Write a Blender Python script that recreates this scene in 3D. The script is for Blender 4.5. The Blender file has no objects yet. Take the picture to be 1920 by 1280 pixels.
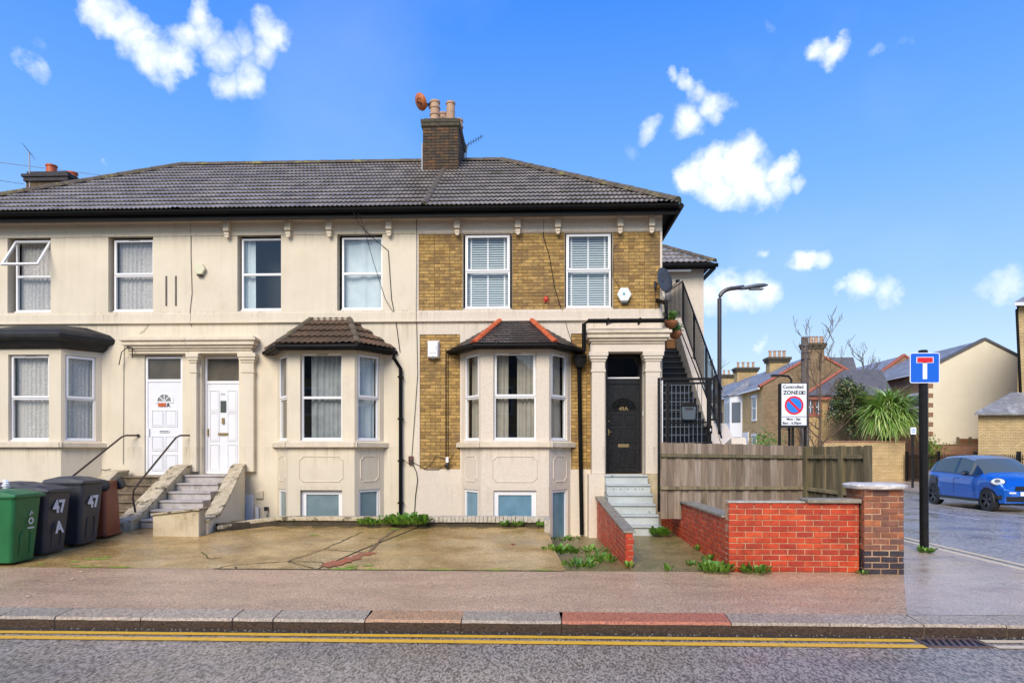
import bpy, bmesh, math, random
from math import sin, cos, pi, radians, sqrt, atan2
from mathutils import Vector, Matrix
random.seed(11)
R = random.random
S = bpy.context.scene
C = S.collection
# ------------------------------------------------------------------ camera, light, exposure
YAW = 0.035; FOC = 1250.0; HOR = 846.0; CZ = 1.62
cs, sn = cos(YAW), sin(YAW)
cam = bpy.data.cameras.new('camera'); cam_o = bpy.data.objects.new('camera', cam); C.objects.link(cam_o)
cam_o.location = (0, 0, CZ); cam_o.rotation_euler = (pi/2, 0, YAW)
cam.sensor_width = 36; cam.lens = 36*FOC/1920; cam.shift_y = (HOR-640)/1920
cam.clip_end = 3000; S.camera = cam_o
S.view_settings.view_transform = 'Standard'; S.view_settings.look = 'None'
S.view_settings.exposure = 1.44; S.view_settings.gamma = 1
SUN_EL, SUN_AZ = radians(37), radians(196)      # azimuth from +Y clockwise: behind the camera, a little to the left
sun = bpy.data.lights.new('sun', 'SUN'); sun.energy = 1.5; sun.angle = radians(34); sun.color = (1, .92, .78)
sun_o = bpy.data.objects.new('sun', sun); C.objects.link(sun_o)
sd = Vector((sin(SUN_AZ)*cos(SUN_EL), cos(SUN_AZ)*cos(SUN_EL), sin(SUN_EL)))
sun_o.rotation_euler = sd.to_track_quat('Z', 'Y').to_euler(); sun_o.location = sd*60
W = bpy.data.worlds.new('World'); S.world = W; W.use_nodes = True
wn, wl = W.node_tree.nodes, W.node_tree.links; wn.clear()
def wnode(t, **k):
    n = wn.new(t)
    for a, b in k.items(): setattr(n, a, b)
    return n
def pdir(px, py):
    a, b = (px-960)/FOC, (HOR-py)/FOC
    return Vector((a*cs-sn, a*sn+cs, b)).normalized()
def build_world():
    out = wnode('ShaderNodeOutputWorld'); bg = wnode('ShaderNodeBackground'); bg.inputs[1].default_value = 0.1
    sky = wnode('ShaderNodeTexSky', sky_type='NISHITA'); sky.sun_disc = False
    sky.sun_elevation = SUN_EL; sky.sun_rotation = SUN_AZ; sky.dust_density = .6; sky.ozone_density = 1.2
    tc = wnode('ShaderNodeTexCoord')
    sep = wnode('ShaderNodeSeparateXYZ'); wl.new(tc.outputs['Generated'], sep.inputs[0])
    ramp = wnode('ShaderNodeValToRGB'); cr = ramp.color_ramp; wl.new(sep.outputs[2], ramp.inputs[0])
    k = 1.0
    stops = [(0, (.74, .84, .93)), (.08, (.62, .78, .94)), (.22, (.32, .57, .96)), (.36, (.165, .43, .96)), (.56, (.045, .26, .96)), (1, (.03, .17, .78))]
    while len(cr.elements) < len(stops): cr.elements.new(.5)
    for e, (p, c) in zip(cr.elements, stops): e.position = p; e.color = (*c, 1)
    # the physical sky and the photographed gradient together
    sc = wnode('ShaderNodeVectorMath', operation='SCALE'); sc.inputs[3].default_value = 4.0; wl.new(ramp.outputs[0], sc.inputs[0])
    mx = wnode('ShaderNodeMix', data_type='RGBA'); mx.inputs[0].default_value = .92
    wl.new(sky.outputs[0], mx.inputs[6]); wl.new(sc.outputs[0], mx.inputs[7])
    nz = wnode('ShaderNodeTexNoise'); nz.inputs['Scale'].default_value = 10; nz.inputs['Detail'].default_value = 9; nz.inputs['Roughness'].default_value = .62
    wl.new(tc.outputs['Generated'], nz.inputs['Vector'])
    s1 = wnode('ShaderNodeVectorMath', operation='SUBTRACT'); s1.inputs[1].default_value = (.5, .5, .5); wl.new(nz.outputs['Color'], s1.inputs[0])
    s2 = wnode('ShaderNodeVectorMath', operation='SCALE'); s2.inputs[3].default_value = .085; wl.new(s1.outputs[0], s2.inputs[0])
    s3 = wnode('ShaderNodeVectorMath', operation='ADD'); wl.new(tc.outputs['Generated'], s3.inputs[0]); wl.new(s2.outputs[0], s3.inputs[1])
    blobs = [(205,22,34,.95),(238,45,32,1),(262,78,32,1),(290,105,36,1),(325,118,32,1),(352,112,26,.8),(365,30,26,.7),(350,70,30,.8),(385,60,30,.8),
      (420,85,32,.8),(455,80,30,.7),(515,70,30,.85),(500,100,26,.6),(470,145,34,.85),(430,150,28,.6),(300,140,25,.3),(45,105,26,.6),(70,125,24,.5),(80,75,24,.25),
      (1560,93,24,.95),(1530,90,20,.8),(1645,110,18,.4),(1700,90,22,.25),
      (1262,145,15,.9),(1290,150,20,.95),(1310,175,26,1),(1335,205,30,1),(1290,225,32,1),(1270,245,22,.8),(1360,205,18,.6),(1215,245,22,.55),(1180,280,22,.2),
      (1310,335,34,1.15),(1340,322,38,1.2),(1378,310,40,1.2),(1410,335,40,1.2),(1462,322,28,1.15),(1455,348,30,1.1),(1345,350,34,1.1),(1385,352,32,1.1),(1425,355,26,1.1),(1290,342,22,1),(1492,358,18,.7),
      (1340,555,34,.9),(1385,548,34,1),(1430,550,34,.95),(1300,550,30,.8),(1435,465,12,.6),(1510,490,20,1),(1540,495,16,.7),(1570,552,16,.7),(1610,542,26,1),(1660,545,24,.8),(1690,548,16,.5),
      (1900,535,32,.8),(1860,540,24,.5),(1430,645,14,.5),(750-560,318,12,.4),(1450,30,14,.2)]
    cur = None
    for px, py, r, w in blobs:
        d = pdir(px, py); rr = r/FOC*(cos(atan2((HOR-py), FOC)))*.98
        dn = wnode('ShaderNodeVectorMath', operation='DISTANCE'); dn.inputs[1].default_value = d; wl.new(s3.outputs[0], dn.inputs[0])
        mr = wnode('ShaderNodeMapRange', interpolation_type='SMOOTHSTEP'); wl.new(dn.outputs['Value'], mr.inputs[0])
        mr.inputs[1].default_value = rr*1.5; mr.inputs[2].default_value = rr*.1; mr.inputs[3].default_value = 0; mr.inputs[4].default_value = w
        if cur is None: cur = mr.outputs[0]
        else:
            m = wnode('ShaderNodeMath', operation='MAXIMUM'); wl.new(cur, m.inputs[0]); wl.new(mr.outputs[0], m.inputs[1]); cur = m.outputs[0]
    n3 = wnode('ShaderNodeTexNoise'); n3.inputs['Scale'].default_value = 18; n3.inputs['Detail'].default_value = 8; n3.inputs['Roughness'].default_value = .6; wl.new(tc.outputs['Generated'], n3.inputs['Vector'])
    r3 = wnode('ShaderNodeMapRange'); r3.inputs[1].default_value = .34; r3.inputs[2].default_value = .62; r3.inputs[3].default_value = .5; r3.inputs[4].default_value = 1.15; wl.new(n3.outputs[0], r3.inputs[0])
    m3 = wnode('ShaderNodeMath', operation='MULTIPLY'); wl.new(cur, m3.inputs[0]); wl.new(r3.outputs[0], m3.inputs[1]); cur = m3.outputs[0]
    sb = wnode('ShaderNodeMapRange'); sb.inputs[1].default_value = .10; sb.inputs[2].default_value = .95; wl.new(cur, sb.inputs[0])
    # thin broken cloud over the whole sky
    n2 = wnode('ShaderNodeTexNoise'); n2.inputs['Scale'].default_value = 2.2; n2.inputs['Detail'].default_value = 7
    wl.new(tc.outputs['Generated'], n2.inputs['Vector'])
    r2 = wnode('ShaderNodeMapRange'); r2.inputs[1].default_value = .56; r2.inputs[2].default_value = .8; r2.inputs[4].default_value = .12; wl.new(n2.outputs[0], r2.inputs[0])
    ad = wnode('ShaderNodeMath', operation='ADD', use_clamp=True); wl.new(sb.outputs[0], ad.inputs[0]); wl.new(r2.outputs[0], ad.inputs[1])
    cm = wnode('ShaderNodeMix', data_type='RGBA'); wl.new(ad.outputs[0], cm.inputs[0]); wl.new(mx.outputs[2], cm.inputs[6]); cm.inputs[7].default_value = (4.6, 4.75, 4.9, 1)
    wl.new(cm.outputs[2], bg.inputs[0]); wl.new(bg.outputs[0], out.inputs[0])
build_world()

# ------------------------------------------------------------------ geometry helpers
def PX(px, Y):                       # where a sight line meets the plane Y
    a = (px-960)/FOC
    return Y*(a*cs-sn)/(cs+a*sn)
def PZ(px, py, Y):
    X = PX(px, Y); return CZ-(py-HOR)*(-X*sn+Y*cs)/FOC
I4 = Matrix.Identity(4)
WM = {}
def frame(P, ang=0.0):               # local (u right, out towards viewer, z up) -> world; ang turns it about z
    u = Vector((cos(ang), sin(ang), 0)); n = Vector((sin(ang), -cos(ang), 0)); P = Vector(P)
    return lambda a, o, z: (P.x+u.x*a+n.x*o, P.y+u.y*a+n.y*o, P.z+z)
class MB:
    def __init__(s, xf=None): s.v = []; s.f = []; s.xf = xf; s.sm = False
    def add(s, vs, fs):
        n = len(s.v)
        s.v += [s.xf(*p) for p in vs] if s.xf else [tuple(p) for p in vs]
        s.f += [tuple(i+n for i in f) for f in fs]; return s
    def box(s, x0, x1, y0, y1, z0, z1):
        return s.add([(x0,y0,z0),(x1,y0,z0),(x1,y1,z0),(x0,y1,z0),(x0,y0,z1),(x1,y0,z1),(x1,y1,z1),(x0,y1,z1)],
                     [(0,3,2,1),(4,5,6,7),(0,1,5,4),(1,2,6,5),(2,3,7,6),(3,0,4,7)])
    def quad(s, a, b, c, d): return s.add([a, b, c, d], [(0, 1, 2, 3)])
    def poly(s, pts): return s.add(pts, [tuple(range(len(pts)))])
    def prism(s, pts, vec):          # pts: planar loop, vec: extrusion
        n = len(pts); v = Vector(vec)
        q = [tuple(Vector(p)+v) for p in pts]
        return s.add(list(pts)+q, [tuple(range(n))[::-1], tuple(range(n, 2*n))]+[(i, (i+1) % n, n+(i+1) % n, n+i) for i in range(n)])
    def tube(s, pts, r, n=6, caps=True):
        pts = [Vector(p) for p in pts]; k = len(pts); rs = r if isinstance(r, (list, tuple)) else [r]*k
        vs = []; fs = []; up = Vector((0, 0, 1))
        for i, p in enumerate(pts):
            t = (pts[min(i+1, k-1)]-pts[max(i-1, 0)])
            t = t.normalized() if t.length > 1e-9 else Vector((0, 0, 1))
            a = up if abs(t.z) < .95 else Vector((1, 0, 0))
            b = t.cross(a).normalized(); c = b.cross(t)
            for j in range(n):
                an = 2*pi*j/n; vs.append(tuple(p+(b*cos(an)+c*sin(an))*rs[i]))
        for i in range(k-1):
            for j in range(n): fs.append((i*n+j, i*n+(j+1) % n, (i+1)*n+(j+1) % n, (i+1)*n+j))
        if caps: fs += [tuple(range(n))[::-1], tuple(range((k-1)*n, k*n))]
        return s.add(vs, fs)
    def lathe(s, cx, cy, prof, n=14, tilt=None):   # prof: [(r,z)]
        vs = []; fs = []
        for r, z in prof:
            for j in range(n): vs.append((cx+r*cos(2*pi*j/n), cy+r*sin(2*pi*j/n), z))
        for i in range(len(prof)-1):
            for j in range(n): fs.append((i*n+j, i*n+(j+1) % n, (i+1)*n+(j+1) % n, (i+1)*n+j))
        fs += [tuple(range(n))[::-1], tuple(range((len(prof)-1)*n, len(prof)*n))]
        return s.add(vs, fs)
    def mesh(s, name):
        me = bpy.data.meshes.new(name); me.from_pydata(s.v, [], s.f)
        if s.sm: me.polygons.foreach_set('use_smooth', [True]*len(me.polygons))
        me.update(); return me
def put(o, parent=None, wm=I4):
    C.objects.link(o); WM[o.name] = wm.copy()
    if parent is None: o.matrix_world = wm
    else:
        o.parent = parent; o.matrix_parent_inverse = WM[parent.name].inverted(); o.matrix_basis = wm
    return o
def obj(name, mb, mat, parent=None, bevel=0, **props):
    me = mb.mesh(name) if isinstance(mb, MB) else mb
    if mat and not me.materials: me.materials.append(mat)
    o = bpy.data.objects.new(name, me)
    for k, v in props.items(): o[k] = v
    put(o, parent)
    if bevel:
        m = o.modifiers.new('bevel', 'BEVEL'); m.width = bevel; m.segments = 2; m.limit_method = 'ANGLE'; m.angle_limit = radians(40)
    return o
def inst(name, me, parent, wm, **props):
    o = bpy.data.objects.new(name, me)
    for k, v in props.items(): o[k] = v
    return put(o, parent, wm)
def thing(name, label, cat, loc=(0, 0, 0), group=None):
    o = bpy.data.objects.new(name, None); o.empty_display_size = .2
    o['label'] = label; o['category'] = cat
    if group: o['group'] = group
    return put(o, None, Matrix.Translation(loc))
def copy_tree(o, parent, wm, label=None):
    c = o.copy(); C.objects.link(c)
    if parent is None:
        c.matrix_world = wm
    else: c.parent = parent
    if label: c['label'] = label
    for ch in list(o.children): copy_tree(ch, c, None)
    return c

# ------------------------------------------------------------------ materials
def mat(name, c1, c2=None, rough=.8, scale=4, c3=None, f3=.5, s3=1.2, bump=0, bscale=60, rnd=0, hue=0, streak=0, spec=.5, metal=0,
        coat=0, grain=0, gscale=200, rvar=0, rscale=2, stretch=None, detail=5, rndset=None, cracks=0, w3=.12, drips=None):
    m = bpy.data.materials.new(name); m.use_nodes = True; nt = m.node_tree; N, L = nt.nodes, nt.links
    b = N['Principled BSDF']
    def nd(t, **k):
        n = N.new(t)
        for a, v in k.items(): setattr(n, a, v)
        return n
    geo = nd('ShaderNodeNewGeometry'); pos = geo.outputs['Position']
    if stretch:
        mp = nd('ShaderNodeVectorMath', operation='MULTIPLY'); mp.inputs[1].default_value = stretch; L.new(pos, mp.inputs[0]); spos = mp.outputs[0]
    else: spos = pos
    def noise(sc, det=5, src=None, rg=.6):
        n = nd('ShaderNodeTexNoise'); n.inputs['Scale'].default_value = sc; n.inputs['Detail'].default_value = det; n.inputs['Roughness'].default_value = rg
        L.new(src or pos, n.inputs['Vector']); return n
    def rng(src, a, bb, lo=0, hi=1):
        r = nd('ShaderNodeMapRange'); r.inputs[1].default_value = a; r.inputs[2].default_value = bb; r.inputs[3].default_value = lo; r.inputs[4].default_value = hi
        L.new(src, r.inputs[0]); return r.outputs[0]
    def mix(f, a, bb, blend='MIX'):
        x = nd('ShaderNodeMix', data_type='RGBA', blend_type=blend)
        for s_, v in ((0, f), (6, a), (7, bb)):
            if isinstance(v, (int, float)): x.inputs[s_].default_value = v
            elif isinstance(v, tuple): x.inputs[s_].default_value = (*v[:3], 1)
            else: L.new(v, x.inputs[s_])
        return x.outputs[2]
    col = tuple(c1)
    if rndset:                       # per-piece colour
        oi = nd('ShaderNodeObjectInfo'); ad = nd('ShaderNodeMath', operation='ADD'); L.new(oi.outputs['Random'], ad.inputs[0]); L.new(geo.outputs['Random Per Island'], ad.inputs[1])
        fr = nd('ShaderNodeMath', operation='FRACT'); L.new(ad.outputs[0], fr.inputs[0])
        rp = nd('ShaderNodeValToRGB'); L.new(fr.outputs[0], rp.inputs[0]); e = rp.color_ramp
        while len(e.elements) < len(rndset): e.elements.new(.5)
        for el, (p, c) in zip(e.elements, rndset): el.position = p; el.color = (*c, 1)
        col = rp.outputs[0]
        if c2: col = mix(rng(noise(scale, detail, spos).outputs[0], .4, .65, 0, .7), col, tuple(c2))
    elif c2: col = mix(rng(noise(scale, detail, spos).outputs[0], .35, .65), col, tuple(c2))
    if c3: col = mix(rng(noise(s3, 8, spos, .7).outputs[0], f3, f3+w3), col, tuple(c3))
    if streak:
        mp = nd('ShaderNodeVectorMath', operation='MULTIPLY'); mp.inputs[1].default_value = (9, 9, .5); L.new(pos, mp.inputs[0])
        col = mix(rng(noise(1, 6, mp.outputs[0], .7).outputs[0], .5, .8, 0, streak), col, (.16, .13, .08), 'MIX')
    if drips:
        sz_ = nd('ShaderNodeSeparateXYZ'); L.new(pos, sz_.inputs[0]); mp2 = nd('ShaderNodeVectorMath', operation='MULTIPLY'); mp2.inputs[1].default_value = (13, 13, .35); L.new(pos, mp2.inputs[0])
        dn_ = rng(noise(1, 5, mp2.outputs[0], .75).outputs[0], .48, .70); big = rng(noise(.9, 3).outputs[0], .40, .62, .25, 1); acc = None
        for zt_, ln, am in drips:
            up_ = rng(sz_.outputs[2], zt_-ln, zt_, 0, am); lt = nd('ShaderNodeMath', operation='LESS_THAN'); L.new(sz_.outputs[2], lt.inputs[0]); lt.inputs[1].default_value = zt_
            q_ = nd('ShaderNodeMath', operation='MULTIPLY'); L.new(up_, q_.inputs[0]); L.new(lt.outputs[0], q_.inputs[1])
            if acc is None: acc = q_.outputs[0]
            else: m_ = nd('ShaderNodeMath', operation='MAXIMUM'); L.new(acc, m_.inputs[0]); L.new(q_.outputs[0], m_.inputs[1]); acc = m_.outputs[0]
        a_ = nd('ShaderNodeMath', operation='MULTIPLY'); L.new(acc, a_.inputs[0]); L.new(dn_, a_.inputs[1]); b_ = nd('ShaderNodeMath', operation='MULTIPLY'); L.new(a_.outputs[0], b_.inputs[0]); L.new(big, b_.inputs[1])
        col = mix(b_.outputs[0], col, (.22, .16, .08))
    if grain:
        gv = nd('ShaderNodeCombineXYZ'); gm = nd('ShaderNodeVectorMath', operation='MULTIPLY'); gm.inputs[1].default_value = (1, .38, 1); L.new(pos, gm.inputs[0])
        gr = rng(noise(gscale, 2, gm.outputs[0], .6).outputs[0], .39, .61, 1-grain*.72, 1+grain*.9)
        for k in range(3): L.new(gr, gv.inputs[k])
        col = mix(1, col, gv.outputs[0], 'MULTIPLY')
    if cracks:
        vo = nd('ShaderNodeTexVoronoi', feature='DISTANCE_TO_EDGE'); vo.inputs['Scale'].default_value = .55
        nn = noise(2.5, 6); sc = nd('ShaderNodeVectorMath', operation='SCALE'); sc.inputs[3].default_value = .5; L.new(nn.outputs['Color'], sc.inputs[0])
        a2 = nd('ShaderNodeVectorMath', operation='ADD'); L.new(sc.outputs[0], a2.inputs[0]); L.new(pos, a2.inputs[1]); L.new(a2.outputs[0], vo.inputs['Vector'])
        col = mix(rng(vo.outputs['Distance'], .006, .0, 0, cracks), col, (.05, .05, .025))
    if isinstance(col, tuple): b.inputs['Base Color'].default_value = (*col[:3], 1)
    else: L.new(col, b.inputs['Base Color'])
    b.inputs['Roughness'].default_value = rough; b.inputs['Metallic'].default_value = metal
    b.inputs['Specular IOR Level'].default_value = spec; b.inputs['Coat Weight'].default_value = coat; b.inputs['Coat Roughness'].default_value = .04
    if rvar: L.new(rng(noise(rscale, 6).outputs[0], .38, .62, max(.03, rough-rvar), min(1, rough+rvar)), b.inputs['Roughness'])
    if bump:
        bp = nd('ShaderNodeBump'); bp.inputs['Strength'].default_value = 1; bp.inputs['Distance'].default_value = bump
        L.new(noise(bscale, 4).outputs[0], bp.inputs['Height']); L.new(bp.outputs[0], b.inputs['Normal'])
    return m
def glass_mat(name, tint=(.8, .9, .9), refl=.16, rough=.0):
    m = bpy.data.materials.new(name); m.use_nodes = True; N, L = m.node_tree.nodes, m.node_tree.links; N.clear()
    o = N.new('ShaderNodeOutputMaterial'); t = N.new('ShaderNodeBsdfTransparent'); t.inputs[0].default_value = (*tint, 1)
    g = N.new('ShaderNodeBsdfGlossy'); g.inputs['Roughness'].default_value = rough
    lw = N.new('ShaderNodeLayerWeight'); pw = N.new('ShaderNodeMath'); pw.operation = 'POWER'; pw.inputs[1].default_value = 4; L.new(lw.outputs['Facing'], pw.inputs[0])
    a = N.new('ShaderNodeMath'); a.operation = 'ADD'; a.use_clamp = True; a.inputs[1].default_value = refl; L.new(pw.outputs[0], a.inputs[0])
    x = N.new('ShaderNodeMixShader'); L.new(a.outputs[0], x.inputs[0]); L.new(t.outputs[0], x.inputs[1]); L.new(g.outputs[0], x.inputs[2]); L.new(x.outputs[0], o.inputs[0])
    return m
M = {}
M['stucco'] = mat('cream_stucco', (.74, .64, .48), (.68, .585, .43), .75, 1.2, c3=(.60, .50, .35), f3=.56, s3=.9, bump=.004, bscale=45, streak=.12, w3=.25, drips=[(6.36, .35, .45), (4.68, .30, .6), (4.41, .55, .7), (1.72, .45, .75), (.9, .5, .3)])
M['stucco_pink'] = mat('pale_stucco', (.74, .635, .50), (.66, .56, .44), .8, 26, c3=(.60, .51, .40), f3=.58, s3=1, bump=.005, bscale=90, streak=.08, w3=.25, drips=[(6.36, .35, .45), (4.68, .30, .6), (4.41, .55, .7), (1.72, .45, .75), (.9, .5, .3)])
M['trim'] = mat('painted_moulding', (.74, .63, .47), (.64, .53, .38), .7, 3, c3=(.38, .28, .14), f3=.62, s3=2.5, streak=.22, bump=.002, w3=.12)
M['dirty_stucco'] = mat('stained_stucco', (.62, .52, .35), (.48, .38, .22), .8, 3, c3=(.10, .09, .04), f3=.56, s3=3, streak=.6, bump=.006, w3=.15)
YB = [(0, (.24, .13, .035)), (.15, (.34, .195, .05)), (.4, (.48, .285, .075)), (.75, (.57, .355, .11)), (1, (.40, .235, .06))]
M['yellow_brick'] = mat('yellow_stock_brick', (.4, .25, .08), (.22, .14, .055), .85, 14, rndset=YB, bump=.006, bscale=70, c3=(.20, .12, .05), f3=.50, s3=1.7, w3=.16)
M['mortar'] = mat('lime_mortar', (.24, .155, .06), (.15, .10, .04), .9, 8, bump=.004, bscale=90)
M['mortar_dark'] = mat('sooty_mortar', (.22, .16, .09), (.05, .04, .03), .9, 5, bump=.004, bscale=90)
M['red_brick'] = mat('red_painted_brick', (.5, .06, .02), (.30, .03, .012), .5, 7, rndset=[(0, (.60, .06, .014)), (.15, (.40, .035, .014)), (.4, (.66, .075, .016)), (.7, (.50, .045, .012)), (1, (.70, .10, .022))], bump=.006, bscale=55, streak=.22, rvar=.2, rscale=9, c3=(.26, .045, .018), f3=.56, s3=3)
M['red_mortar'] = mat('sandy_mortar', (.60, .42, .25), (.46, .20, .10), .85, 8, bump=.004)
M['pillar_brick'] = mat('old_red_brick', (.3, .1, .05), (.12, .06, .04), .7, 9, rndset=[(0, (.30, .10, .045)), (.2, (.48, .15, .05)), (.45, (.32, .12, .07)), (.6, (.17, .08, .06)), (.8, (.42, .13, .05)), (1, (.24, .10, .06))], bump=.008, bscale=50)
M['engineering_brick'] = mat('dark_tarred_brick', (.03, .022, .028), (.06, .045, .05), .45, 12, bump=.008, bscale=50)
M['chimney_brick'] = mat('sooty_brick', (.1, .06, .03), (.045, .035, .025), .85, 6, rndset=[(0, (.05, .038, .028)), (.3, (.10, .065, .035)), (.55, (.13, .075, .03)), (.75, (.06, .045, .032)), (1, (.19, .085, .03))], bump=.008, bscale=60)
M['roof_tile'] = mat('wet_concrete_tile', (.3, .25, .24), (.20, .17, .14), .42, 3, rndset=[(0, (.30, .26, .215)), (.5, (.42, .365, .305)), (1, (.24, .205, .17))], bump=.003, bscale=80, rvar=.15, rscale=6, c3=(.20, .17, .08), f3=.60, s3=.9)
M['brown_tile'] = mat('mossy_brown_tile', (.12, .06, .035), (.06, .045, .02), .6, 6, rndset=[(0, (.09, .05, .032)), (.5, (.14, .075, .042)), (1, (.08, .05, .03))], bump=.005, bscale=60, c3=(.12, .12, .03), f3=.62, s3=4)
M['slate'] = mat('wet_slate', (.035, .03, .032), (.05, .042, .04), .3, 5, rndset=[(0, (.03, .027, .03)), (.6, (.055, .046, .046)), (1, (.08, .05, .04))], bump=.004, bscale=40, rvar=.12, rscale=9)
M['ridge'] = mat('lichened_ridge_tile', (.15, .11, .075), (.08, .065, .04), .8, 9, c3=(.30, .26, .05), f3=.54, s3=2.2, bump=.006, bscale=60)
M['terracotta'] = mat('terracotta', (.60, .12, .03), (.42, .085, .03), .55, 9, bump=.003, bscale=60)
M['roof_base'] = mat('roof_underlay', (.03, .026, .025), rough=.7)
M['gutter'] = mat('black_gutter_plastic', (.004, .004, .004), (.008, .007, .006), .5, 8, spec=.12)
M['felt'] = mat('black_roofing_felt', (.010, .010, .010), (.022, .021, .02), .6, 5, bump=.006, bscale=30)
M['upvc'] = mat('white_window_plastic', (.84, .82, .80), rough=.28)
M['door_white'] = mat('white_door_panel', (.80, .79, .79), (.76, .75, .75), .35, 3)
M['door_black'] = mat('black_gloss_paint', (.010, .010, .011), (.026, .025, .026), .30, 30, spec=.3, bump=.001, bscale=90)
M['glass'] = glass_mat('window_glass', (.95, .97, .96), .09)
M['glass_dark'] = glass_mat('dark_glass', (.6, .62, .6), .07)
M['fanlight'] = mat('brownish_fanlight_glass', (.13, .115, .085), (.085, .075, .06), .14, 2, spec=.5)
M['frosted'] = mat('obscured_glass', (.20, .27, .28), (.16, .23, .24), .16, 5, spec=.6)
M['frosted_blue'] = mat('curtained_glass', (.16, .30, .38), (.12, .23, .30), .15, 3, spec=.6)
M['net'] = mat('lace_net_curtain', (.70, .66, .61), (.34, .31, .29), .9, 45, c3=(.50, .46, .43), f3=.50, s3=14)
M['net_blue'] = mat('pale_voile_curtain', (.66, .72, .73), (.58, .66, .68), .9, 6)
M['curtain'] = mat('beige_curtain', (.42, .38, .31), (.34, .31, .26), .9, 5)
M['curtain_grey'] = mat('grey_curtain', (.38, .40, .40), (.27, .28, .28), .9, 4)
M['blind'] = mat('white_blind_slat', (.62, .68, .68), rough=.5)
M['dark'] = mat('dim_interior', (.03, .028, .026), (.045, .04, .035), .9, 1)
M['brass'] = mat('aged_brass', (.42, .30, .14), rough=.35, metal=.8)
M['chrome'] = mat('brushed_steel', (.5, .5, .52), rough=.3, metal=.9)
M['black_metal'] = mat('black_painted_steel', (.006, .005, .005), (.012, .010, .009), .4, 12, spec=.3)
M['iron'] = mat('rusty_handrail_iron', (.03, .018, .012), (.06, .03, .015), .5, 20)
M['step_stone'] = mat('pale_stone_step', (.50, .46, .43), (.38, .33, .28), .6, 7, c3=(.13, .10, .07), f3=.6, s3=4, bump=.004)
M['step_dirty'] = mat('stained_stone_step', (.24, .17, .10), (.09, .065, .035), .6, 5, bump=.006, c3=(.05, .045, .02), f3=.55, s3=3)
M['step_grey'] = mat('grey_painted_step', (.50, .53, .51), (.42, .45, .42), .6, 5, c3=(.16, .17, .14), f3=.60, s3=6, bump=.003)
M['black_step'] = mat('black_rubber_step', (.004, .005, .007), (.008, .008, .010), .45, 8, spec=.25)
M['asphalt'] = mat('wet_asphalt', (.315, .25, .18), (.235, .19, .14), .34, .8, grain=.85, gscale=58, spec=.45, stretch=(.35, 1.4, 1), bump=.003, bscale=60, rvar=.14, rscale=1.1, c3=(.19, .15, .13), f3=.52, s3=.7, w3=.3)
M['asphalt_side'] = mat('wet_side_road', (.36, .32, .27), (.28, .25, .215), 0.30, 1.2, grain=.5, gscale=25, bump=.0008, bscale=50, rvar=.16, rscale=.8, spec=.5, c3=(.12, .115, .12), f3=.60, s3=1.1)
M['pavement'] = mat('pink_tarmac_pavement', (.56, .36, .21), (.44, .28, .165), .36, 1.0, grain=.36, gscale=60, spec=.4, bump=.004, bscale=120, rvar=.12, rscale=.9, c3=(.27, .17, .11), f3=.55, s3=.55, w3=.25, stretch=(1, 2.5, 1))
M['pavement_grey'] = mat('smooth_grey_pavement', (.55, .415, .30), (.46, .345, .25), .28, 1.5, spec=.4, grain=.35, gscale=90, bump=.0015, bscale=60, rvar=.12, rscale=1.2, c3=(.24, .185, .15), f3=.54, s3=.9, w3=.2, stretch=(1, 2, 1), cracks=.5)
M['slab'] = mat('wet_brown_concrete', (.54, .35, .13), (.33, .21, .07), .30, 1.1, grain=.30, gscale=45, bump=.003, bscale=45, rvar=.22, rscale=1.5, spec=.5, c3=(.26, .15, .04), f3=.48, s3=.9, w3=.18, stretch=(1, 1.3, 1))
M['damp'] = mat('damp_dark_concrete', (.20, .145, .06), (.13, .105, .04), .4, 2.5, grain=.4, gscale=45, c3=(.09, .10, .025), f3=.56, s3=3)
M['path'] = mat('mossy_path_concrete', (.27, .205, .085), (.18, .145, .055), .38, 3, grain=.5, gscale=50, bump=.006, bscale=35, c3=(.13, .13, .04), f3=.54, s3=1.5)
M['gutter_channel'] = mat('wet_road_channel', (.06, .05, .042), (.04, .034, .03), .2, 6, bump=.002, rvar=.1)
M['granite'] = mat('granite_kerb', (.30, .23, .15), (.20, .155, .10), .4, 30, rndset=[(0, (.42, .32, .21)), (.5, (.50, .39, .27)), (1, (.38, .31, .22))], bump=.006, bscale=50, grain=.35, gscale=60)
M['granite_red'] = mat('red_granite_kerb', (.52, .17, .075), (.38, .12, .06), .4, 30, bump=.006, bscale=50, grain=.35, gscale=60)
M['granite_orange'] = mat('orange_granite_kerb', (.50, .26, .12), (.36, .22, .12), .4, 12, bump=.006, bscale=50, grain=.35, gscale=60)
M['kerb_face'] = mat('grimy_kerb_side', (.05, .03, .02), (.10, .06, .035), .5, 30, bump=.01, bscale=40)
M['yellow_paint'] = mat('yellow_road_paint', (.95, .52, .025), (.85, .44, .03), .45, 20, c3=(.36, .24, .08), f3=.58, s3=11)
M['faded_paint'] = mat('faded_cream_paint', (.85, .64, .36), (.70, .54, .32), .45, 14, c3=(.3, .25, .2), f3=.58, s3=10)
M['white_paint'] = mat('white_road_paint', (.62, .62, .6), (.4, .4, .4), .5, 12)
M['soil'] = mat('garden_soil', (.09, .06, .035), (.05, .04, .02), .9, 6, bump=.02, bscale=12)
M['earth'] = mat('ground_earth', (.12, .11, .07), (.08, .08, .05), .9, 1)
M['coping'] = mat('grey_coping_stone', (.34, .30, .23), (.22, .19, .13), .6, 8, c3=(.09, .085, .04), f3=.58, s3=5, bump=.006)
M['white_coping'] = mat('whitewashed_brick_edge', (.60, .54, .44), (.40, .34, .24), .7, 14, c3=(.12, .11, .06), f3=.62, s3=8, bump=.004)
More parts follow.
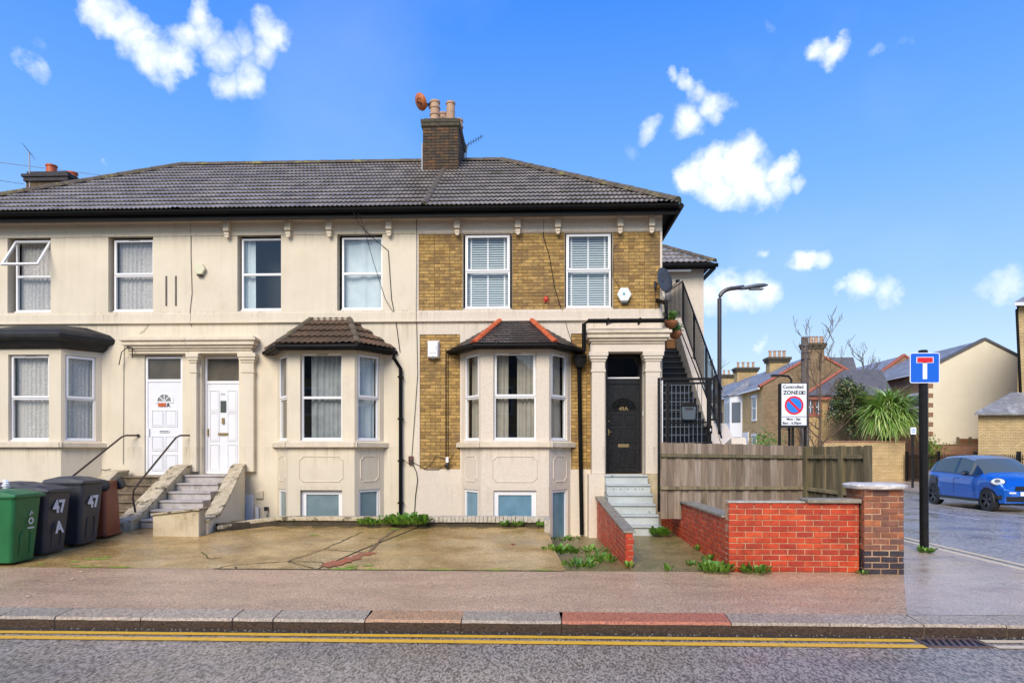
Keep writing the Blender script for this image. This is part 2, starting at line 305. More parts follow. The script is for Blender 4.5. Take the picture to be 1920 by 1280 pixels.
M['cap'] = mat('rough_concrete_cap', (.80, .75, .66), (.52, .48, .42), .7, 14, c3=(.10, .09, .07), f3=.62, s3=18, bump=.012, bscale=30)
M['fence_wood'] = mat('weathered_fence_wood', (.22, .18, .15), (.12, .085, .055), .75, 1.4, rndset=[(0, (.17, .12, .085)), (.25, (.36, .275, .20)), (.5, (.24, .175, .12)), (.75, (.40, .32, .25)), (1, (.28, .20, .13))], stretch=(14, 14, 1.2), bump=.004, bscale=60, c3=(.11, .085, .04), f3=.55, s3=.8)
M['fence_dark'] = mat('damp_mossy_wood', (.10, .075, .045), (.055, .045, .02), .8, 1.4, rndset=[(0, (.13, .10, .05)), (.5, (.26, .20, .11)), (1, (.12, .10, .045))], stretch=(14, 14, 1.2), bump=.004, bscale=60)
M['galv'] = mat('dark_lamp_column', (.055, .05, .055), rough=.35, metal=.3)
M['lampgrey'] = mat('lamp_head_grey', (.12, .14, .16), rough=.35)
M['sign_blue'] = mat('sign_blue', (.005, .12, .62), rough=.3)
M['sign_white'] = mat('sign_white', (.80, .81, .84), rough=.3)
M['sign_red'] = mat('sign_red', (.72, .01, .02), rough=.3)
M['sign_black'] = mat('sign_black', (.012, .012, .012), rough=.4)
M['grey_plastic'] = mat('charcoal_bin_plastic', (.030, .032, .040), (.045, .047, .056), .45, 3, bump=.002, bscale=40, c3=(.09, .09, .09), f3=.66, s3=3)
M['green_plastic'] = mat('green_bin_plastic', (.01, .125, .035), (.016, .16, .05), .42, 3, bump=.002, bscale=40)
M['brown_plastic'] = mat('rust_brown_bin_plastic', (.26, .06, .018), (.20, .045, .015), .5, 4, bump=.002)
M['maroon_plastic'] = mat('maroon_lid_plastic', (.16, .02, .02), rough=.4)
M['rubber'] = mat('black_rubber', (.012, .012, .012), (.025, .025, .025), .6, 20)
M['white_daub'] = mat('white_brush_paint', (.72, .72, .72), (.55, .55, .56), .6, 40)
M['leaf'] = mat('weed_leaf', (.07, .19, .02), (.05, .13, .015), .5, 8, rndset=[(0, (.05, .15, .015)), (.5, (.12, .27, .02)), (1, (.22, .38, .04))])
M['moss'] = mat('bright_moss', (.26, .36, .03), (.15, .20, .03), .9, 20, bump=.01, bscale=60)
M['palm_leaf'] = mat('strappy_leaf', (.1, .2, .04), rough=.45, rndset=[(0, (.12, .26, .04)), (.4, (.28, .46, .08)), (.75, (.42, .58, .15)), (1, (.60, .64, .26))])
M['dead_leaf'] = mat('dry_frond', (.16, .11, .06), (.10, .07, .04), .8, 10)
M['evergreen'] = mat('evergreen_leaf', (.03, .06, .015), rough=.5, rndset=[(0, (.018, .045, .015)), (.4, (.06, .10, .025)), (.8, (.14, .16, .05)), (1, (.24, .20, .09))])
M['bark'] = mat('bare_bark', (.18, .11, .06), (.10, .07, .045), .8, 9, bump=.004)
M['bark_grey'] = mat('grey_bark', (.16, .135, .115), (.10, .08, .07), .85, 6)
def brickmat(name, c1, c2, mortar, sx=.225, sz=.075, rough=.85, axis='x'):
    m = bpy.data.materials.new(name); m.use_nodes = True; N, L = m.node_tree.nodes, m.node_tree.links; b = N['Principled BSDF']
    g = N.new('ShaderNodeNewGeometry'); se = N.new('ShaderNodeSeparateXYZ'); L.new(g.outputs['Position'], se.inputs[0])
    ad = N.new('ShaderNodeMath'); L.new(se.outputs[0], ad.inputs[0]); L.new(se.outputs[1], ad.inputs[1])
    co = N.new('ShaderNodeCombineXYZ'); L.new(ad.outputs[0], co.inputs[0]); L.new(se.outputs[2], co.inputs[1])
    t = N.new('ShaderNodeTexBrick'); t.inputs['Scale'].default_value = 1; t.inputs['Brick Width'].default_value = sx; t.inputs['Row Height'].default_value = sz
    t.inputs['Mortar Size'].default_value = .009; t.inputs['Color1'].default_value = (*c1, 1); t.inputs['Color2'].default_value = (*c2, 1); t.inputs['Mortar'].default_value = (*mortar, 1)
    L.new(co.outputs[0], t.inputs['Vector'])
    nz = N.new('ShaderNodeTexNoise'); nz.inputs['Scale'].default_value = 1.5; nz.inputs['Detail'].default_value = 8; L.new(g.outputs['Position'], nz.inputs['Vector'])
    x = N.new('ShaderNodeMix'); x.data_type = 'RGBA'; x.blend_type = 'MULTIPLY'; x.inputs[0].default_value = .5
    r = N.new('ShaderNodeMapRange'); r.inputs[1].default_value = .35; r.inputs[2].default_value = .65; r.inputs[3].default_value = .72; r.inputs[4].default_value = 1.15; L.new(nz.outputs[0], r.inputs[0])
    L.new(t.outputs['Color'], x.inputs[6]); L.new(r.outputs[0], x.inputs[7]); L.new(x.outputs[2], b.inputs['Base Color']); b.inputs['Roughness'].default_value = rough
    bp = N.new('ShaderNodeBump'); bp.inputs['Distance'].default_value = .01; bp.invert = True; L.new(t.outputs['Fac'], bp.inputs['Height']); L.new(bp.outputs[0], b.inputs['Normal'])
    return m
M['far_yellow'] = brickmat('far_yellow_brick', (.66, .46, .20), (.54, .36, .15), (.34, .24, .13))
M['far_buff'] = brickmat('buff_brick', (.70, .50, .25), (.58, .40, .18), (.32, .22, .11))
M['far_brown'] = brickmat('brown_gable_brick', (.34, .23, .12), (.25, .165, .085), (.22, .16, .10))
M['far_red'] = brickmat('dull_red_brick', (.30, .12, .07), (.38, .19, .10), (.35, .25, .17))
M['far_slate'] = mat('distant_wet_slate', (.26, .25, .24), (.18, .175, .17), .5, 3, c3=(.40, .39, .38), f3=.52, s3=2)
M['far_slate_dark'] = mat('dark_roof_slate', (.09, .09, .10), (.13, .12, .12), .6, 3)
M['far_cream'] = mat('cream_render', (.80, .71, .53), (.75, .66, .49), .85, 1)
M['far_white'] = mat('white_stone_dressing', (.72, .72, .72), rough=.6)
M['far_glass'] = mat('dark_far_pane', (.10, .12, .14), rough=.12)
M['far_mortar_red'] = mat('red_verge', (.42, .12, .07), rough=.7)

# ------------------------------------------------------------------ builders for masonry and tiles
def brick_mesh(L_, D=.03, H=.065, ch=.006):
    m = MB(); a, h = L_/2, H/2
    m.add([(-a, 0, -h), (a, 0, -h), (a, 0, h), (-a, 0, h), (-a, -D+ch, -h), (a, -D+ch, -h), (a, -D+ch, h), (-a, -D+ch, h),
           (-a+ch, -D, -h+ch), (a-ch, -D, -h+ch), (a-ch, -D, h-ch), (-a+ch, -D, h-ch)],
          [(0, 1, 5, 4), (1, 2, 6, 5), (2, 3, 7, 6), (3, 0, 4, 7), (4, 5, 9, 8), (5, 6, 10, 9), (6, 7, 11, 10), (7, 4, 8, 11), (8, 9, 10, 11)])
    return m
BRK = {}
def brick_shared(L_, mt):
    k = (round(L_, 3), mt.name)
    if k not in BRK:
        me = brick_mesh(L_).mesh('brick'); me.materials.append(mt); BRK[k] = me
    return BRK[k]
def brick_face(parent, P, ang, W_, H_, mt, course=.075, bl=.225, keep=300, flemish=False, skip=None, offs=0, jit=.0015, mats=None):
    """individual bricks standing proud of a mortar face; P lower left corner, ang as in frame()"""
    n = max(1, round(H_/course)); ch = H_/n; gap = .011; left = MB(); cnt = 0; sm = BRK_COUNT.get(parent.name, 0)
    rot = Matrix.Rotation(ang, 4, 'Z')
    for r in range(n):
        z = (r+.5)*ch
        seq = []
        x = 0.0
        st = (r+offs) % 2
        if flemish: lens = [bl if (i+st) % 2 else bl/2 for i in range(int(W_/bl*2)+3)]
        else: lens = [bl/2 if st else bl]+[bl]*(int(W_/bl)+2)
        for l in lens:
            x1 = min(W_, x+l)
            if x1-x < .03: break
            seq.append((x, x1)); x = x1
            if x >= W_-1e-6: break
        for x0, x1 in seq:
            cx = (x0+x1)/2
            if skip and skip(cx, z): continue
            L_ = x1-x0-gap
            if L_ < .02: continue
            mm = mats(cx, z) if mats else mt
            T = Matrix.Translation(P) @ rot @ Matrix.Translation((cx, (R()-.5)*2*jit*2, z)) @ Matrix.Rotation((R()-.5)*.012, 4, 'Y') @ Matrix.Scale((ch-.010)/.065, 4, (0, 0, 1))
            if sm < keep:
                inst('brick', brick_shared(L_, mm), parent, T); sm += 1
            else:
                b = brick_mesh(L_); n0 = len(left.v)
                left.v += [tuple(T @ Vector(v)) for v in b.v]; left.f += [tuple(i+n0 for i in f) for f in b.f]
    BRK_COUNT[parent.name] = sm
    if left.v: obj('brickwork', left, mt, parent, kind='stuff')
BRK_COUNT = {}
def tile_mb(w, L_, kind):
    m = MB()
    if kind == 'roll':
        n = 12; hs = [.024*(.5-.5*cos(2*pi*3*i/n))**1.2 for i in range(n+1)]; th = .046
    elif kind == 'roll2':
        n = 8; hs = [.03*(.5-.5*cos(2*pi*2*i/n))**1.3 for i in range(n+1)]; th = .034
    else:
        n = 1; hs = [0, 0]; th = .014; w = w-.006
    lip = .021 if n > 1 else .009
    for i in range(n+1):
        x = w*i/n; m.v += [(x, 0, hs[i]+th-lip), (x, 0, hs[i]+th), (x, L_*1.03, hs[i]*.9)]
    for i in range(n): a, b = i*3, i*3+3; m.f += [(a, b, b+1, a+1), (a+1, b+1, b+2, a+2)]
    return m
TM = {}
TCOUNT = {}
def tiles(parent, P, U, V, inside_poly, mt, w=.3, ex=.34, kind='roll', keep=300, name='tile', seed=0):
    """tiles laid on the plane P + u*U + v*V; inside_poly: convex loop in (u,v), counter-clockwise"""
    U, V = Vector(U).normalized(), Vector(V).normalized(); Nn = U.cross(V)
    B = Matrix((U, V, Nn)).transposed().to_4x4()
    key = (w, ex, kind, mt.name)
    if key not in TM:
        me = tile_mb(w, ex, kind).mesh(name); me.materials.append(mt); TM[key] = me
    us = [p[0] for p in inside_poly]; vs = [p[1] for p in inside_poly]; n = len(inside_poly)
    def side(u, v):
        return min(((inside_poly[(i+1) % n][0]-a)*(v-b)-(inside_poly[(i+1) % n][1]-b)*(u-a)) for i, (a, b) in enumerate(inside_poly))
    left = MB(); cnt = TCOUNT.get(parent.name, 0); rows = int((max(vs)-min(vs))/ex)+1; u0 = min(us)
    for r in range(rows):
        v = min(vs)+r*ex; of = 0 if kind != 'flat' else (w/2 if r % 2 else 0)
        for c in range(-1, int((max(us)-u0)/w)+2):
            u = u0+c*w+of; ins = [side(a, b) >= -1e-5 for a, b in ((u, v), (u+w, v), (u, v+ex), (u+w, v+ex))]
            if not any(ins) and side(u+w/2, v+ex/2) < 0: continue
            T = Matrix.Translation(Vector(P)+U*u+V*v+Nn*.012) @ B @ Matrix.Rotation((R()-.5)*.012, 4, 'Z') @ Matrix.Rotation((R()-.5)*.01, 4, 'X')
            if all(ins):
                if cnt < keep: inst(name, TM[key], parent, T); cnt += 1; continue
                t = tile_mb(w, ex, kind); n0 = len(left.v); left.v += [tuple(T @ Vector(q)) for q in t.v]; left.f += [tuple(i+n0 for i in f) for f in t.f]
            else:
                bm = bmesh.new(); t = tile_mb(w, ex, kind)
                bv = [bm.verts.new(T @ Vector(q)) for q in t.v]
                for f in t.f: bm.faces.new([bv[i] for i in f])
                for i, (a, b) in enumerate(inside_poly):
                    a2, b2 = inside_poly[(i+1) % n]
                    q = Vector(P)+U*a+V*b; e = U*(a2-a)+V*(b2-b)
                    g = bm.verts[:]+bm.edges[:]+bm.faces[:]
                    if g: bmesh.ops.bisect_plane(bm, geom=g, plane_co=q, plane_no=e.cross(Nn), clear_outer=True)
                bm.verts.index_update(); n0 = len(left.v)
                left.v += [tuple(x.co) for x in bm.verts]; left.f += [tuple(x.index+n0 for x in f.verts) for f in bm.faces]; bm.free()
    TCOUNT[parent.name] = cnt
    if left.v: obj(name+'_run', left, mt, parent, kind='stuff')
def ridge(parent, A, B_, mt, r=.11, L_=.42, name='ridge_tile', lift=.03):
    A, B_ = Vector(A), Vector(B_); d = (B_-A); n = max(1, round(d.length/L_)); t = d.normalized(); s_ = t.cross(Vector((0, 0, 1))).normalized(); up = s_.cross(t)
    for i in range(n):
        m = MB(); q = A+d*(i/n); q2 = A+d*((i+1)/n)-t*.008; vs = []; k = 6
        for p, rr in ((q, r*(.98+.06*R())), (q2, r*(.92+.05*R()))):
            for j in range(k+1):
                an = pi*j/k; vs.append(tuple(p+s_*cos(an)*rr+up*(sin(an)*rr*.85-r*.35+lift)))
        fs = [(j, j+1, k+1+j+1, k+1+j) for j in range(k)]+[tuple(range(k+1)), tuple(range(k+1, 2*k+2))]
        m.add(vs, fs); obj(name, m, mt, parent)
def grid_wall(name, xf, u0, u1, z0, z1, holes, mt, parent, th=.22, **pr):
    """a wall face with real openings and reveals. xf maps (u, out, z); face at out=0, going back th"""
    us = sorted({u0, u1, *[min(max(h[i], u0), u1) for h in holes for i in (0, 1)]}); zs = sorted({z0, z1, *[min(max(h[i], z0), z1) for h in holes for i in (2, 3)]})
    m = MB(xf)
    for a, b in zip(us, us[1:]):
        for c, d in zip(zs, zs[1:]):
            x, z = (a+b)/2, (c+d)/2
            if any(h[0] < x < h[1] and h[2] < z < h[3] for h in holes): continue
            m.quad((a, 0, c), (b, 0, c), (b, 0, d), (a, 0, d))
    for h in holes:
        a, b, c, d = h[:4]; t = h[4] if len(h) > 4 else th
        m.quad((a, 0, c), (a, 0, d), (a, -t, d), (a, -t, c)); m.quad((b, 0, c), (b, -t, c), (b, -t, d), (b, 0, d))
        m.quad((a, 0, d), (b, 0, d), (b, -t, d), (a, -t, d)); m.quad((a, 0, c), (a, -t, c), (b, -t, c), (b, 0, c))
    m.quad((u0, 0, z0), (u0, 0, z1), (u0, -th, z1), (u0, -th, z0)); m.quad((u1, 0, z0), (u1, -th, z0), (u1, -th, z1), (u1, 0, z1)); m.quad((u0, 0, z1), (u1, 0, z1), (u1, -th, z1), (u0, -th, z1))
    return obj(name, m, mt, parent, **pr)
def rim(m, a, b, c, d, w, o0, o1):    # rectangular frame of bars
    m.box(a, b, o0, o1, c, c+w); m.box(a, b, o0, o1, d-w, d); m.box(a, a+w, o0, o1, c+w, d-w); m.box(b-w, b, o0, o1, c+w, d-w)
def curtain(xf, a, b, c, d, mt, parent, out=-.1, amp=.018, waves=None, name='curtain'):
    m = MB(xf); n = max(12, int((b-a)*70)); w = waves or max(3, (b-a)*11); ph = R()*6; vs = []
    for i in range(n+1):
        t = i/n; o = out+amp*sin(t*w*2*pi+ph+2.2*sin(t*7+ph)+1.1*sin(t*17+ph*2))*(.55+.45*sin(t*5+ph)); o2 = out+amp*.8*sin(t*w*2*pi+ph+1.4*sin(t*8+ph)+.8); vs += [(a+(b-a)*t, o, c), (a+(b-a)*t, o2, d)]
    m.add(vs, [(2*i, 2*i+2, 2*i+3, 2*i+1) for i in range(n)]); m.sm = True
    return obj(name, m, mt, parent)
def window(house, xf, a, b, c, d, split=None, dress='net', back=.10, fw=.055, vent=False, top_sash=True, open_sash=False, label=None, cill=True):
    """uPVC window set back in its opening; (a,b,c,d) outer frame in local u,z"""
    f = MB(xf); o1, o0 = -back, -back-.06
    rim(f, a, b, c, d, fw*.75, o0, o1)
    sp = split if split else None
    if sp: f.box(a+fw*.75, b-fw*.75, o0, o1, sp-fw*.45, sp+fw*.45)
    if cill: f.box(a-.01, b+.01, o0, o1+.035, c-.025, c)
    fr = obj('window', f, M['upvc'], house, bevel=.004, **({'label': label} if label else {}))
    cells = [(a, b, c, sp or d), (a, b, sp, d)] if sp else [(a, b, c, d)]
    for i, (p, q, r_, s_) in enumerate(cells):
        up = sp and i == 1
        e = fw*.7 if not (up and top_sash) else fw*1.15
        if up and top_sash:
            sm = MB(xf)
            if open_sash:
                hy = s_-fw*.5; Ls = (s_-r_)-fw*.6; an = radians(33)
                def tx(u, o, z, xf=xf): return xf(u, o1+.01+(-z)*sin(an)+o*cos(an), hy+z*cos(an)+o*sin(an))
                sm.xf = tx; rim(sm, p+.02, q-.02, -Ls, 0, fw*.85, 0, .045); so = obj('open_sash', sm, M['upvc'], fr, bevel=.004)
                g = MB(tx); g.quad((p+.06, .02, -Ls+.04), (q-.06, .02, -Ls+.04), (q-.06, .02, -.04), (p+.06, .02, -.04)); obj('pane', g, M['glass'], fr); continue
            rim(sm, p+.018, q-.018, r_+.012, s_-.014, fw*.8, o1-.01, o1+.018); obj('sash', sm, M['upvc'], fr, bevel=.004)
        g = MB(xf); g.quad((p+e, o0+.035, r_+e*.8), (q-e, o0+.035, r_+e*.8), (q-e, o0+.035, s_-e*.8), (p+e, o0+.035, s_-e*.8))
        obj('pane', g, {'frost': M['frosted'], 'blue': M['frosted_blue']}.get(dress, M['glass']), fr)
    if vent: v = MB(xf); v.box((a+b)/2-.12, (a+b)/2+.12, o1, o1+.022, d-.035, d-.015); obj('trickle_vent', v, M['step_stone'], fr)
    i0, i1, k0, k1 = a+.03, b-.03, c+.03, d-.03; q = o0-.07
    if dress == 'net': curtain(xf, i0, i1, k0, k1, M['net'], fr, q, .02)
    elif dress == 'voile': curtain(xf, i0, i1, k0, k1, M['net_blue'], fr, q, .03, waves=2)
    elif dress == 'grey': curtain(xf, i0+(i1-i0)*.16, i1, k0, k1, M['curtain_grey'], fr, q, .035, waves=6)
    elif dress == 'side': curtain(xf, i0, i0+(i1-i0)*.27, k0, k1, M['net_blue'], fr, q, .03, waves=3)
    elif dress == 'beige':
        w_ = i1-i0; curtain(xf, i0, i0+w_*.33, k0, k1, M['curtain'], fr, q, .03, waves=4); curtain(xf, i0+w_*.55, i1, k0, k1, M['curtain'], fr, q, .03, waves=5)
    elif dress == 'beige1': curtain(xf, i0, i1, k0, k1, M['curtain'], fr, q, .03, waves=3)
    elif dress == 'blind':
        m = MB(xf); n = int((k1-k0)/.05)
        for j in range(n):
            z = k0+(j+.5)*(k1-k0)/n; m.add([(i0, q-.012, z+.022), (i1, q-.012, z+.022), (i1, q+.018, z-.020), (i0, q+.018, z-.020)], [(0, 1, 2, 3)])
        obj('blind', m, M['blind'], fr)
        t = MB(xf)
        for tt in (.1, .5, .9): x = i0+(i1-i0)*tt; t.box(x-.018, x+.018, q+.022, q+.025, k0, k1)
        obj('blind_tape', t, M['upvc'], fr)
    return fr

# ------------------------------------------------------------------ setting: ground, road, pavement
g = MB(); g.quad((-400, -200, -.9), (400, -200, -.9), (400, 900, -.9), (-400, 900, -.9)); obj('ground', g, M['earth'], kind='structure')
road = MB(); road.box(-60, 60, -4.5, 6.74, -.5, -.2); obj('road', road, M['asphalt'], kind='structure')
CX, KX = 5.2, 6.7
def arcpts(r, n=10): return [(CX+r*sin(pi/2*i/n), 8.5-r*cos(pi/2*i/n)) for i in range(n+1)]   # kerb face at Y=6.7 and X=7
def srz(y): return -.2+.155*max(0, min(1, (y-6.9)/2.6))          # the side road climbs to pavement level
m = MB(); ysr = [6.74, 7.1, 7.5, 8.0, 8.5, 9.0, 9.5, 12, 30, 60]
for c, d in zip(ysr, ysr[1:]):
    for e, f in ((5.1, 7.04), (7.04, 15.0)): m.quad((e, c, srz(c)), (f, c, srz(c)), (f, d, srz(d)), (e, d, srz(d)))
obj('side_road', m, M['asphalt_side'], kind='structure')
def pave_z(y): return -.06+.06*max(0, min(1, (y-7.0)/2.05))
pv = MB()
xs = [-60, -30, -20, -14, -8, -4, 0, 4, 5.2]
ys = [7.0, 7.6, 8.2, 8.7, 9.06]
for a, b in zip(xs, xs[1:]):
    for c, d in zip(ys, ys[1:]):
        pv.quad((a, c, pave_z(c)), (b, c, pave_z(c)), (b, d, pave_z(d)), (a, d, pave_z(d)))
obj('pavement', pv, M['pavement'], kind='structure')
pv = MB(); inner = arcpts(1.5)
q = arcpts(1.2)
pv.poly([(3.82, 7.0, -.056), (CX, 7.0, -.056), (CX, 9.06, .004), (4.9, 9.06, .004)]); pv.poly([(x, y, pave_z(y)+.004 if y > 7.3 else -.05) for x, y in q]+[(CX+1.2, 9.06, .004), (CX, 9.06, .004)]); pv.poly([(4.92, 9.06, .004), (CX+1.2, 9.06, .004), (CX+1.2, 60, .004), (4.92, 60, .004)]); obj('corner_pavement', pv, M['pavement_grey'], kind='structure')
# kerb: each stone its own piece
kerb = obj('kerb', MB().box(-60, 6.0, 6.72, 6.98, -.5, -.10), M['kerb_face'], kind='structure')
joints = [-250, -120, 0, 105, 265, 437, 513, 685, 865, 1053, 1370, 1555, 1730, 1885, 2080]
for i, (p, q) in enumerate(zip(joints, joints[1:])):
    a, b = PX(p, 6.72)+.006, PX(q, 6.72)-.006; sl = (R()-.5)*.03
    mt = M['granite_red'] if p == 1053 else M['granite_orange'] if p == 685 else M['granite']
    k = MB(); dz = (R()-.5)*.010; n = max(4, int((b-a)/.12)); vs = []
    for j in range(n+1):
        x = a+(b-a)*j/n; w = .006*(R()-.5); z = -.078+dz*.5+.004*(R()-.5)
        vs += [(x, 6.70+w, -.205), (x, 6.695+w*2, z-.03), (x, 6.715+w, z-.004), (x+sl, 6.995, -.058+dz*.4), (x+sl, 6.995, -.3)]
    fs = [(j*5+r_, (j+1)*5+r_, (j+1)*5+r_+1, j*5+r_+1) for j in range(n) for r_ in range(4)]+[(0, 1, 2, 3, 4), tuple(n*5+t for t in (4, 3, 2, 1, 0))]
    k.add(vs, fs); o = obj('kerb_stone', k, mt, kerb)
    o.data.materials.append(M['kerb_face'])
    for f in o.data.polygons:
        if f.normal.z < .5 and f.center.y < 6.72 and (p != 1053 or f.center.z < -.12): f.material_index = 1
cm = MB(); P = arcpts(1.8)+[(7.3-.0, 9.5), (7.3-.0, 60)]; P = [(x-.3*min(1, i/10), y) for i, (x, y) in enumerate(P)]; P = [(min(x, 6.7), y) for x, y in P]; Q = arcpts(1.2)+[(6.4, 9.5), (6.4, 60)]
n = len(P); vs = [(x, y, srz(y)-.1) for x, y in P]+[(x, y, max(srz(y)+.035, pave_z(y)-.012)) for x, y in P]+[(x, y, pave_z(y)+.005) for x, y in Q]
cm.add(vs, [(i, i+1, n+i+1, n+i) for i in range(n-1)]+[(n+i, n+i+1, 2*n+i+1, 2*n+i) for i in range(n-1)])
obj('side_kerb', cm, M['pavement_grey'], kind='structure')
ch = MB(); ch.quad((-60, 6.60, -.196), (6, 6.60, -.196), (6, 6.70, -.196), (-60, 6.70, -.196)); obj('road_channel', ch, M['gutter_channel'], kind='structure')
# double yellow lines
def line_strip(name, y, w, x0, x1, mt, jit=.006):
    m = MB(); n = int((x1-x0)/.12); t = []; bts = []
    for i in range(n+1): x = x0+(x1-x0)*i/n; t.append((x, y+w/2+(R()-.5)*jit, -.192)); bts.append((x, y-w/2+(R()-.5)*jit, -.192))
    m.add(t+bts, [(n+1+i, n+2+i, i+1, i) for i in range(n)]); return obj(name, m, mt, kind='structure')
gx0, gx1 = 3.63, 4.27
for y in (6.53, 6.345):
    line_strip('yellow_line', y, .095 if y > 6.5 else .11, -30, gx0, M['yellow_paint']); line_strip('yellow_line', y, .10, gx1, 5.9, M['faded_paint'])
for r_ in (1.62, 1.86):
    m = MB(); P = arcpts(r_)[2:]+[(CX+r_, 9.5), (CX+r_, 60)]; Q = arcpts(r_+.12)[2:]+[(CX+r_+.12, 9.5), (CX+r_+.12, 60)]; n = len(P)
    m.add([(x, y, srz(y)+.006) for x, y in P+Q], [(i, n+i, n+1+i, i+1) for i in range(n-1)]); obj('yellow_line', m, M['faded_paint'], kind='structure')
m = MB()
for i in range(9): m.quad((10.78, 11+i*5.6, -.040), (10.88, 11+i*5.6, -.040), (10.88, 15+i*5.6, -.040), (10.78, 15+i*5.6, -.040))
obj('centre_line', m, M['white_paint'], kind='structure')
m = MB(); m.quad((12.45, 12, -.040), (12.55, 12, -.040), (12.55, 36, -.040), (12.45, 36, -.040)); m.quad((12.45, 15.9, -.039), (14.8, 15.9, -.039), (14.8, 16.0, -.039), (12.45, 16.0, -.039)); obj('bay_line', m, M['white_paint'], kind='structure')
m = MB(); m.box(14.95, 19.9, 6, 60, -.5, .05); m.box(6.99, 40, 34.0, 60, -.5, .042); obj('far_pavement', m, M['pavement_grey'], kind='structure')
m = MB(); m.box(14.8, 14.95, 6, 33.99, -.5, .06); obj('far_kerb', m, M['coping'], kind='structure')
# forecourt slabs
def slz(y): return .0563*(max(9.06, y)-9.06)
sl = MB()
def slab_patch(m, pts): m.poly([(x, y, slz(y)+.002) for x, y in pts])
slab_patch(sl, [(-9.6, 9.06), (-3.02, 9.06), (-2.75, 10.4), (-2.2, 12.58), (-5.0, 12.58), (-5.6, 12.0), (-5.7, 13.2), (-9.6, 13.2)])
o = obj('forecourt', sl, M['slab'], kind='structure')
s2 = MB(); slab_patch(s2, [(-2.98, 9.06), (.42, 9.06), (.30, 10.5), (.22, 12.58), (-2.15, 12.58), (-2.70, 10.4)]); obj('forecourt_bay', s2, M['slab'], kind='structure')
m = MB(); m.quad((-3.06, 9.04, -.004), (-2.9, 9.04, -.004), (-2.1, 12.6, .19), (-2.26, 12.6, .19)); obj('forecourt_joint', m, M['soil'], kind='structure')
m = MB(); n = 90; vs = []
for i in range(n+1):
    x = -4.95+5.1*i/n; y0_ = 12.40+.10*sin(i*.7)+.09*R(); y1_ = 12.585; vs += [(x, y0_, slz(y0_)+.005), (x, y1_, slz(y1_)+.005)]
m.add(vs, [(2*i, 2*i+2, 2*i+3, 2*i+1) for i in range(n)]); obj('damp_strip', m, M['damp'], kind='structure')
# sunken area in front of the basement windows
m = MB(); m.box(-6.2, .25, 12.6, 14.3, -1.0, -.85); obj('lightwell_floor', m, M['path'], kind='structure')
m = MB(); m.add([(.2, 9.06, 0), (1.3, 9.06, 0), (1.5, 14.3, -.19), (.2, 14.3, -.19)], [(0, 1, 2, 3)]); obj('side_patch', m, M['path'], kind='structure')
m = MB(); m.add([(1.3, 9.06, .001), (2.62, 9.06, .001), (2.62, 14.0, .10), (1.3, 14.0, .10), (1.3, 9.9, .02), (2.62, 9.9, .02)], [(0, 1, 5, 4), (4, 5, 2, 3)]); obj('front_path', m, M['path'], kind='structure')
m = MB(); m.box(2.7, 4.95, 9.2, 12.4, -.3, .42); obj('garden_bed', m, M['soil'], kind='structure')

# ------------------------------------------------------------------ the three houses
FY = 14.3
EZ = 6.75; RZ = 9.35; EY = 13.92; RY = 17.8
ZW = (4.71, 6.28, 5.49)      # upper windows: bottom, top, split
h49 = thing('terraced_house', 'brick fronted end house with black front door and slate bay roof', 'house', (0, FY, 0), 'terraced houses')
h47 = thing('terraced_house', 'cream rendered middle house with brown tiled bay roof and two white doors', 'house', (-5, FY, 0), 'terraced houses')
h45 = thing('terraced_house', 'cream rendered house at the left edge with flat black bay roof', 'house', (-10.3, FY, 0), 'terraced houses')
X49, X47, X45 = (-2.56, 2.70), (-7.51, -2.56), (-13.1, -7.51)
F0 = frame((0, FY, 0))
def uw(px0, px1, Y=FY): return PX(px0, Y), PX(px1, Y)
# --- front walls
up45 = [uw(14, 95), uw(203, 287)]; up47 = [uw(445, 527), uw(632, 717)]; up49 = [uw(868, 960), uw(1059, 1149)]
BAY = {'49': -.42, '47': -4.44, '45': -10.67}
bayhole = lambda c: (c-1.05, c+1.05, -.6, 3.9)
D49 = uw(1136, 1206); D47a = uw(271, 342); D47 = (-7.28, -6.45)
panels49 = [(PX(785, FY), up49[0][0]-.005, 4.66, 6.30), (up49[0][1]+.005, up49[1][0]-.005, 4.66, 6.30), (up49[1][1]+.005, 2.655, 4.66, 6.30), (PX(787, FY), -1.62, 1.24, 4.14), (.76, PX(1108, FY), 1.24, 4.14)]
W49 = grid_wall('wall', F0, X49[0], X49[1], -.95, EZ, [(a, b, ZW[0]-.03, ZW[1]+.02) for a, b in up49]+[bayhole(-.42)]+[(*p, .03) for p in panels49]+[(D49[0], D49[1], 1.14, 3.74)], M['stucco_pink'], h49)
W47 = grid_wall('wall', F0, X47[0], X47[1], -.95, EZ, [(a, b, ZW[0]-.04, ZW[1]+.07) for a, b in up47]+[bayhole(-4.44), (D47[0], D47[1], 1.12, 3.72)], M['stucco'], h47)
W45 = grid_wall('wall', F0, X45[0], X45[1], -.95, EZ, [(a, b, ZW[0]-.04, ZW[1]+.07) for a, b in up45]+[bayhole(-10.67), (D47a[0], D47a[1], 1.10, 3.72)], M['stucco'], h45)
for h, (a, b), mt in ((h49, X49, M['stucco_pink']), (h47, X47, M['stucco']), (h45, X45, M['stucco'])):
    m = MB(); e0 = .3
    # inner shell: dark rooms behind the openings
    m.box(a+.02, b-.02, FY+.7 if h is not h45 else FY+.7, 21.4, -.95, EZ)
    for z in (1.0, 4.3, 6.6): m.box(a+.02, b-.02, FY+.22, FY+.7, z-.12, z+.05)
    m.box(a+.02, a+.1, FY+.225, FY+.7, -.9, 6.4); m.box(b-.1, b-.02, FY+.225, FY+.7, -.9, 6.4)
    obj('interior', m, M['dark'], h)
m = MB(); m.box(X49[1]-.21, X49[1]-.002, FY+.06, 21.5, -.95, EZ); obj('side_wall', m, M['stucco_pink'], h49)
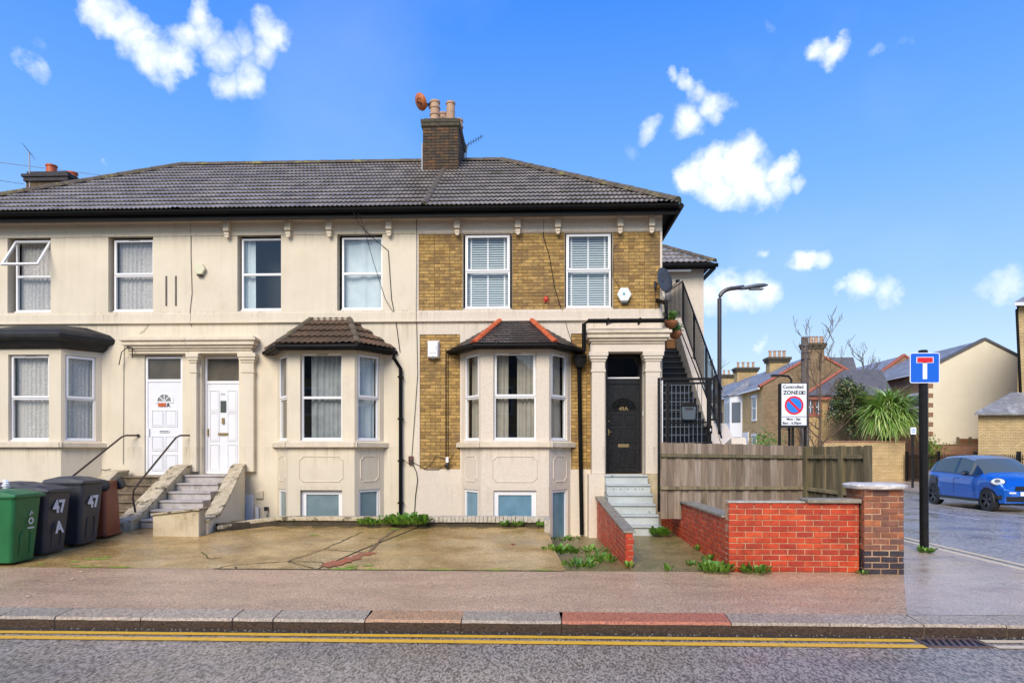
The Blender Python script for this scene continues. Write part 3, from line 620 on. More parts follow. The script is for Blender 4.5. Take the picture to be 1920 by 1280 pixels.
m = MB(); m.box(X45[0], X45[0]+.22, FY+.002, 21.5, -.95, EZ); obj('side_wall', m, M['stucco'], h45)
m = MB(); m.box(X49[0], X49[1], 21.5, 21.6, -.95, EZ); obj('back_wall', m, M['stucco_pink'], h49)
# brick panels
bk = MB()
for a, b, c, d in panels49: bk.box(a+.001, b-.001, FY+.022, FY+.05, c+.001, d-.001)
mort = obj('mortar', bk, M['mortar'], h49)
for i, (a, b, c, d) in enumerate(sorted(panels49, key=lambda p: -p[2])):
    brick_face(W49, Vector((a, FY+.045, c)), 0, b-a, d-c, M['yellow_brick'], flemish=(i % 2 == 0), keep=300, course=.0725, jit=.002)
# --- upper windows
window(h45, F0, up45[0][0]+.11, up45[0][1], ZW[0], ZW[1], ZW[2], 'net', open_sash=True, label='window with its top sash tilted open')
window(h45, F0, up45[1][0]+.07, up45[1][1], ZW[0], ZW[1], ZW[2], 'net', vent=True)
window(h47, F0, up47[0][0]+.055, up47[0][1], ZW[0], ZW[1], ZW[2], 'side', top_sash=False)
window(h47, F0, up47[1][0]+.08, up47[1][1]-.01, ZW[0], ZW[1], ZW[2], 'voile', top_sash=False)
window(h49, F0, up49[0][0]+.045, up49[0][1]-.045, ZW[0], ZW[1], ZW[2], 'blind', back=.05)
window(h49, F0, up49[1][0]+.03, up49[1][1]-.035, ZW[0], ZW[1], ZW[2], 'blind', back=.05)
# --- string course, frieze line, corbels
for h, (a, b), mt in ((h49, X49, M['stucco_pink']), (h47, X47, M['stucco']), (h45, X45, M['stucco'])):
    m = MB(); m.box(a+.003, b-.003, FY-.035, FY, 4.44, 4.62); m.box(a+.003, b-.003, FY-.06, FY, 4.405, 4.44); obj('string_course', m, mt, h, bevel=.008)
    m = MB(); m.box(a+.003, b-.003, FY-.018, FY, 6.315, 6.70) ; obj('frieze', m, mt, h, bevel=.006)
    m = MB(); m.box(a+.003, b-.003, FY-.07, FY-.019, 6.60, 6.70); obj('cornice', m, M['trim'], h, bevel=.01)
def corbel(h, x):
    m = MB(); m.box(x-.06, x+.06, FY-.15, FY-.071, 6.38, 6.71); m.box(x-.06, x+.06, FY-.0705, FY-.019, 6.38, 6.599); m.box(x-.05, x+.05, FY-.12, FY-.0195, 6.30, 6.3545); m.prism([(x+.05*cos(t_), FY-.11, 6.2995+.06*sin(t_)) for t_ in [pi*k/6 for k in range(6, 13)]], (0, .09, 0)); obj('corbel', m, M['trim'], h); return
    m.box(x-.068, x+.068, FY-.15, FY-.0195, 6.355, 6.379)
    m.prism([(x+.055*cos(t), FY-.085, 6.354-.055-.03+.055*sin(t)+(.0 if sin(t) < 0 else .03)) for t in [pi*k/6 for k in range(6, 12)]+[0, pi]][:6]+[(x+.055, FY-.085, 6.353), (x-.055, FY-.085, 6.353)], (0, .066, 0))
    obj('corbel', m, M['trim'], h)
for px in (425, 540, 617, 729): corbel(h47, PX(px, FY-.1))
for px in (857, 971, 1046, 1163, 1222): corbel(h49, PX(px, FY-.1))

# --- bays
HB, HF, DP = 1.17, .70, .62
def bay(h, cx, mt, dress, glassb, curved=False):
    pts = [(cx-HB, FY), (cx-HF, FY-DP), (cx+HF, FY-DP), (cx+HB, FY)]
    zt = 3.78
    for k in range(3):
        (x0, y0), (x1, y1) = pts[k], pts[k+1]; ang = atan2(y1-y0, x1-x0); L_ = sqrt((x1-x0)**2+(y1-y0)**2)
        xf = frame((x0, y0, 0), ang)
        if k == 1: a, b = L_/2-.44, L_/2+.44
        else: a, b = L_/2-.31, L_/2+.27
        if k == 0: a, b = L_/2-.27, L_/2+.31
        ba, bb = (L_/2-.44, L_/2+.44) if k == 1 else (L_/2-.28, L_/2+.28)
        dr = .16 if k == 1 else .09
        grid_wall('bay_wall', xf, .0005, L_-.0005, -.9, zt, [(a, b, 1.84, 3.66, dr), (ba, bb, -.55, .82, dr)], mt, h, th=.16)
        lc = .002
        window(h, xf, a+lc, b-lc, 1.865, 3.658, 2.74, dress[k], back=.08 if k == 1 else .03, vent=(k == 1), top_sash=(cx != -4.44 or k != 1))
        window(h, xf, ba+.002, bb-.002, -.54, .818, None, glassb, back=(.05 if cx > -1 else .09) if k == 1 else .02, fw=.13 if k == 1 else .07)
        # sill band
        m = MB(xf); e = .09; m.add([(-e*.6, 0, 1.71), (L_+e*.6, 0, 1.71), (L_+e*.6+.02, e, 1.71), (-e*.6-.02, e, 1.71), (-e*.6, 0, 1.83), (L_+e*.6, 0, 1.83), (L_+e*.6+.02, e, 1.80), (-e*.6-.02, e, 1.80)],
            [(0, 1, 2, 3), (4, 7, 6, 5), (3, 2, 6, 7), (0, 3, 7, 4), (1, 5, 6, 2)]); obj('bay_sill', m, M['trim'], h)
        if h is h45: continue
        # moulded apron panel with notched corners
        pa, pb, pc, pd = (L_/2-.47, L_/2+.47, .98, 1.53) if k == 1 else (L_/2-.25, L_/2+.25, .98, 1.53)
        nt = .075
        lp = [(pa+nt, pc), (pb-nt, pc), (pb-nt, pc+.02), (pb-.02, pc+nt), (pb, pc+nt), (pb, pd-nt), (pb-.02, pd-nt), (pb-nt, pd-.02), (pb-nt, pd), (pa+nt, pd), (pa+nt, pd-.02), (pa+.02, pd-nt), (pa, pd-nt), (pa, pc+nt), (pa+.02, pc+nt), (pa+nt, pc+.02)]
        ctr = ((pa+pb)/2, (pc+pd)/2); m = MB(xf); n = len(lp)
        def shr(p, q): return (p[0]+(ctr[0]-p[0])*q/(abs(pb-pa)/2), p[1]+(ctr[1]-p[1])*q/((pd-pc)/2))
        vs = [(x, .001, z) for x, z in lp]+[(*shr(p, .012)[:1], .013, shr(p, .012)[1]) for p in lp]+[(shr(p, .026)[0], .002, shr(p, .026)[1]) for p in lp]
        m.add(vs, [(i, (i+1) % n, n+(i+1) % n, n+i) for i in range(n)]+[(n+i, n+(i+1) % n, 2*n+(i+1) % n, 2*n+i) for i in range(n)]); obj('apron_moulding', m, M['trim'] if cx < -1 else mt, h)
    m = MB(); m.prism([(x, y+.01, zt-.03) for x, y in pts], (0, 0, .03)); m.prism([(x, y+.17, .9) for x, y in pts], (0, 0, .12)); obj('bay_lintel', m, mt, h)
bay(h49, -.42, M['stucco_pink'], ('beige1', 'beige', 'beige1'), 'blue')
bay(h47, -4.44, M['stucco'], ('grey', 'grey', 'voile'), 'frost')
bay(h45, -10.67, M['stucco'], ('net', 'net', 'net'), 'frost')
def bay_roof(h, cx, mt, kind, w, ex, rmat, ez=3.80, tz=4.40, th=.34, hipmat=None):
    e = .25
    P = [Vector((cx-HB-e, FY, ez)), Vector((cx-HF-.13, FY-DP-e, ez)), Vector((cx+HF+.13, FY-DP-e, ez)), Vector((cx+HB+e, FY, ez))]
    Tt = [Vector((cx-th, FY-.01, tz)), Vector((cx+th, FY-.01, tz))]
    base = MB(); base.add([tuple(p) for p in P+Tt], [(0, 1, 4), (1, 2, 5, 4), (2, 3, 5), (0, 4, 5, 3), (0, 3, 2, 1)]); rb = obj('bay_roof', base, M['roof_base'], h)
    for tri in ((P[0], P[1], Tt[0]), (P[1], P[2], Tt[1], Tt[0]), (P[2], P[3], Tt[1])):
        U = (tri[1]-tri[0]).normalized(); N_ = U.cross(tri[2]-tri[0]).normalized(); V = N_.cross(U)
        tiles(rb, tri[0], U, V, [((q-tri[0]).dot(U), (q-tri[0]).dot(V)) for q in tri], mt, w, ex, kind)
    ridge(rb, P[1]+Vector((0, .02, .02)), Tt[0]+Vector((0, 0, .03)), rmat, .07, .28, 'hip_tile', .02); ridge(rb, P[2]+Vector((0, .02, .02)), Tt[1]+Vector((0, 0, .03)), rmat, .07, .28, 'hip_tile', .02)
    m = MB()
    for a, b in ((0, 1), (1, 2), (2, 3)):
        A, B_ = P[a], P[b]; d = (B_-A).normalized(); o_ = Vector((d.y, -d.x, 0)); dn = Vector((0, 0, -.10)); i_ = -o_*.14
        m.add([tuple(A), tuple(B_), tuple(B_+dn), tuple(A+dn), tuple(A+i_), tuple(B_+i_), tuple(B_+i_+dn), tuple(A+i_+dn)], [(0, 1, 2, 3), (3, 2, 6, 7)])
    obj('bay_fascia', m, M['gutter'], h)
    m = MB(); gp = [p+Vector((0, -.03, -.05)) for p in P]; gp[0].x -= .03; gp[3].x += .03; m.tube([tuple(p) for p in gp], .042, 8); obj('bay_gutter', m, M['gutter'], h)
bay_roof(h49, -.42, M['slate'], 'flat', .22, .115, M['terracotta'])
bay_roof(h47, -4.44, M['brown_tile'], 'roll2', .26, .27, M['ridge'], tz=4.46, th=.42)
# flat felt roof with deep moulded cornice on the left bay
m = MB(); cx = -10.67
def offp(e): return [(cx-HB-e, FY), (cx-HF-e*.6, FY-DP-e), (cx+HF+e*.6, FY-DP-e), (cx+HB+e, FY)]
rings = [(offp(.04), 3.78), (offp(.12), 3.84), (offp(.16), 3.92), (offp(.28), 3.97), (offp(.30), 4.06), (offp(.18), 4.16), (offp(-.35), 4.33)]
vs = [(x, y, z) for pts, z in rings for x, y in pts]
fs = [(i*4+j, i*4+j+1, (i+1)*4+j+1, (i+1)*4+j) for i in range(len(rings)-1) for j in range(3)]+[(24, 25, 26, 27)]
m.add(vs, fs); obj('bay_roof', m, M['felt'], h45, bevel=.015)

# --- porch of the brick fronted house
PY = FY-.30
def pier(h, x0, x1, z0, z1, mt, y0=None, name='pilaster'):
    y0 = y0 or PY; m = MB(); m.box(x0, x1, y0, FY, z0, z1); return obj(name, m, mt, h, bevel=.012)
def pil(h, x0, x1, zb, zt, mt, y0):
    pier(h, x0+.03, x1-.03, zb, zt-.42, mt, y0)
    m = MB(); w = 0
    for k, (dz0, dz1, e) in enumerate(((.42, .36, .045), (.3595, .20, .03), (.1995, .15, .05), (.1495, .09, .075), (.0895, .0, .095))):
        m.box(x0+.03-e+.03, x1-.03+e-.03, y0-e+.03, FY, zt-dz0, zt-dz1)
    obj('capital', m, mt, h, bevel=.008)
def entab(h, x0, x1, zt, mt, y0, zb, fl=None, fr=None):
    m = MB(); m.box(x0+.1 if fl is None else fl, x1-.1 if fr is None else fr, y0, FY, zb, zt-.30); obj('entablature', m, mt, h, bevel=.01)
    m = MB()
    for a, b, e in ((.2995, .25, .03), (.2495, .19, .07), (.1895, .10, .12), (.0995, .04, .16), (.0395, 0, .10)): m.box(x0+.14-e if fl is None else fl, x1-.14+e if fr is None else fr, y0-e, FY, zt-a, zt-b)
    obj('door_cornice', m, M['trim'], h, bevel=.008)
pl, pr = uw(1107, 1137, PY), uw(1208, 1241, PY)
pil(h49, pl[0], pl[1], 1.15, 3.70, M['stucco_pink'], PY); pil(h49, pr[0], pr[1], 1.15, 3.70, M['stucco_pink'], PY)
entab(h49, PX(1098, PY), 2.80, 4.17, M['stucco_pink'], PY, 3.701)
pier(h49, pl[0]-.04, pl[1], -.22, 1.148, M['stucco_pink'], PY-.06, 'plinth')
m = MB(); m.prism([(pr[0], PY-.06, .05), (pr[1]+.05, PY-.06, .05), (pr[1]+.05, PY-.06, 1.0), (pr[1]-.1, PY-.06, 1.148), (pr[0], PY-.06, 1.148)], (0, .34, 0)); obj('plinth', m, M['dirty_stucco'], h49, bevel=.01)
def door_white(h, a, b, z0, ztop, zd, out, glazed, num):
    xf = frame((0, FY, 0)); f = MB(xf); rim(f, a, b, z0, ztop, .05, out-.07, out); f.box(a+.05, b-.05, out-.07, out, zd, zd+.06); fr = obj('door_frame', f, M['upvc'], h, bevel=.004)
    m = MB(xf); m.quad((a+.05, out-.04, zd+.06), (b-.05, out-.04, zd+.06), (b-.05, out-.04, ztop-.05), (a+.05, out-.04, ztop-.05)); obj('pane', m, M['fanlight'], fr)
    d = MB(xf); d.box(a+.052, b-.052, out-.06, out-.015, z0+.03, zd-.002); do = obj('door', d, M['door_white'], h, bevel=.003)
    x0, x1 = a+.13, b-.13; w = x1-x0
    def panel(u0, u1, v0, v1):
        m = MB(xf); rim(m, u0, u1, v0, v1, .018, out-.014, out-.002); m.box(u0+.035, u1-.035, out-.014, out-.006, v0+.035, v1-.035); obj('panel', m, M['door_white'], do)
    H_ = zd-z0
    if glazed:
        cx = (x0+x1)/2; cz = z0+H_*.79; m = MB(xf); n = 12
        for r0, r1 in ((.155, .205),):
            vs = [(cx+r_*cos(pi*i/n), out-.002, cz+r_*sin(pi*i/n)) for r_ in (r0, r1) for i in range(n+1)]; m.add(vs, [(i, n+1+i, n+2+i, i+1) for i in range(n)])
        m.box(cx-.205, cx+.205, out-.014, out-.001, cz-.03, cz)
        for t in (45, 90, 135): c_, s_ = cos(radians(t)), sin(radians(t)); m.add([(cx-s_*.008, out-.0015, cz+c_*.008), (cx+s_*.008, out-.0015, cz-c_*.008), (cx+c_*.155+s_*.010, out-.0015, cz+s_*.155-c_*.010), (cx+c_*.155-s_*.010, out-.0015, cz+s_*.155+c_*.010)], [(0, 1, 2, 3)])
        obj('fanlight_bars', m, M['upvc'], do)
        m = MB(xf); m.poly([(cx+.155*cos(pi*i/n), out-.008, cz+.155*sin(pi*i/n)) for i in range(n+1)]); obj('fanlight_pane', m, M['glass_dark'], do)
        panel(x0, cx-.015, z0+H_*.52, z0+H_*.70); panel(cx+.015, x1, z0+H_*.52, z0+H_*.70); panel(x0, cx-.015, z0+H_*.26, z0+H_*.42); panel(cx+.015, x1, z0+H_*.26, z0+H_*.42)
        panel(x0, cx-.015, z0+.08, z0+H_*.22); panel(cx+.015, x1, z0+.08, z0+H_*.22)
        lz = z0+H_*.47
        m = MB(xf); m.box(cx-.14, cx+.03, out-.014, out+.0, z0+H_*.735, z0+H_*.775); obj('number_tile', m, M['terracotta'], do)
        text(do, 'A', (cx+.07, FY-out-.001 if False else 0, 0), .11, M['sign_black'], xfm=(cx+.05, out+.001, z0+H_*.735), bold=.003)
    else:
        cx = (x0+x1)/2; cw = .085
        for u0, u1 in ((x0-.03, cx-cw), (cx+cw, x1+.03)):
            panel(u0, u1, z0+H_*.69, z0+H_*.93); panel(u0, u1, z0+H_*.36, z0+H_*.68); panel(u0, u1, z0+.06, z0+H_*.33)
        m = MB(xf); m.box(cx-.065, cx+.065, out-.014, out-.004, z0+H_*.68, z0+H_*.81); obj('viewing_pane', m, M['glass_dark'], do)
        m = MB(xf); m.box(cx-.025, cx+.025, out-.012, out+.02, z0+H_*.555, z0+H_*.62); obj('knocker', m, M['brass'], do)
        text(do, num, None, .06, M['chrome'], xfm=(cx-.06, out+.0, z0+H_*.875)); lz = z0+H_*.44
    m = MB(xf); m.box(cx-.11, cx+.11, out-.014, out+.006, lz-.028, lz+.028); obj('letter_plate', m, M['upvc'] if glazed else M['brass'], do)
    m = MB(xf); m.box(cx-.095, cx+.095, out+.0065, out+.009, lz-.014, lz+.014); obj('letter_flap', m, M['chrome'] if glazed else M['brass'], do)
    m = MB(xf); m.box(a+.065, a+.085, out-.012, out+.03, z0+H_*.42, z0+H_*.50); obj('handle', m, M['upvc'] if glazed else M['brass'], do)
    return do
def text(parent, body, loc, size, mt, xfm=None, ang=0, name='lettering', rot=None, ext=.001, bold=0):
    cu = bpy.data.curves.new(name, 'FONT'); cu.body = body; cu.size = size; cu.extrude = ext; cu.offset = bold; cu.materials.append(mt); cu.resolution_u = 3
    o = bpy.data.objects.new(name, cu)
    if xfm is not None: loc = (xfm[0], FY-xfm[1], xfm[2])
    wm = Matrix.Translation(loc) @ (rot or (Matrix.Rotation(ang, 4, 'Z') @ Matrix.Rotation(pi/2, 4, 'X')))
    me = bpy.data.meshes.new_from_object(o); bpy.data.objects.remove(o); me.name = name
    if not me.materials: me.materials.append(mt)
    return put(bpy.data.objects.new(name, me), parent, wm)
door_white(h45, D47a[0]+.005, D47a[1]-.005, 1.11, 3.70, 3.14, -.03, True, 'A')
door_white(h47, D47[0]+.005, D47[1]-.005, 1.13, 3.71, 3.11, -.14, False, '47A')
# porch surround shared by the two white doors
ny = FY-.12
entab(h47, 0, PX(482, ny), 4.10, M['stucco'], ny, 3.74, fl=X47[0]+.001); entab(h45, PX(232, ny), 0, 4.10, M['stucco'], ny, 3.74, fr=X47[0]-.001)
pil(h47, PX(450, ny), PX(478, ny), 1.18, 3.739, M['stucco'], ny); pil(h47, -7.505, -7.30, 1.18, 3.739, M['stucco'], ny)
# black front door of the brick fronted house
xf = F0; a, b = D49[0]+.01, D49[1]-.01; out = -.16; z0, zd, zt_ = 1.15, 3.17, 3.73
f = MB(xf); rim(f, a, b, z0, zt_, .045, out-.07, out); f.box(a+.045, b-.045, out-.07, out, zd-.1, zd+.02); fr = obj('door_frame', f, M['door_black'], h49, bevel=.004)
m = MB(xf); m.box(a+.045, b-.045, out-.02, out+.004, zd+.021, zd+.05); obj('transom', m, M['upvc'], fr)
m = MB(xf); m.quad((a+.05, out-.04, zd+.05), (b-.05, out-.04, zd+.05), (b-.05, out-.04, zt_-.05), (a+.05, out-.04, zt_-.05)); obj('pane', m, M['glass_dark'], fr)
d = MB(xf); d.box(a+.047, b-.047, out-.06, out-.02, z0+.02, zd-.102); do = obj('door', d, M['door_black'], h49, bevel=.003, label='black six panel front door with fanlight')
cx = (a+b)/2; oo = out-.019
def bp(u0, u1, v0, v1):
    m = MB(xf); rim(m, u0, u1, v0, v1, .022, oo, oo+.014); m.box(u0+.045, u1-.045, oo, oo+.010, v0+.045, v1-.045); obj('panel', m, M['door_black'], do, bevel=.003)
for u0, u1 in ((a+.11, cx-.03), (cx+.03, b-.11)):
    bp(u0, u1, 2.20, 2.44); bp(u0, u1, 1.82, 2.14); bp(u0, u1, 1.30, 1.68)
n = 12; m = MB(xf); cz = 2.52; m.poly([(cx+.27*cos(pi*i/n), oo+.002, cz+.25*sin(pi*i/n)) for i in range(n+1)]); obj('fanlight_pane', m, M['glass_dark'], do)
m = MB(xf)
for t in range(0, 181, 20):
    m.tube([(cx+.05*cos(radians(t)), oo+.006, cz+.05*sin(radians(t))), (cx+.27*cos(radians(t)), oo+.006, cz+.25*sin(radians(t)))], .004, 4)
    m.tube([(cx+(.17+.04*cos(k))*cos(radians(t+10+.0)), oo+.006, cz+.0+(.16+.04*sin(k))*sin(radians(t+10))) for k in (0, 1.5, 3, 4.5, 6.2)], .003, 4)
m.tube([(cx+.275*cos(pi*i/n), oo+.006, cz+.255*sin(pi*i/n)) for i in range(n+1)], .012, 5); m.tube([(cx-.28, oo+.006, cz), (cx+.28, oo+.006, cz)], .012, 5)
obj('fanlight_bars', m, M['door_black'], do)
text(do, '49A', None, .12, M['brass'], xfm=(cx-.1, oo+.018, cz-.02), bold=.002)
m = MB(xf); m.box(cx-.12, cx+.12, oo, oo+.012, 1.71, 1.775); obj('letter_plate', m, M['brass'], do, bevel=.003)
m = MB(xf); m.box(a+.055, a+.12, oo, oo+.03, 2.03, 2.05); m.box(a+.055, a+.08, oo, oo+.01, 1.97, 2.10); obj('handle', m, M['brass'], do)
m = MB(xf); m.box(a+.06, a+.085, oo, oo+.015, 2.26, 2.285); obj('latch', m, M['brass'], do)
m = MB(xf); m.box(a+.05, b-.05, oo, oo+.035, 1.17, 1.23); obj('weather_bar', m, M['door_black'], do)
m = MB(); m.box(D49[1]-.012, D49[1]-.002, FY-.02, FY+.01, 2.38, 2.48); obj('doorbell', m, M['upvc'], h49)

# --- roofs
def roof_house(h, xa, xb, hipl=None, hipr=None, capl=False):
    U, Vv = Vector((1, 0, 0)), Vector((0, RY-EY, RZ-EZ)).normalized(); SL = sqrt((RY-EY)**2+(RZ-EZ)**2)
    base = MB(); xl2 = hipl if hipl is not None else xa; xr2 = hipr if hipr is not None else xb
    yb = 2*RY-EY
    base.add([(xa, EY, EZ), (xb, EY, EZ), (xr2, RY, RZ), (xl2, RY, RZ), (xa, yb, EZ), (xb, yb, EZ)], [(0, 1, 2, 3), (3, 2, 5, 4), (1, 5, 2), (0, 3, 4), (0, 4, 5, 1)])
    rb = obj('roof', base, M['roof_base'], h)
    tiles(rb, (xa, EY, EZ), U, Vv, [(0, -.02), (xb-xa, -.02), (xr2-xa, SL), (xl2-xa, SL)], M['roof_tile'], .3, .335, 'roll')
    ridge(rb, (xl2, RY, RZ+.02), (xr2, RY, RZ+.02), M['ridge'], .13, .44)
    if hipr is not None:
        ridge(rb, (xb, EY, EZ+.05), (xr2, RY, RZ+.04), M['ridge'], .13, .42, 'hip_tile')
        tiles(rb, (xb, EY, EZ), (0, 1, 0), Vector((xr2-xb, 0, RZ-EZ)), [(0, 0), (yb-EY, 0), ((yb-EY)/2, SL)], M['roof_tile'], .3, .335, 'roll', keep=0)
    if hipl is not None:
        ridge(rb, (xa, EY, EZ+.05), (xl2, RY, RZ+.04), M['ridge'], .13, .42, 'hip_tile')
    m = MB(); m.box(xa+.0005, xb-.0005, EY+.02, EY+.05, EZ-.21, EZ-.02); m.box(xa+.0005, xb-.0005, EY+.0505, FY-.0005, EZ-.05, EZ-.03); obj('fascia', m, M['gutter'], h)
    m = MB(); k = 8; ysz = [(EY-.045+.065*cos(pi+pi*i/k), EZ-.03+.085*sin(pi+pi*i/k)) for i in range(k+1)]
    m.add([(xa, y, z) for y, z in ysz]+[(xb, y, z) for y, z in ysz], [(i, i+1, k+2+i, k+1+i) for i in range(k)]); obj('gutter', m, M['gutter'], h)
    return rb
PXL = -2.3
r49 = roof_house(h49, PXL, 2.95, hipr=-.91); r47 = roof_house(h47, -7.51, PXL); r45 = roof_house(h45, -13.43, -7.51, hipl=-9.55)
ridge(r49, (PXL-.02, EY-.02, EZ+.03), (PXL-.02, 16.75, EZ+.03+(16.75-EY)*.67), M['ridge'], .075, .4, 'verge_tile', .04)
m = MB(); m.box(2.70, 2.93, EY+.06, 21.5, EZ-.06, EZ-.04); m.box(2.93, 2.96, EY+.0, 21.5, EZ-.21, EZ-.01); m.tube([(3.01, EY-.04, EZ-.06), (3.01, 21.5, EZ-.06)], .06, 8); obj('side_eaves', m, M['gutter'], h49)
# chimney
chx0, chx1, chy0, chy1, chz = -2.86, -1.96, 16.85, 18.35, 10.05
ch = MB(); ch.box(chx0+.01, chx1-.01, chy0+.01, chy1, 8.0, chz-.12); chim = obj('chimney', ch, M['mortar_dark'], r49)
# bricks of the stack sit under the chimney part of the house
chimp = chim
def brick_face2(P, ang, W_, H_, offs):
    left = MB(); n = round(H_/.075); chh = H_/n
    for r_ in range(n):
        x = 0; k = (r_+offs) % 2
        while x < W_-.03:
            l = .225 if k % 2 == 0 else .112
            x1 = min(W_, x+l); L_ = x1-x-.009; k += 1
            T = Matrix.Translation(P) @ Matrix.Rotation(ang, 4, 'Z') @ Matrix.Translation(((x+x1)/2, (R()-.5)*.006+.018, (r_+.5)*chh))
            bmb = brick_mesh(L_); n0 = len(left.v); left.v += [tuple(T @ Vector(v)) for v in bmb.v]; left.f += [tuple(i+n0 for i in f) for f in bmb.f]; x = x1
    return left
mm = brick_face2(Vector((chx0, chy0, 8.55)), 0, chx1-chx0, 1.36, 0)
# one chimney = own part of the roof; its bricks are joined because the roof already is the parent level
obj('brickwork', mm, M['chimney_brick'], r49, kind='stuff'); obj('brickwork', brick_face2(Vector((chx1, chy0+.0, 8.55)), pi/2, chy1-chy0, 1.36, 1), M['chimney_brick'], r49, kind='stuff')
m = MB(); m.box(chx0-.04, chx1+.04, chy0-.04, chy1+.04, 9.86, 9.95); m.box(chx0-.05, chx1+.05, chy0-.05, chy1+.05, 9.951, 10.04)
m.box(chx0+.02, chx1-.02, chy0+.02, chy1-.02, 10.041, 10.09); obj('chimney_head', m, mat('mossy_chimney_head', (.10, .08, .05), (.05, .042, .025), .9, 12, c3=(.14, .15, .04), f3=.58, s3=4), r49, bevel=.015)
m = MB(); m.box(chx0-.02, chx1+.02, chy0-.02, chy0+.02, 8.55, 8.70); m.box(chx0-.03, chx0-.005, chy0, RY, 8.6, 9.45); obj('lead_flashing', m, mat('lead_flashing', (.42, .44, .46), (.3, .3, .31), .5, 6), r49)
M['pot'] = mat('buff_chimney_pot', (.56, .35, .21), (.42, .26, .17), .8, 6, c3=(.16, .09, .05), f3=.6, s3=4)
def pot(x, y, z, r_, hgt, rings=0, parent=None):
    pf = [(r_*1.05, z), (r_, z+.04)]
    for k in range(rings): q = z+hgt*(k+1)/(rings+1); pf += [(r_*.97, q-.02), (r_*1.12, q-.015), (r_*1.12, q+.012), (r_*.96, q+.02)]
    pf += [(r_*.93, z+hgt-.05), (r_*1.08, z+hgt-.045), (r_*1.08, z+hgt), (r_*.8, z+hgt), (r_*.75, z+hgt-.1)]
    m = MB(); m.lathe(x, y, pf, 16); m.sm = False; return obj('chimney_pot', m, M['pot'] if parent is None else parent[1], r49 if parent is None else parent[0])
pot(chx0+.28, chy0+.22, 10.09, .125, .52, 2); pot(chx0+.68, chy0+.25, 10.09, .115, .50); pot(chx0+.42, chy0+.75, 10.09, .115, .48, 2); pot(chx0+.80, chy0+.95, 10.09, .12, .40, 1); pot(chx0+.5, chy0+1.2, 10.09, .12, .42)

# --- rear wing with its own hipped roof, seen past the right corner
WX, WYf = 4.60, 18.4
m = MB(); m.box(2.705, WX, WYf, 24, -.2, 6.62); obj('rear_wing', m, M['stucco_pink'], h49)
ew = MB(); e0 = (2.71, WYf-.3, 6.68); e1 = (WX+.22, WYf-.3, 6.68); ap = (2.71, WYf+1.8, 8.05)
ew.add([e0, e1, ap, (2.71, 24, 8.05), (WX+.22, 24, 6.68)], [(0, 1, 2), (1, 4, 3, 2)]); wr = obj('wing_roof', ew, M['roof_base'], h49)
U = Vector((1, 0, 0)); N_ = U.cross(Vector(ap)-Vector(e0)).normalized(); V = N_.cross(U)
tiles(wr, e0, U, V, [(0, 0), (e1[0]-e0[0], 0), (0, (Vector(ap)-Vector(e0)).length)], M['roof_tile'], .3, .32, 'roll2')
ridge(wr, (e1[0], e1[1], 6.72), (ap[0], ap[1], 8.09), M['ridge'], .1, .4, 'hip_tile')
m = MB(); m.box(2.71, WX+.24, WYf-.34, WYf-.30, 6.52, 6.66); m.box(WX+.22, WX+.25, WYf-.295, 24, 6.52, 6.66); m.box(2.71, WX+.22, WYf-.299, WYf-.001, 6.60, 6.62); m.tube([(2.72, WYf-.39, 6.60), (WX+.28, WYf-.39, 6.60)], .055, 8); obj('wing_gutter', m, M['gutter'], h49)
m = MB(); m.box(2.95, 4.2, WYf-.29, WYf-.20, 6.48, 6.55); obj('strip_light', m, M['upvc'], h49)
m = MB(); m.lathe(0, 0, [(.07, 0), (.13, .02), (.13, .05), (.06, .06)], 12); m.v = [(3.62+x, WYf-.004-z, 5.88+y) for x, y, z in m.v]; obj('extractor_vent', m, M['upvc'], h49)

# --- pipes and cables fixed to the houses
def pipe(h, pts, r_, name='downpipe', mt=None, n=8): m = MB(); m.tube(pts, r_, n); return obj(name, m, mt or M['gutter'], h)
y_ = FY-.07
pipe(h49, [(PX(1086, y_), y_, 3.40), (PX(1091, y_), y_, -.15)], .045)
m = MB(); hx = PX(1087, y_); m.prism([(hx-.13, y_-.12, 3.62), (hx+.13, y_-.12, 3.62), (hx+.13, y_-.12, 3.52), (hx+.07, y_-.12, 3.40), (hx-.07, y_-.12, 3.40), (hx-.13, y_-.12, 3.52)], (0, .17, 0)); m.box(hx-.145, hx+.145, y_-.14, y_+.06, 3.62, 3.65); obj('hopper_head', m, M['gutter'], h49)
y2 = PY-.25
pipe(h49, [(PX(1095, y2), y2, 3.68), (PX(1095, y2), y2, 4.24), (PX(1103, y2), y2, 4.30), (PX(1245, y2), y2, 4.30), (PX(1250, y2), y2+.02, 4.36), (PX(1250, y2), y2+.1, 4.68), (PX(1241, y2), FY+.1, 4.86)], .045, 'waste_pipe')
for px in (1140, 1200): m = MB(); X_ = PX(px, y2); m.box(X_-.015, X_+.015, y2-.052, PY, 4.25, 4.352); obj('pipe_clip', m, M['gutter'], h49)
y_ = FY-.08; xr = PX(751, y_)
pipe(h47, [(PX(737, FY-.35), FY-.22, 3.72), (PX(740, y_), FY-.2, 3.62), (xr, y_, 3.40), (xr, y_, -.3)], .04)
for z in (3.2, 2.3, 1.4, .5): m = MB(); m.box(xr-.055, xr+.055, y_-.05, FY, z, z+.035); obj('pipe_bracket', m, M['gutter'], h47)
def cable(h, ps, r_=.007, Y=FY-.015, mt=None, name='cable'):
    pts = []
    for p in ps:
        yy = p[2] if len(p) > 2 else Y; pts.append((PX(p[0], yy), yy, PZ(p[0], p[1], yy)))
    m = MB(); m.tube(pts, r_, 4); return obj(name, m, mt or M['sign_black'], h)
M['pale_cable'] = mat('pale_cable', (.4, .4, .38), rough=.6)
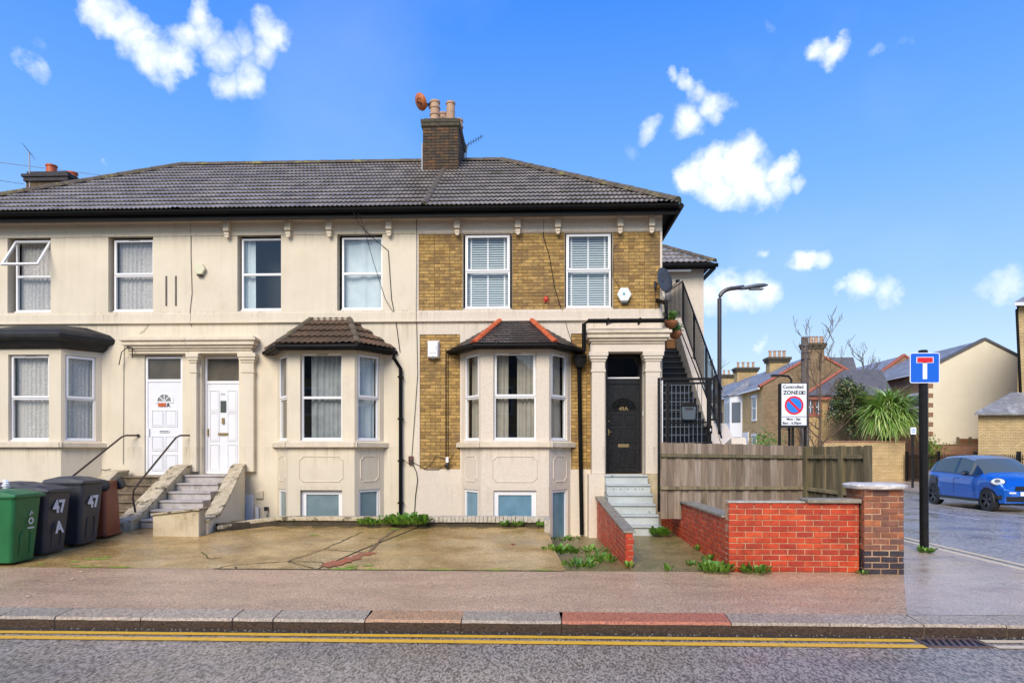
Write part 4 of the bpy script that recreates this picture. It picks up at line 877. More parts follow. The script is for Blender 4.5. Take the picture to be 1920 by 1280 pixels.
cable(h47, [(654, 308, 17.7), (658, 315, 17.5), (645, 345, 15.9), (650, 375, 14.4), (664, 400, 13.8), (673, 420, 14.2), (697, 444), (728, 470), (734, 560), (742, 600), (750, 660)], .008)
cable(h47, [(679, 308, 17.7), (670, 340, 16.2), (644, 362, 15.0), (660, 385, 14.1), (675, 405, 13.8), (683, 430, 14.2), (700, 490), (722, 560), (740, 590), (765, 598), (780, 600)], .006)
cable(h49, [(781, 600), (783, 700), (779, 760), (772, 855)], .006, FY-.02)
cable(h47, [(781, 412), (781, 520), (780, 600)], .005, FY-.03)
cable(h49, [(836, 655), (836, 860)], .010); cable(h49, [(840, 655), (840, 855)], .007)
cable(h49, [(795, 880), (805, 872), (818, 855), (830, 858), (838, 862), (845, 858), (850, 850)], .007); cable(h49, [(772, 865), (785, 872), (800, 880), (822, 880), (838, 868), (848, 872), (840, 880)], .006)
cable(h47, [(775, 872), (781, 885), (783, 900), (779, 930), (777, 965)], .009); cable(h47, [(765, 868), (755, 860), (752, 858)], .005)
cable(h49, [(1228, 535), (1230, 592), (1200, 598), (1160, 600), (1138, 608)], .006); cable(h49, [(1020, 410), (1018, 440), (1030, 480), (1040, 540), (1052, 578)], .007)
cable(h49, [(1165, 448), (1150, 465), (1149, 520), (1168, 545)], .004); cable(h49, [(1054, 580), (1065, 620), (1075, 650)], .005)
cable(h47, [(358, 412), (358, 480), (360, 550), (356, 585), (359, 612)], .007, FY-.012, mat('crack_line', (.14, .11, .08)), 'cable')  # wall crack between the two houses, drawn as a thin dark tube
cable(h45, [(286, 588), (285, 600), (270, 620), (262, 625)], .004); cable(h45, [(231, 633, 14.15), (233, 650), (232, 700), (231, 870)], .005)
cable(h45, [(223, 684, 14.2), (228, 660, 14.15), (240, 650, 14.1), (248, 652, 14.1), (248, 671, 14.12)], .012, name='cable')
cable(h45, [(182, 868), (184, 878), (195, 881), (207, 879)], .006)
m = MB()
for px in (312, 330): X_ = PX(px, FY); m.box(X_-.018, X_+.018, FY-.012, FY, 4.80, 5.45)
obj('wall_tie_bars', m, M['bark_grey'], h45)
for px, z in ((357, 3.62),): pass

# ------------------------------------------------------------------ fittings on the houses (things of their own)
def hexbox(name, label, px, z, r_, face, lens, Y=FY-.02):
    t = thing(name, label, 'alarm box', (PX(px, Y), Y, z)); X_ = PX(px, Y)
    pts = [(X_+r_*cos(radians(a_)), Y, z+r_*1.05*sin(radians(a_))) for a_ in (0, 60, 120, 180, 240, 300)]
    m = MB(); m.prism(pts, (0, -.07, 0)); m2 = m; obj('casing', m, face, t, bevel=.015)
    m = MB(); m.box(X_-r_*.45, X_+r_*.45, Y-.06, Y, z-r_*1.15, z-r_*.93); obj('strobe', m, lens, t, bevel=.01)
    return t
t = hexbox('alarm_box', 'cream hexagonal alarm box high on the cream wall beside the crack', 376, 5.38+.2, .13, mat('yellowed_plastic', (.66, .62, .42), rough=.4), M['sign_black'])
t = hexbox('alarm_box', 'white hexagonal alarm box on the brick wall right of the upper windows', 1170, 4.90+.05, .155, mat('white_plastic_shell', (.76, .77, .70), rough=.35), M['lampgrey'])
m = MB(); m.lathe(0, 0, [(.025, 0), (.025, .004)], 10); X_ = PX(1170, FY-.1); m.v = [(X_+x, FY-.094-z, 4.96+y) for x, y, z in m.v]; obj('badge', m, mat('teal_badge', (.05, .35, .40), rough=.4), t)
t = thing('fire_bell', 'small red bell cup on the brickwork between the upper windows', 'bell', (PX(1024, FY), FY, 4.9)); m = MB(); X_ = PX(1024, FY)
m.lathe(0, 0, [(.055, 0), (.055, .03), (.03, .06), (.01, .065)], 12); m.v = [(X_+x, FY-z, 4.88+y) for x, y, z in m.v]; m.sm = True; obj('cup', m, mat('red_plastic', (.6, .06, .03), rough=.4), t)
m = MB(); m.box(X_-.05, X_-.03, FY-.03, FY, 4.80, 4.86); m.box(X_+.02, X_+.04, FY-.03, FY, 4.80, 4.86); obj('bracket', m, bpy.data.materials['red_plastic'], t)
t = thing('flood_light', 'white box security light on the brick strip left of the bay', 'security light', (PX(813, FY), FY, 3.8)); X_ = PX(813, FY)
m = MB(); m.add([(X_-.13, FY-.02, 3.62), (X_+.13, FY-.02, 3.62), (X_+.13, FY-.02, 4.0), (X_-.13, FY-.02, 4.0), (X_-.10, FY-.13, 3.64), (X_+.10, FY-.13, 3.64), (X_+.10, FY-.10, 3.96), (X_-.10, FY-.10, 3.96)], [(0, 1, 5, 4), (1, 2, 6, 5), (2, 3, 7, 6), (3, 0, 4, 7), (4, 5, 6, 7)]); obj('housing', m, M['upvc'], t, bevel=.012)
m = MB(); m.box(X_-.075, X_+.075, FY-.135, FY-.118, 3.72, 3.90); obj('diffuser', m, M['sign_white'], t, bevel=.01); m = MB(); m.lathe(X_, FY-.11, [(.03, 3.60), (.035, 3.64), (.02, 3.66)], 8); obj('sensor', m, M['chrome'], t)
t = thing('junction_box', 'small rusty brown junction box where cables meet between the houses', 'cable box', (PX(771, FY), FY, 1.45)); X_ = PX(771, FY); m = MB(); m.box(X_-.05, X_+.05, FY-.06, FY-.002, 1.34, 1.52); obj('casing', m, mat('rusty_brown_box', (.08, .03, .02), (.14, .05, .03), .6, 20), t, bevel=.006); m = MB(); m.box(X_-.04, X_+.04, FY-.066, FY-.061, 1.36, 1.44); obj('cover', m, M['iron'], t)
t = thing('cable_connector', 'small white cable connector on brickwork beside the bay', 'cable connector', (PX(839, FY), FY, 1.45)); X_ = PX(839, FY); m = MB(); m.box(X_-.03, X_+.03, FY-.06, FY-.02, 1.38, 1.50); obj('plug', m, M['upvc'], t, bevel=.005); m = MB(); m.box(X_-.05, X_+.03, FY-.08, FY-.03, 1.27, 1.35); obj('adapter', m, M['sign_black'], t, bevel=.01)
for px, z, col, lab in ((490, .55, 'upvc', 'white louvred vent box above the flue at the basement door'),):
    t = thing('vent_box', lab, 'vent', (PX(px-3, FY), FY, z)); X_ = PX(px-3, FY); m = MB(); m.box(X_-.08, X_+.08, FY-.05, FY-.003, z+.05, z+.22); obj('casing', m, M['stucco'], t, bevel=.006)
    m = MB()
    for k in range(4): m.box(X_-.065, X_+.065, FY-.058, FY-.051, z+.07+k*.035, z+.085+k*.035)
    obj('louvre', m, M['trim'], t)
t = thing('boiler_flue', 'short white flue pipe with dark outlet on the basement wall', 'flue', (PX(484, FY), FY, .2)); X_ = PX(484, FY); m = MB(); m.tube([(X_, FY-.06, .12), (X_, FY-.06, .42)], .04, 8); obj('pipe', m, M['upvc'], t); m = MB(); m.tube([(X_+.03, FY-.002, .12), (X_+.03, FY-.12, .12)], .055, 10); obj('outlet', m, M['lampgrey'], t)
t = thing('wall_lamp', 'small dark topped wall light on the basement wall left of the bay', 'wall light', (PX(501, FY), FY, .35)); X_ = PX(501, FY); m = MB(); m.box(X_-.03, X_+.03, FY-.08, FY-.003, .25, .34); obj('lens', m, M['step_stone'], t); m = MB(); m.box(X_-.035, X_+.035, FY-.09, FY-.003, .341, .42); obj('hood', m, M['sign_black'], t)
# basement door left of the bay
m = MB(F0); a, b = PX(441, FY)+.02, PX(476, FY); a = b-.72; rim(m, a, b, -.9, .68, .06, -.0, .03); bd = obj('basement_door', m, M['door_white'], h47); m = MB(F0); m.box(a+.06, b-.06, .001, .02, -.9, .62); obj('door_leaf', m, M['door_white'], bd)
for k in range(2): m = MB(F0); rim(m, a+.1+k*.05, b-.1-k*.05, -.6, .52-k*.05, .015, .021, .03); obj('panel', m, M['door_white'], bd)
m = MB(F0); cx = (a+b)/2; m.poly([(cx+.17*cos(pi*i/10), .034, .12+.19*sin(pi*i/10)) for i in range(11)]); obj('fanlight_pane', m, M['far_glass'], bd)
# satellite dishes, aerials
def dish(name, label, c, nrm, r_, arm, mt, backv):
    t = thing(name, label, 'satellite dish', c); c = Vector(c); n_ = Vector(nrm).normalized(); s_ = n_.cross(Vector((0, 0, 1))).normalized(); u_ = s_.cross(n_); m = MB(); K = 18; vs = [tuple(c-n_*.06)]
    for q, dd in ((.5, -.045), (1, 0), (1.02, -.012), (.5, -.06)):
        for i in range(K): an = 2*pi*i/K; vs.append(tuple(c+(s_*cos(an)*.9+u_*sin(an))*r_*q+n_*dd))
    fs = [(0, 1+i, 1+(i+1) % K) for i in range(K)]
    for q in range(3): fs += [(1+q*K+i, 1+(q+1)*K+i, 1+(q+1)*K+(i+1) % K, 1+q*K+(i+1) % K) for i in range(K)]
    m.add(vs, fs); m.sm = True; obj('reflector', m, mt, t)
    f_ = c+n_*r_*1.25-u_*r_*.5; m = MB(); m.tube([tuple(c-u_*r_*.9), tuple(f_)], .012, 5); obj('arm', m, M['galv'], t)
    m = MB(); m.tube([tuple(f_), tuple(f_-n_*.07+u_*.02)], .03, 8); obj('receiver', m, M['sign_black'], t)
    m = MB(); m.tube([tuple(c-n_*.05), tuple(c-n_*.14), tuple(Vector(backv))], .018, 6); m.tube([tuple(Vector(backv)-Vector((0, 0, .07))), tuple(Vector(backv)+Vector((0, 0, .07)))], .03, 6); obj('bracket', m, M['galv'], t)
Yd = FY-.30
dish('satellite_dish', 'grey mesh satellite dish on the corner of the brick house', (PX(1247, Yd), Yd, PZ(1247, 525, Yd)), (.66, -.75, .15), .27, 1, mat('dark_dish_mesh', (.06, .062, .062), rough=.5), (PX(1228, FY-.03), FY-.05, PZ(1228, 535, FY)))
dish('satellite_dish', 'rusty orange satellite dish strapped to the chimney pots', (chx0-.06, chy0+.12, 10.56), (.50, .62, .45), .21, 1, mat('rusty_dish', (.60, .16, .03), (.36, .10, .03), .6, 20), (chx0+.15, chy0+.2, 10.5))
def yagi(name, label, base, top, direc, n, L_, ew, r_=.009, refl=True):
    t = thing(name, label, 'aerial', base); base, top, d_ = Vector(base), Vector(top), Vector(direc).normalized()
    m = MB(); m.tube([tuple(base), tuple(top)], .018, 6); obj('mast', m, M['pale_cable'], t)
    m = MB(); m.tube([tuple(top-d_*L_*.35), tuple(top+d_*L_*.65)], r_, 5); s_ = d_.cross(Vector((.25, -.1, 1))).normalized(); s_ = (s_*.7+Vector((0, 0, .7))).normalized()
    obj('boom', m, M['galv'], t)
    for i in range(n): p = top+d_*L_*(-.25+.9*i/n); e = ew*(1 if i > 1 else 1.5); m = MB(); m.tube([tuple(p-s_*e/2), tuple(p+s_*e/2)], .006, 4); obj('element', m, M['galv'], t)
    if refl:
        for k in (-1, 1): m = MB(); p = top-d_*L_*.3; q = Vector((0, 0, k)); m.tube([tuple(p), tuple(p+q*.25-d_*.12)], .006, 4); m.tube([tuple(p+q*.25-d_*.12-s_*.2), tuple(p+q*.25-d_*.12+s_*.2)], .006, 4); obj('reflector_bar', m, M['galv'], t)
yagi('tv_aerial', 'slanting comb shaped aerial at the right of the tall chimney', (chx1+.05, 17.9, 9.15), (PX(876, 17.6), 17.6, PZ(876, 272, 17.6)), (.85, -.1, .42), 9, .75, .14)
yagi('tv_aerial', 'upright aerial on a pale mast at the far left', (PX(56, 19.5), 19.5, PZ(56, 375, 19.5)), (PX(55, 19.5), 19.5, PZ(55, 285, 19.5)), (.1, -.9, .3), 8, .42, .26, refl=False)
# far left chimney beyond the hip
t = thing('chimney_stack', 'dark stack with two red pots beyond the left roof', 'chimney', (PX(85, 19.8), 19.8, 8)); yy = 19.5
x0, x1 = PX(46, yy), PX(108, yy); z1 = PZ(80, 323, yy)
m = MB(); m.box(x0+.05, x1+.3, yy+.0, yy+1.6, 5.5, z1-.28); obj('shaft', m, M['chimney_brick'], t)
m = MB(); m.box(x0, x1+.35, yy-.06, yy+1.66, z1-.28, z1-.16); m.box(x0-.04, x1+.39, yy-.1, yy+1.7, z1-.159, z1-.07); m.box(x0+.06, x1+.28, yy+.0, yy+1.6, z1-.069, z1+.03); obj('cap', m, mat('sooty_stack_cap', (.06, .052, .055), (.035, .03, .03), .85, 8), t, bevel=.01)
pot(PX(80, yy)+.05, yy+.3, z1+.03, .15, .30, 0, (t, M['terracotta'])); pot(PX(100, yy)+.05, yy+.75, z1+.03, .15, .26, 0, (t, M['terracotta']))
# telephone wires
t = thing('telephone_wires', 'two thin overhead wires crossing the sky at upper left', 'wires', (-11, 22, 10))
for a_, b_ in (((-60, 297), (240, 335)), ((-60, 330), (44, 345))):
    y0_, y1_ = 20.5, 24.0; m = MB(); m.tube([(PX(a_[0], y0_), y0_, PZ(*a_, y0_)), (PX(b_[0], y1_), y1_, PZ(*b_, y1_))], .010, 4); obj('wire', m, M['pale_cable'], t)

# ------------------------------------------------------------------ entrance steps and walls in front of the houses
def steps(name, label, x0, x1, yb, yt, zb, zt, n, mt, splay=0, riser_dots=False):
    t = thing(name, label, 'steps', ((x0+x1)/2, yb, zb)); tr = (yt-yb)/n; rs = (zt-zb)/n
    for i in range(n):
        m = MB(); y = yb+i*tr; z = zb+(i+1)*rs; e = splay*(n-1-i)/n
        m.box(x0-e, x1+e, y+.02, yt+.001*i, z-rs+(.0005 if i else -.3), z-.035); obj('riser', m, mt, t)
        m = MB(); m.box(x0-e-.005, x1+e+.005, y-.012, y+tr+.03 if i < n-1 else yt, z-.0345, z); obj('tread', m, mt, t, bevel=.008)
        if riser_dots and i == n-2:
            for k in range(5): m = MB(); xx = x0+(x1-x0)*(.15+.17*k); m.lathe(0, 0, [(.012, 0), (.008, .008)], 6); m.v = [(xx+a_, y+.02-c_, z-rs*.55+b_) for a_, b_, c_ in m.v]; obj('bolt', m, M['sign_black'], t)
    return t
steps('front_steps', 'pale grey steps leading up to the black door', PX(1134, 13.9), PX(1212, 13.9), 12.35, 13.99, .07, 1.14, 6, M['step_grey'], .03, True)
steps('front_steps', 'pale stone steps between stained walls up to the recessed white door', -7.44, -6.56, 12.3, 14.18, .18, 1.12, 6, M['step_stone'])
steps('front_steps', 'dark mossy steps with iron handrails up to the left white door', -8.80, -7.76, 12.3, 14.2, .18, 1.09, 6, M['step_dirty'])
def sloped_wall(name, label, prof, x0, x1, mt, cop, splay=0, cap=.05, group=None):
    """prof: [(y, z)] top line from back to front; splay shifts the front end in x"""
    t = thing(name, label, 'wall', ((x0+x1)/2, prof[-1][0], .15), group); y0, y1 = prof[0][0], prof[-1][0]
    def sx(y): return splay*(y0-y)/(y0-y1)
    body = MB(); n = len(prof); vs = []
    for y, z in prof: vs += [(x0+sx(y), y, -.9), (x1+sx(y), y, -.9), (x1+sx(y), y, z-cap), (x0+sx(y), y, z-cap)]
    fs = [(4*i+a_, 4*i+(a_+1) % 4, 4*i+4+(a_+1) % 4, 4*i+4+a_) for i in range(n-1) for a_ in range(4)]+[(0, 3, 2, 1), tuple(4*(n-1)+q for q in (0, 1, 2, 3))]
    body.add(vs, fs); obj('masonry', body, mt, t)
    c = MB(); vs = []; e = .03
    for k, (y, z) in enumerate(prof):
        j = (R()-.5)*.02; vs += [(x0+sx(y)-e, y-(e if k == n-1 else 0), z-cap+.001), (x1+sx(y)+e+j, y-(e if k == n-1 else 0), z-cap+.001), (x1+sx(y)+e+j, y-(e if k == n-1 else 0), z), (x0+sx(y)-e, y-(e if k == n-1 else 0), z)]
    c.add(vs, fs); obj('coping', c, cop, t, bevel=.012); return t
M['lichen_coping'] = mat('lichened_white_coping', (.60, .50, .34), (.42, .33, .19), .8, 9, c3=(.10, .08, .04), f3=.52, s3=4, bump=.012, bscale=25, w3=.08)
sloped_wall('stair_wall', 'sloping whitewashed wall between the two flights of steps', [(14.2, 1.34), (13.95, 1.30), (13.2, .90), (12.3, .42), (12.05, .36)], -7.745, -7.455, M['dirty_stucco'], M['lichen_coping'], -.02)
sloped_wall('stair_wall', 'tall splayed cream wall right of the pale stone steps', [(14.2, 1.36), (13.95, 1.30), (13.0, .78), (12.3, .46), (11.66, .42)], -6.50, -6.27, M['stucco'], M['lichen_coping'], .45)
sloped_wall('stair_wall', 'stained cream wall left of the dark steps, behind the bins', [(14.2, 1.22), (13.8, 1.2), (13.1, .80), (12.4, .45)], -9.1, -8.84, M['dirty_stucco'], M['dirty_stucco'])
t = thing('low_wall', 'low stained cream wall at the foot of the pale steps', 'wall', (-6.2, 11.55, .15)); m = MB(); m.add([(-6.72, 11.48, .05), (-5.86, 11.42, .05), (-5.86, 11.66, .05), (-6.72, 11.68, .05), (-6.72, 11.48, .50), (-5.86, 11.42, .60), (-5.86, 11.66, .60), (-6.72, 11.68, .50)], [(0, 1, 5, 4), (1, 2, 6, 5), (2, 3, 7, 6), (3, 0, 4, 7), (4, 5, 6, 7)]); obj('masonry', m, M['dirty_stucco'], t, bevel=.02)
m = MB(); m.add([(-6.74, 11.45, .501), (-5.84, 11.39, .601), (-5.84, 11.68, .601), (-6.74, 11.70, .501), (-6.74, 11.45, .53), (-5.84, 11.39, .63), (-5.84, 11.68, .63), (-6.74, 11.70, .53)], [(0, 1, 5, 4), (1, 2, 6, 5), (2, 3, 7, 6), (3, 0, 4, 7), (4, 5, 6, 7)]); obj('coping', m, M['lichen_coping'], t, bevel=.008)
t = thing('low_kerb_wall', 'rough low stone edging at the foot of the dark steps', 'wall', (-8, 11.9, .15)); m = MB(); m.prism([(-8.75, 11.75, .05), (-7.75, 11.85, .05), (-7.45, 12.05, .05), (-7.45, 12.2, .05), (-7.8, 12.05, .05), (-8.75, 11.95, .05)], (0, 0, .30)); obj('edging', m, M['lichen_coping'], t, bevel=.03)
def rail(label, x, pts): t = thing('handrail', label, 'handrail', (x, pts[-1][1], .2), 'iron handrails'); m = MB(); m.tube(pts, .019, 8); obj('bar', m, M['iron'], t); m = MB(); m.tube([pts[0], (pts[0][0]-.0, pts[0][1]-.012, pts[0][2])], .035, 8); obj('wall_plate', m, M['iron'], t)
def rp(px, py, Y): return (PX(px, Y), Y, PZ(px, py, Y))
rail('iron handrail with a foot post in front of the left white door', -7.8, [rp(360, 816, 14.28), rp(338, 816, 14.1), rp(330, 820, 13.95), rp(262, 903, 12.4), rp(251, 918, 12.2), rp(249, 932, 12.2), rp(254, 960, 12.2)])
rail('upper iron handrail left of the white door behind the bins', -8.9, [rp(259, 816, 14.28), rp(236, 816, 14.1), rp(228, 819, 13.95), rp(132, 896, 12.4)])
# edging wall above the sunken area
t = thing('edging_wall', 'low weathered wall along the back of the forecourt, half smooth coping and half brick on edge', 'wall', (-2.3, 12.7, .15))
m = MB()
for (xa, ya), (xb, yb) in (((-5.75, 11.95), (-5.35, 12.35)), ((-5.35, 12.35), (-4.9, 12.6)), ((-4.9, 12.6), (-2.3, 12.6)), ((-2.3, 12.6), (.2, 12.6))):
    d = Vector((xb-xa, yb-ya, 0)).normalized(); n_ = Vector((-d.y, d.x, 0))*.2
    m.add([(xa, ya, -.85), (xb, yb, -.85), (xb+n_.x, yb+n_.y, -.85), (xa+n_.x, ya+n_.y, -.85), (xa, ya, .30), (xb, yb, .30), (xb+n_.x, yb+n_.y, .30), (xa+n_.x, ya+n_.y, .30)], [(0, 1, 5, 4), (1, 2, 6, 5), (2, 3, 7, 6), (3, 0, 4, 7), (4, 5, 6, 7)])
obj('masonry', m, M['soil'], t)
m = MB(); P = [(-5.78, 11.9, .27), (-5.4, 12.32, .33), (-4.95, 12.56, .37), (-4.0, 12.56, .375), (-3.1, 12.57, .37), (-2.33, 12.56, .375)]
vs = []
for x, y, z in P: vs += [(x+.0, y, z-.075), (x+.0, y, z), (x+.03, y+.26, z), (x+.03, y+.26, z-.075)]
m.add(vs, [(4*i+a_, 4*i+(a_+1) % 4, 4*i+4+(a_+1) % 4, 4*i+4+a_) for i in range(len(P)-1) for a_ in range(4)]+[(0, 3, 2, 1), tuple(4*(len(P)-1)+q for q in range(4))]); obj('coping', m, M['lichen_coping'], t, bevel=.015)
bm_ = MB(); bm_.box(-.034, .034, -.12, .12, -.05, .05); be = bm_.mesh('coping_brick'); be.materials.append(M['white_coping'])
x = -2.28
while x < .17:
    inst('coping_brick', be, t, Matrix.Translation((x+.034, 12.68, .335+(R()-.5)*.008)) @ Matrix.Rotation((R()-.5)*.05, 4, 'Z')); x += .0765
m = MB(); m.box(.17, .27, 12.05, 12.80, -.3, .12); m.box(.165, .275, 12.04, 12.81, .121, .385) ; obj('return_end', m, M['white_coping'], t, bevel=.01)

# ------------------------------------------------------------------ red brick garden walls and pillar
def capped_wall(name, label, P0, P1, thick, z0, zt0, zt1, mt, mort, cop, capw=.03, capt=.04, faces=('front',), endface=True, cat='brick wall'):
    t = thing(name, label, cat, P0); d = (Vector(P1)-Vector(P0)); L_ = d.length; ang = atan2(d.y, d.x); xf = frame((P0[0], P0[1], 0), ang)
    m = MB(xf); m.add([(0.01, -.016, z0-.3), (L_-.01, -.016, z0-.3), (L_-.01, -thick+.016, z0-.3), (.01, -thick+.016, z0-.3), (.01, -.016, zt0), (L_-.01, -.016, zt1), (L_-.01, -thick+.016, zt1), (.01, -thick+.016, zt0)], [(0, 1, 5, 4), (1, 2, 6, 5), (2, 3, 7, 6), (3, 0, 4, 7), (4, 5, 6, 7)])
    body = obj('mortar', m, mort, t)
    return t, xf, ang, L_
# front wall
X0w, X1w = 2.60, PX(1613, 9.05)
t, xf, ang, L_ = capped_wall('garden_wall', 'painted red brick front garden wall on the pavement', (X0w, 9.06, 0), (X1w, 9.06, 0), .22, 0, .90, .90, M['red_brick'], M['red_mortar'], None)
WALLP = t
brick_face(t, Vector((X0w, 9.097, 0)), 0, L_, .93, M['red_brick'], course=.0775, keep=400); 
m = MB(); m.box(X0w-.005, X1w-.72, 9.055, 9.28, .931, .948); obj('coping', m, M['white_coping'], t, bevel=.004)
m = MB(); m.box(X1w-.70, X1w+.01, 9.02, 9.32, .931, .985); obj('coping', m, M['coping'], t, bevel=.008, label='loose stone slab on the wall end')
# right side wall of the path
t, xf, ang, L_ = capped_wall('garden_wall', 'damp red brick side wall right of the path to the black door', (2.60, 13.92, 0), (2.60, 9.075, 0), .20, 0, .66, .66, M['red_brick'], M['red_mortar'], None)
brick_face(t, Vector((2.638, 13.92, .0)), -pi/2, L_-.0, .70, M['red_brick'], course=.0775, keep=300)
m = MB(); m.box(2.57, 2.82, 9.29, 13.93, .705, .745); obj('coping', m, M['coping'], t, bevel=.006)
# left dwarf wall
t, xf, ang, L_ = capped_wall('garden_wall', 'short dark red brick wall left of the path to the black door', (1.27, 13.92, 0), (1.27, 9.42, 0), .12, -.2, .58, .44, M['red_brick'], M['red_mortar'], None)
def wskip(cx, z): return z-.2 > .68-.20*(cx/4.5)
brick_face(t, Vector((1.308, 13.92, -.2)), -pi/2, 4.5, .93, M['red_brick'], course=.0775, keep=300, skip=lambda cx, z: z-.2 > .66-.19*(cx/4.5))
brick_face(t, Vector((1.262, 9.452, -.02)), 0, .13, .50, M['red_brick'], course=.0775, keep=320)
m = MB(); m.add([(1.24, 9.40, .475), (1.41, 9.40, .475), (1.41, 13.93, .665), (1.24, 13.93, .665), (1.24, 9.40, .505), (1.41, 9.40, .505), (1.41, 13.93, .695), (1.24, 13.93, .695)], [(0, 3, 2, 1), (4, 5, 6, 7), (0, 1, 5, 4), (1, 2, 6, 5), (2, 3, 7, 6), (3, 0, 4, 7)]); obj('coping', m, M['coping'], t, bevel=.005)
# pillar
PX0, PX1 = X1w+.012, X1w+.54; t = thing('gate_pillar', 'old brick pillar with a rough white cap and tarred base', 'pillar', ((PX0+PX1)/2, 9.2, 0))
m = MB(); m.box(PX0+.015, PX1-.015, 8.99, 9.50, -.1, 1.12); obj('mortar', m, M['red_mortar'], t)
pm = lambda cx, z: M['engineering_brick'] if z < .33 else M['pillar_brick']
brick_face(t, Vector((PX0, 9.011, -.01)), 0, PX1-PX0, 1.12, M['pillar_brick'], course=.0775, mats=pm, jit=.003); brick_face(t, Vector((PX1-.037, 8.99, -.01)), pi/2, .52, 1.12, M['pillar_brick'], course=.0775, mats=pm, offs=1, jit=.003); brick_face(t, Vector((PX0+.037, 9.51, -.01)), -pi/2, .52, 1.12, M['pillar_brick'], course=.0775, mats=pm, offs=1, jit=.003)
m = MB(); K = 20; ccx, ccy = (PX0+PX1)/2, 9.24; vs = []
for z, q in ((1.115, .9), (1.13, 1.02), (1.165, 1.04), (1.185, .96)):
    for i in range(K):
        an = 2*pi*i/K; c_, s_ = cos(an), sin(an); k = (abs(c_)**3.2+abs(s_)**3.2)**(-1/3.2); rr = .345*k*q*(1+.03*(R()-.5)); vs.append((ccx+c_*rr, ccy+s_*rr, z+.008*(R()-.5)))
m.add(vs, [(r_*K+i, r_*K+(i+1) % K, (r_+1)*K+(i+1) % K, (r_+1)*K+i) for r_ in range(3) for i in range(K)]+[tuple(range(K))[::-1], tuple(range(3*K, 4*K))]); obj('cap', m, M['cap'], t)

# ------------------------------------------------------------------ wooden fence
def fence(label, A, B_, ztop, zbot, bw, mt, rails, posts, group='timber fence panels', zdrop=0, overlap=.02):
    A, B_ = Vector(A), Vector(B_); d = B_-A; L_ = d.length; ang = atan2(d.y, d.x); t = thing('fence_panel', label, 'fence', (A.x, A.y, zbot), group); xf = frame((A.x, A.y, 0), ang)
    n = int(L_/bw)
    for i in range(n):
        u = L_*i/n; w = L_/n; dz = (R()-.5)*.018; zt = ztop-zdrop*i/n+dz; tl = (R()-.5)*.006; m = MB(xf)
        m.add([(u+.002, .0, zbot), (u+w+overlap-.002, -.004, zbot), (u+w+overlap+tl, -.004, zt), (u+tl, .0, zt), (u+.002, -.022, zbot), (u+w+overlap, -.02, zbot), (u+w+overlap+tl, -.02, zt), (u+tl, -.022, zt)] if i % 2 else
              [(u+.004, .010, zbot), (u+w-.004, .022, zbot), (u+w-.004+tl, .022, zt), (u+.004+tl, .010, zt), (u+.004, -.004, zbot), (u+w-.004, -.004, zbot), (u+w-.004+tl, -.004, zt), (u+.004+tl, -.004, zt)],
              [(0, 1, 2, 3), (1, 5, 6, 2), (4, 0, 3, 7), (3, 2, 6, 7), (5, 4, 7, 6)]); obj('board', m, mt, t)
    for z0, z1 in rails: m = MB(xf); m.add([(0, .014, z0-.035), (L_, .014, z1-.035), (L_, .055, z1-.03), (0, .055, z0-.03), (0, .014, z0+.03), (L_, .014, z1+.03), (L_, .05, z1+.02), (0, .05, z0+.02)], [(0, 3, 2, 1), (4, 5, 6, 7), (3, 7, 6, 2), (0, 4, 7, 3), (1, 2, 6, 5)]); obj('rail', m, M['fence_dark'], t)
    for u in posts: m = MB(xf); m.box(u-.045, u+.045, -.02, .07, zbot, ztop+.01); obj('post', m, M['fence_dark'], t, bevel=.006)
    return t
fY = 12.0; fx0, fx1 = PX(1238, fY), PX(1508, fY)
zt = PZ(1240, 829, fY); zt1 = PZ(1505, 836, fY)
fence('weathered grey board fence behind the red wall, long panel beside the gate', (fx0, fY, 0), (fx1, fY, 0), zt, .42, .118, M['fence_wood'], [(PZ(1240, 853, fY), PZ(1500, 856, fY)), (PZ(1240, 914, fY), PZ(1500, 914, fY))], [], zdrop=zt-zt1)
fence('dark mossy fence panel nearer the pillar with square posts', (fx1+.02, fY-.01, 0), (PX(1634, 10.6), 10.6, 0), zt1-.01, .35, .095, M['fence_dark'], [(PZ(1510, 856, fY), PZ(1630, 856, 10.6)), (PZ(1510, 915, fY), PZ(1630, 930, 10.6))], [.05, .88, 1.42])

# ------------------------------------------------------------------ outside stair, gate, post box, pots
t = thing('outside_stair', 'steep black outside staircase with cream parapet and iron railings', 'staircase', (3.2, 14.2, 1.5))
SX0, SX1 = 2.715, 3.77
def sz(y): return 1.69+(y-14.2)*.736
n = 15
for i in range(n):
    y = 14.35+i*(17.9-14.35)/n; z = sz(y)+.0; m = MB(); m.box(SX0, SX1, y+.02, 18.38, z-.18, z+.0); obj('riser', m, M['black_step'], t)
    m = MB(); m.box(SX0, SX1, y-.015, y+.27, z+.0005, z+.028); obj('tread', m, mat('black_tread', (.03, .032, .04), rough=.3) if i == 0 else bpy.data.materials['black_tread'], t)
m = MB(); m.box(SX0, 3.95, 17.91, 18.399, 4.10, 4.36); m.box(SX0, 3.95, 12.9, 14.36, .4, 1.5); obj('landing', m, M['black_step'], t)
def st_(y): return 2.4+(y-14.9)*.86
m = MB(); m.prism([(3.775, 14.0, st_(14.0)-.15), (3.775, 18.3, st_(18.3)), (3.775, 18.3, 1.0), (3.775, 14.0, .3)], (.17, 0, 0)); m.box(3.775, 3.945, 14.0, 18.3, .1, .29); obj('parapet', m, M['stucco_pink'], t, bevel=.01)
m = MB(); m.prism([(3.95, 13.2, .4), (3.95, 15.0, .4), (3.95, 15.0, 2.25), (3.95, 14.2, 1.75), (3.95, 13.6, 1.9)], (.3, 0, 0)); obj('stair_base', m, M['stucco_pink'], t, bevel=.01)
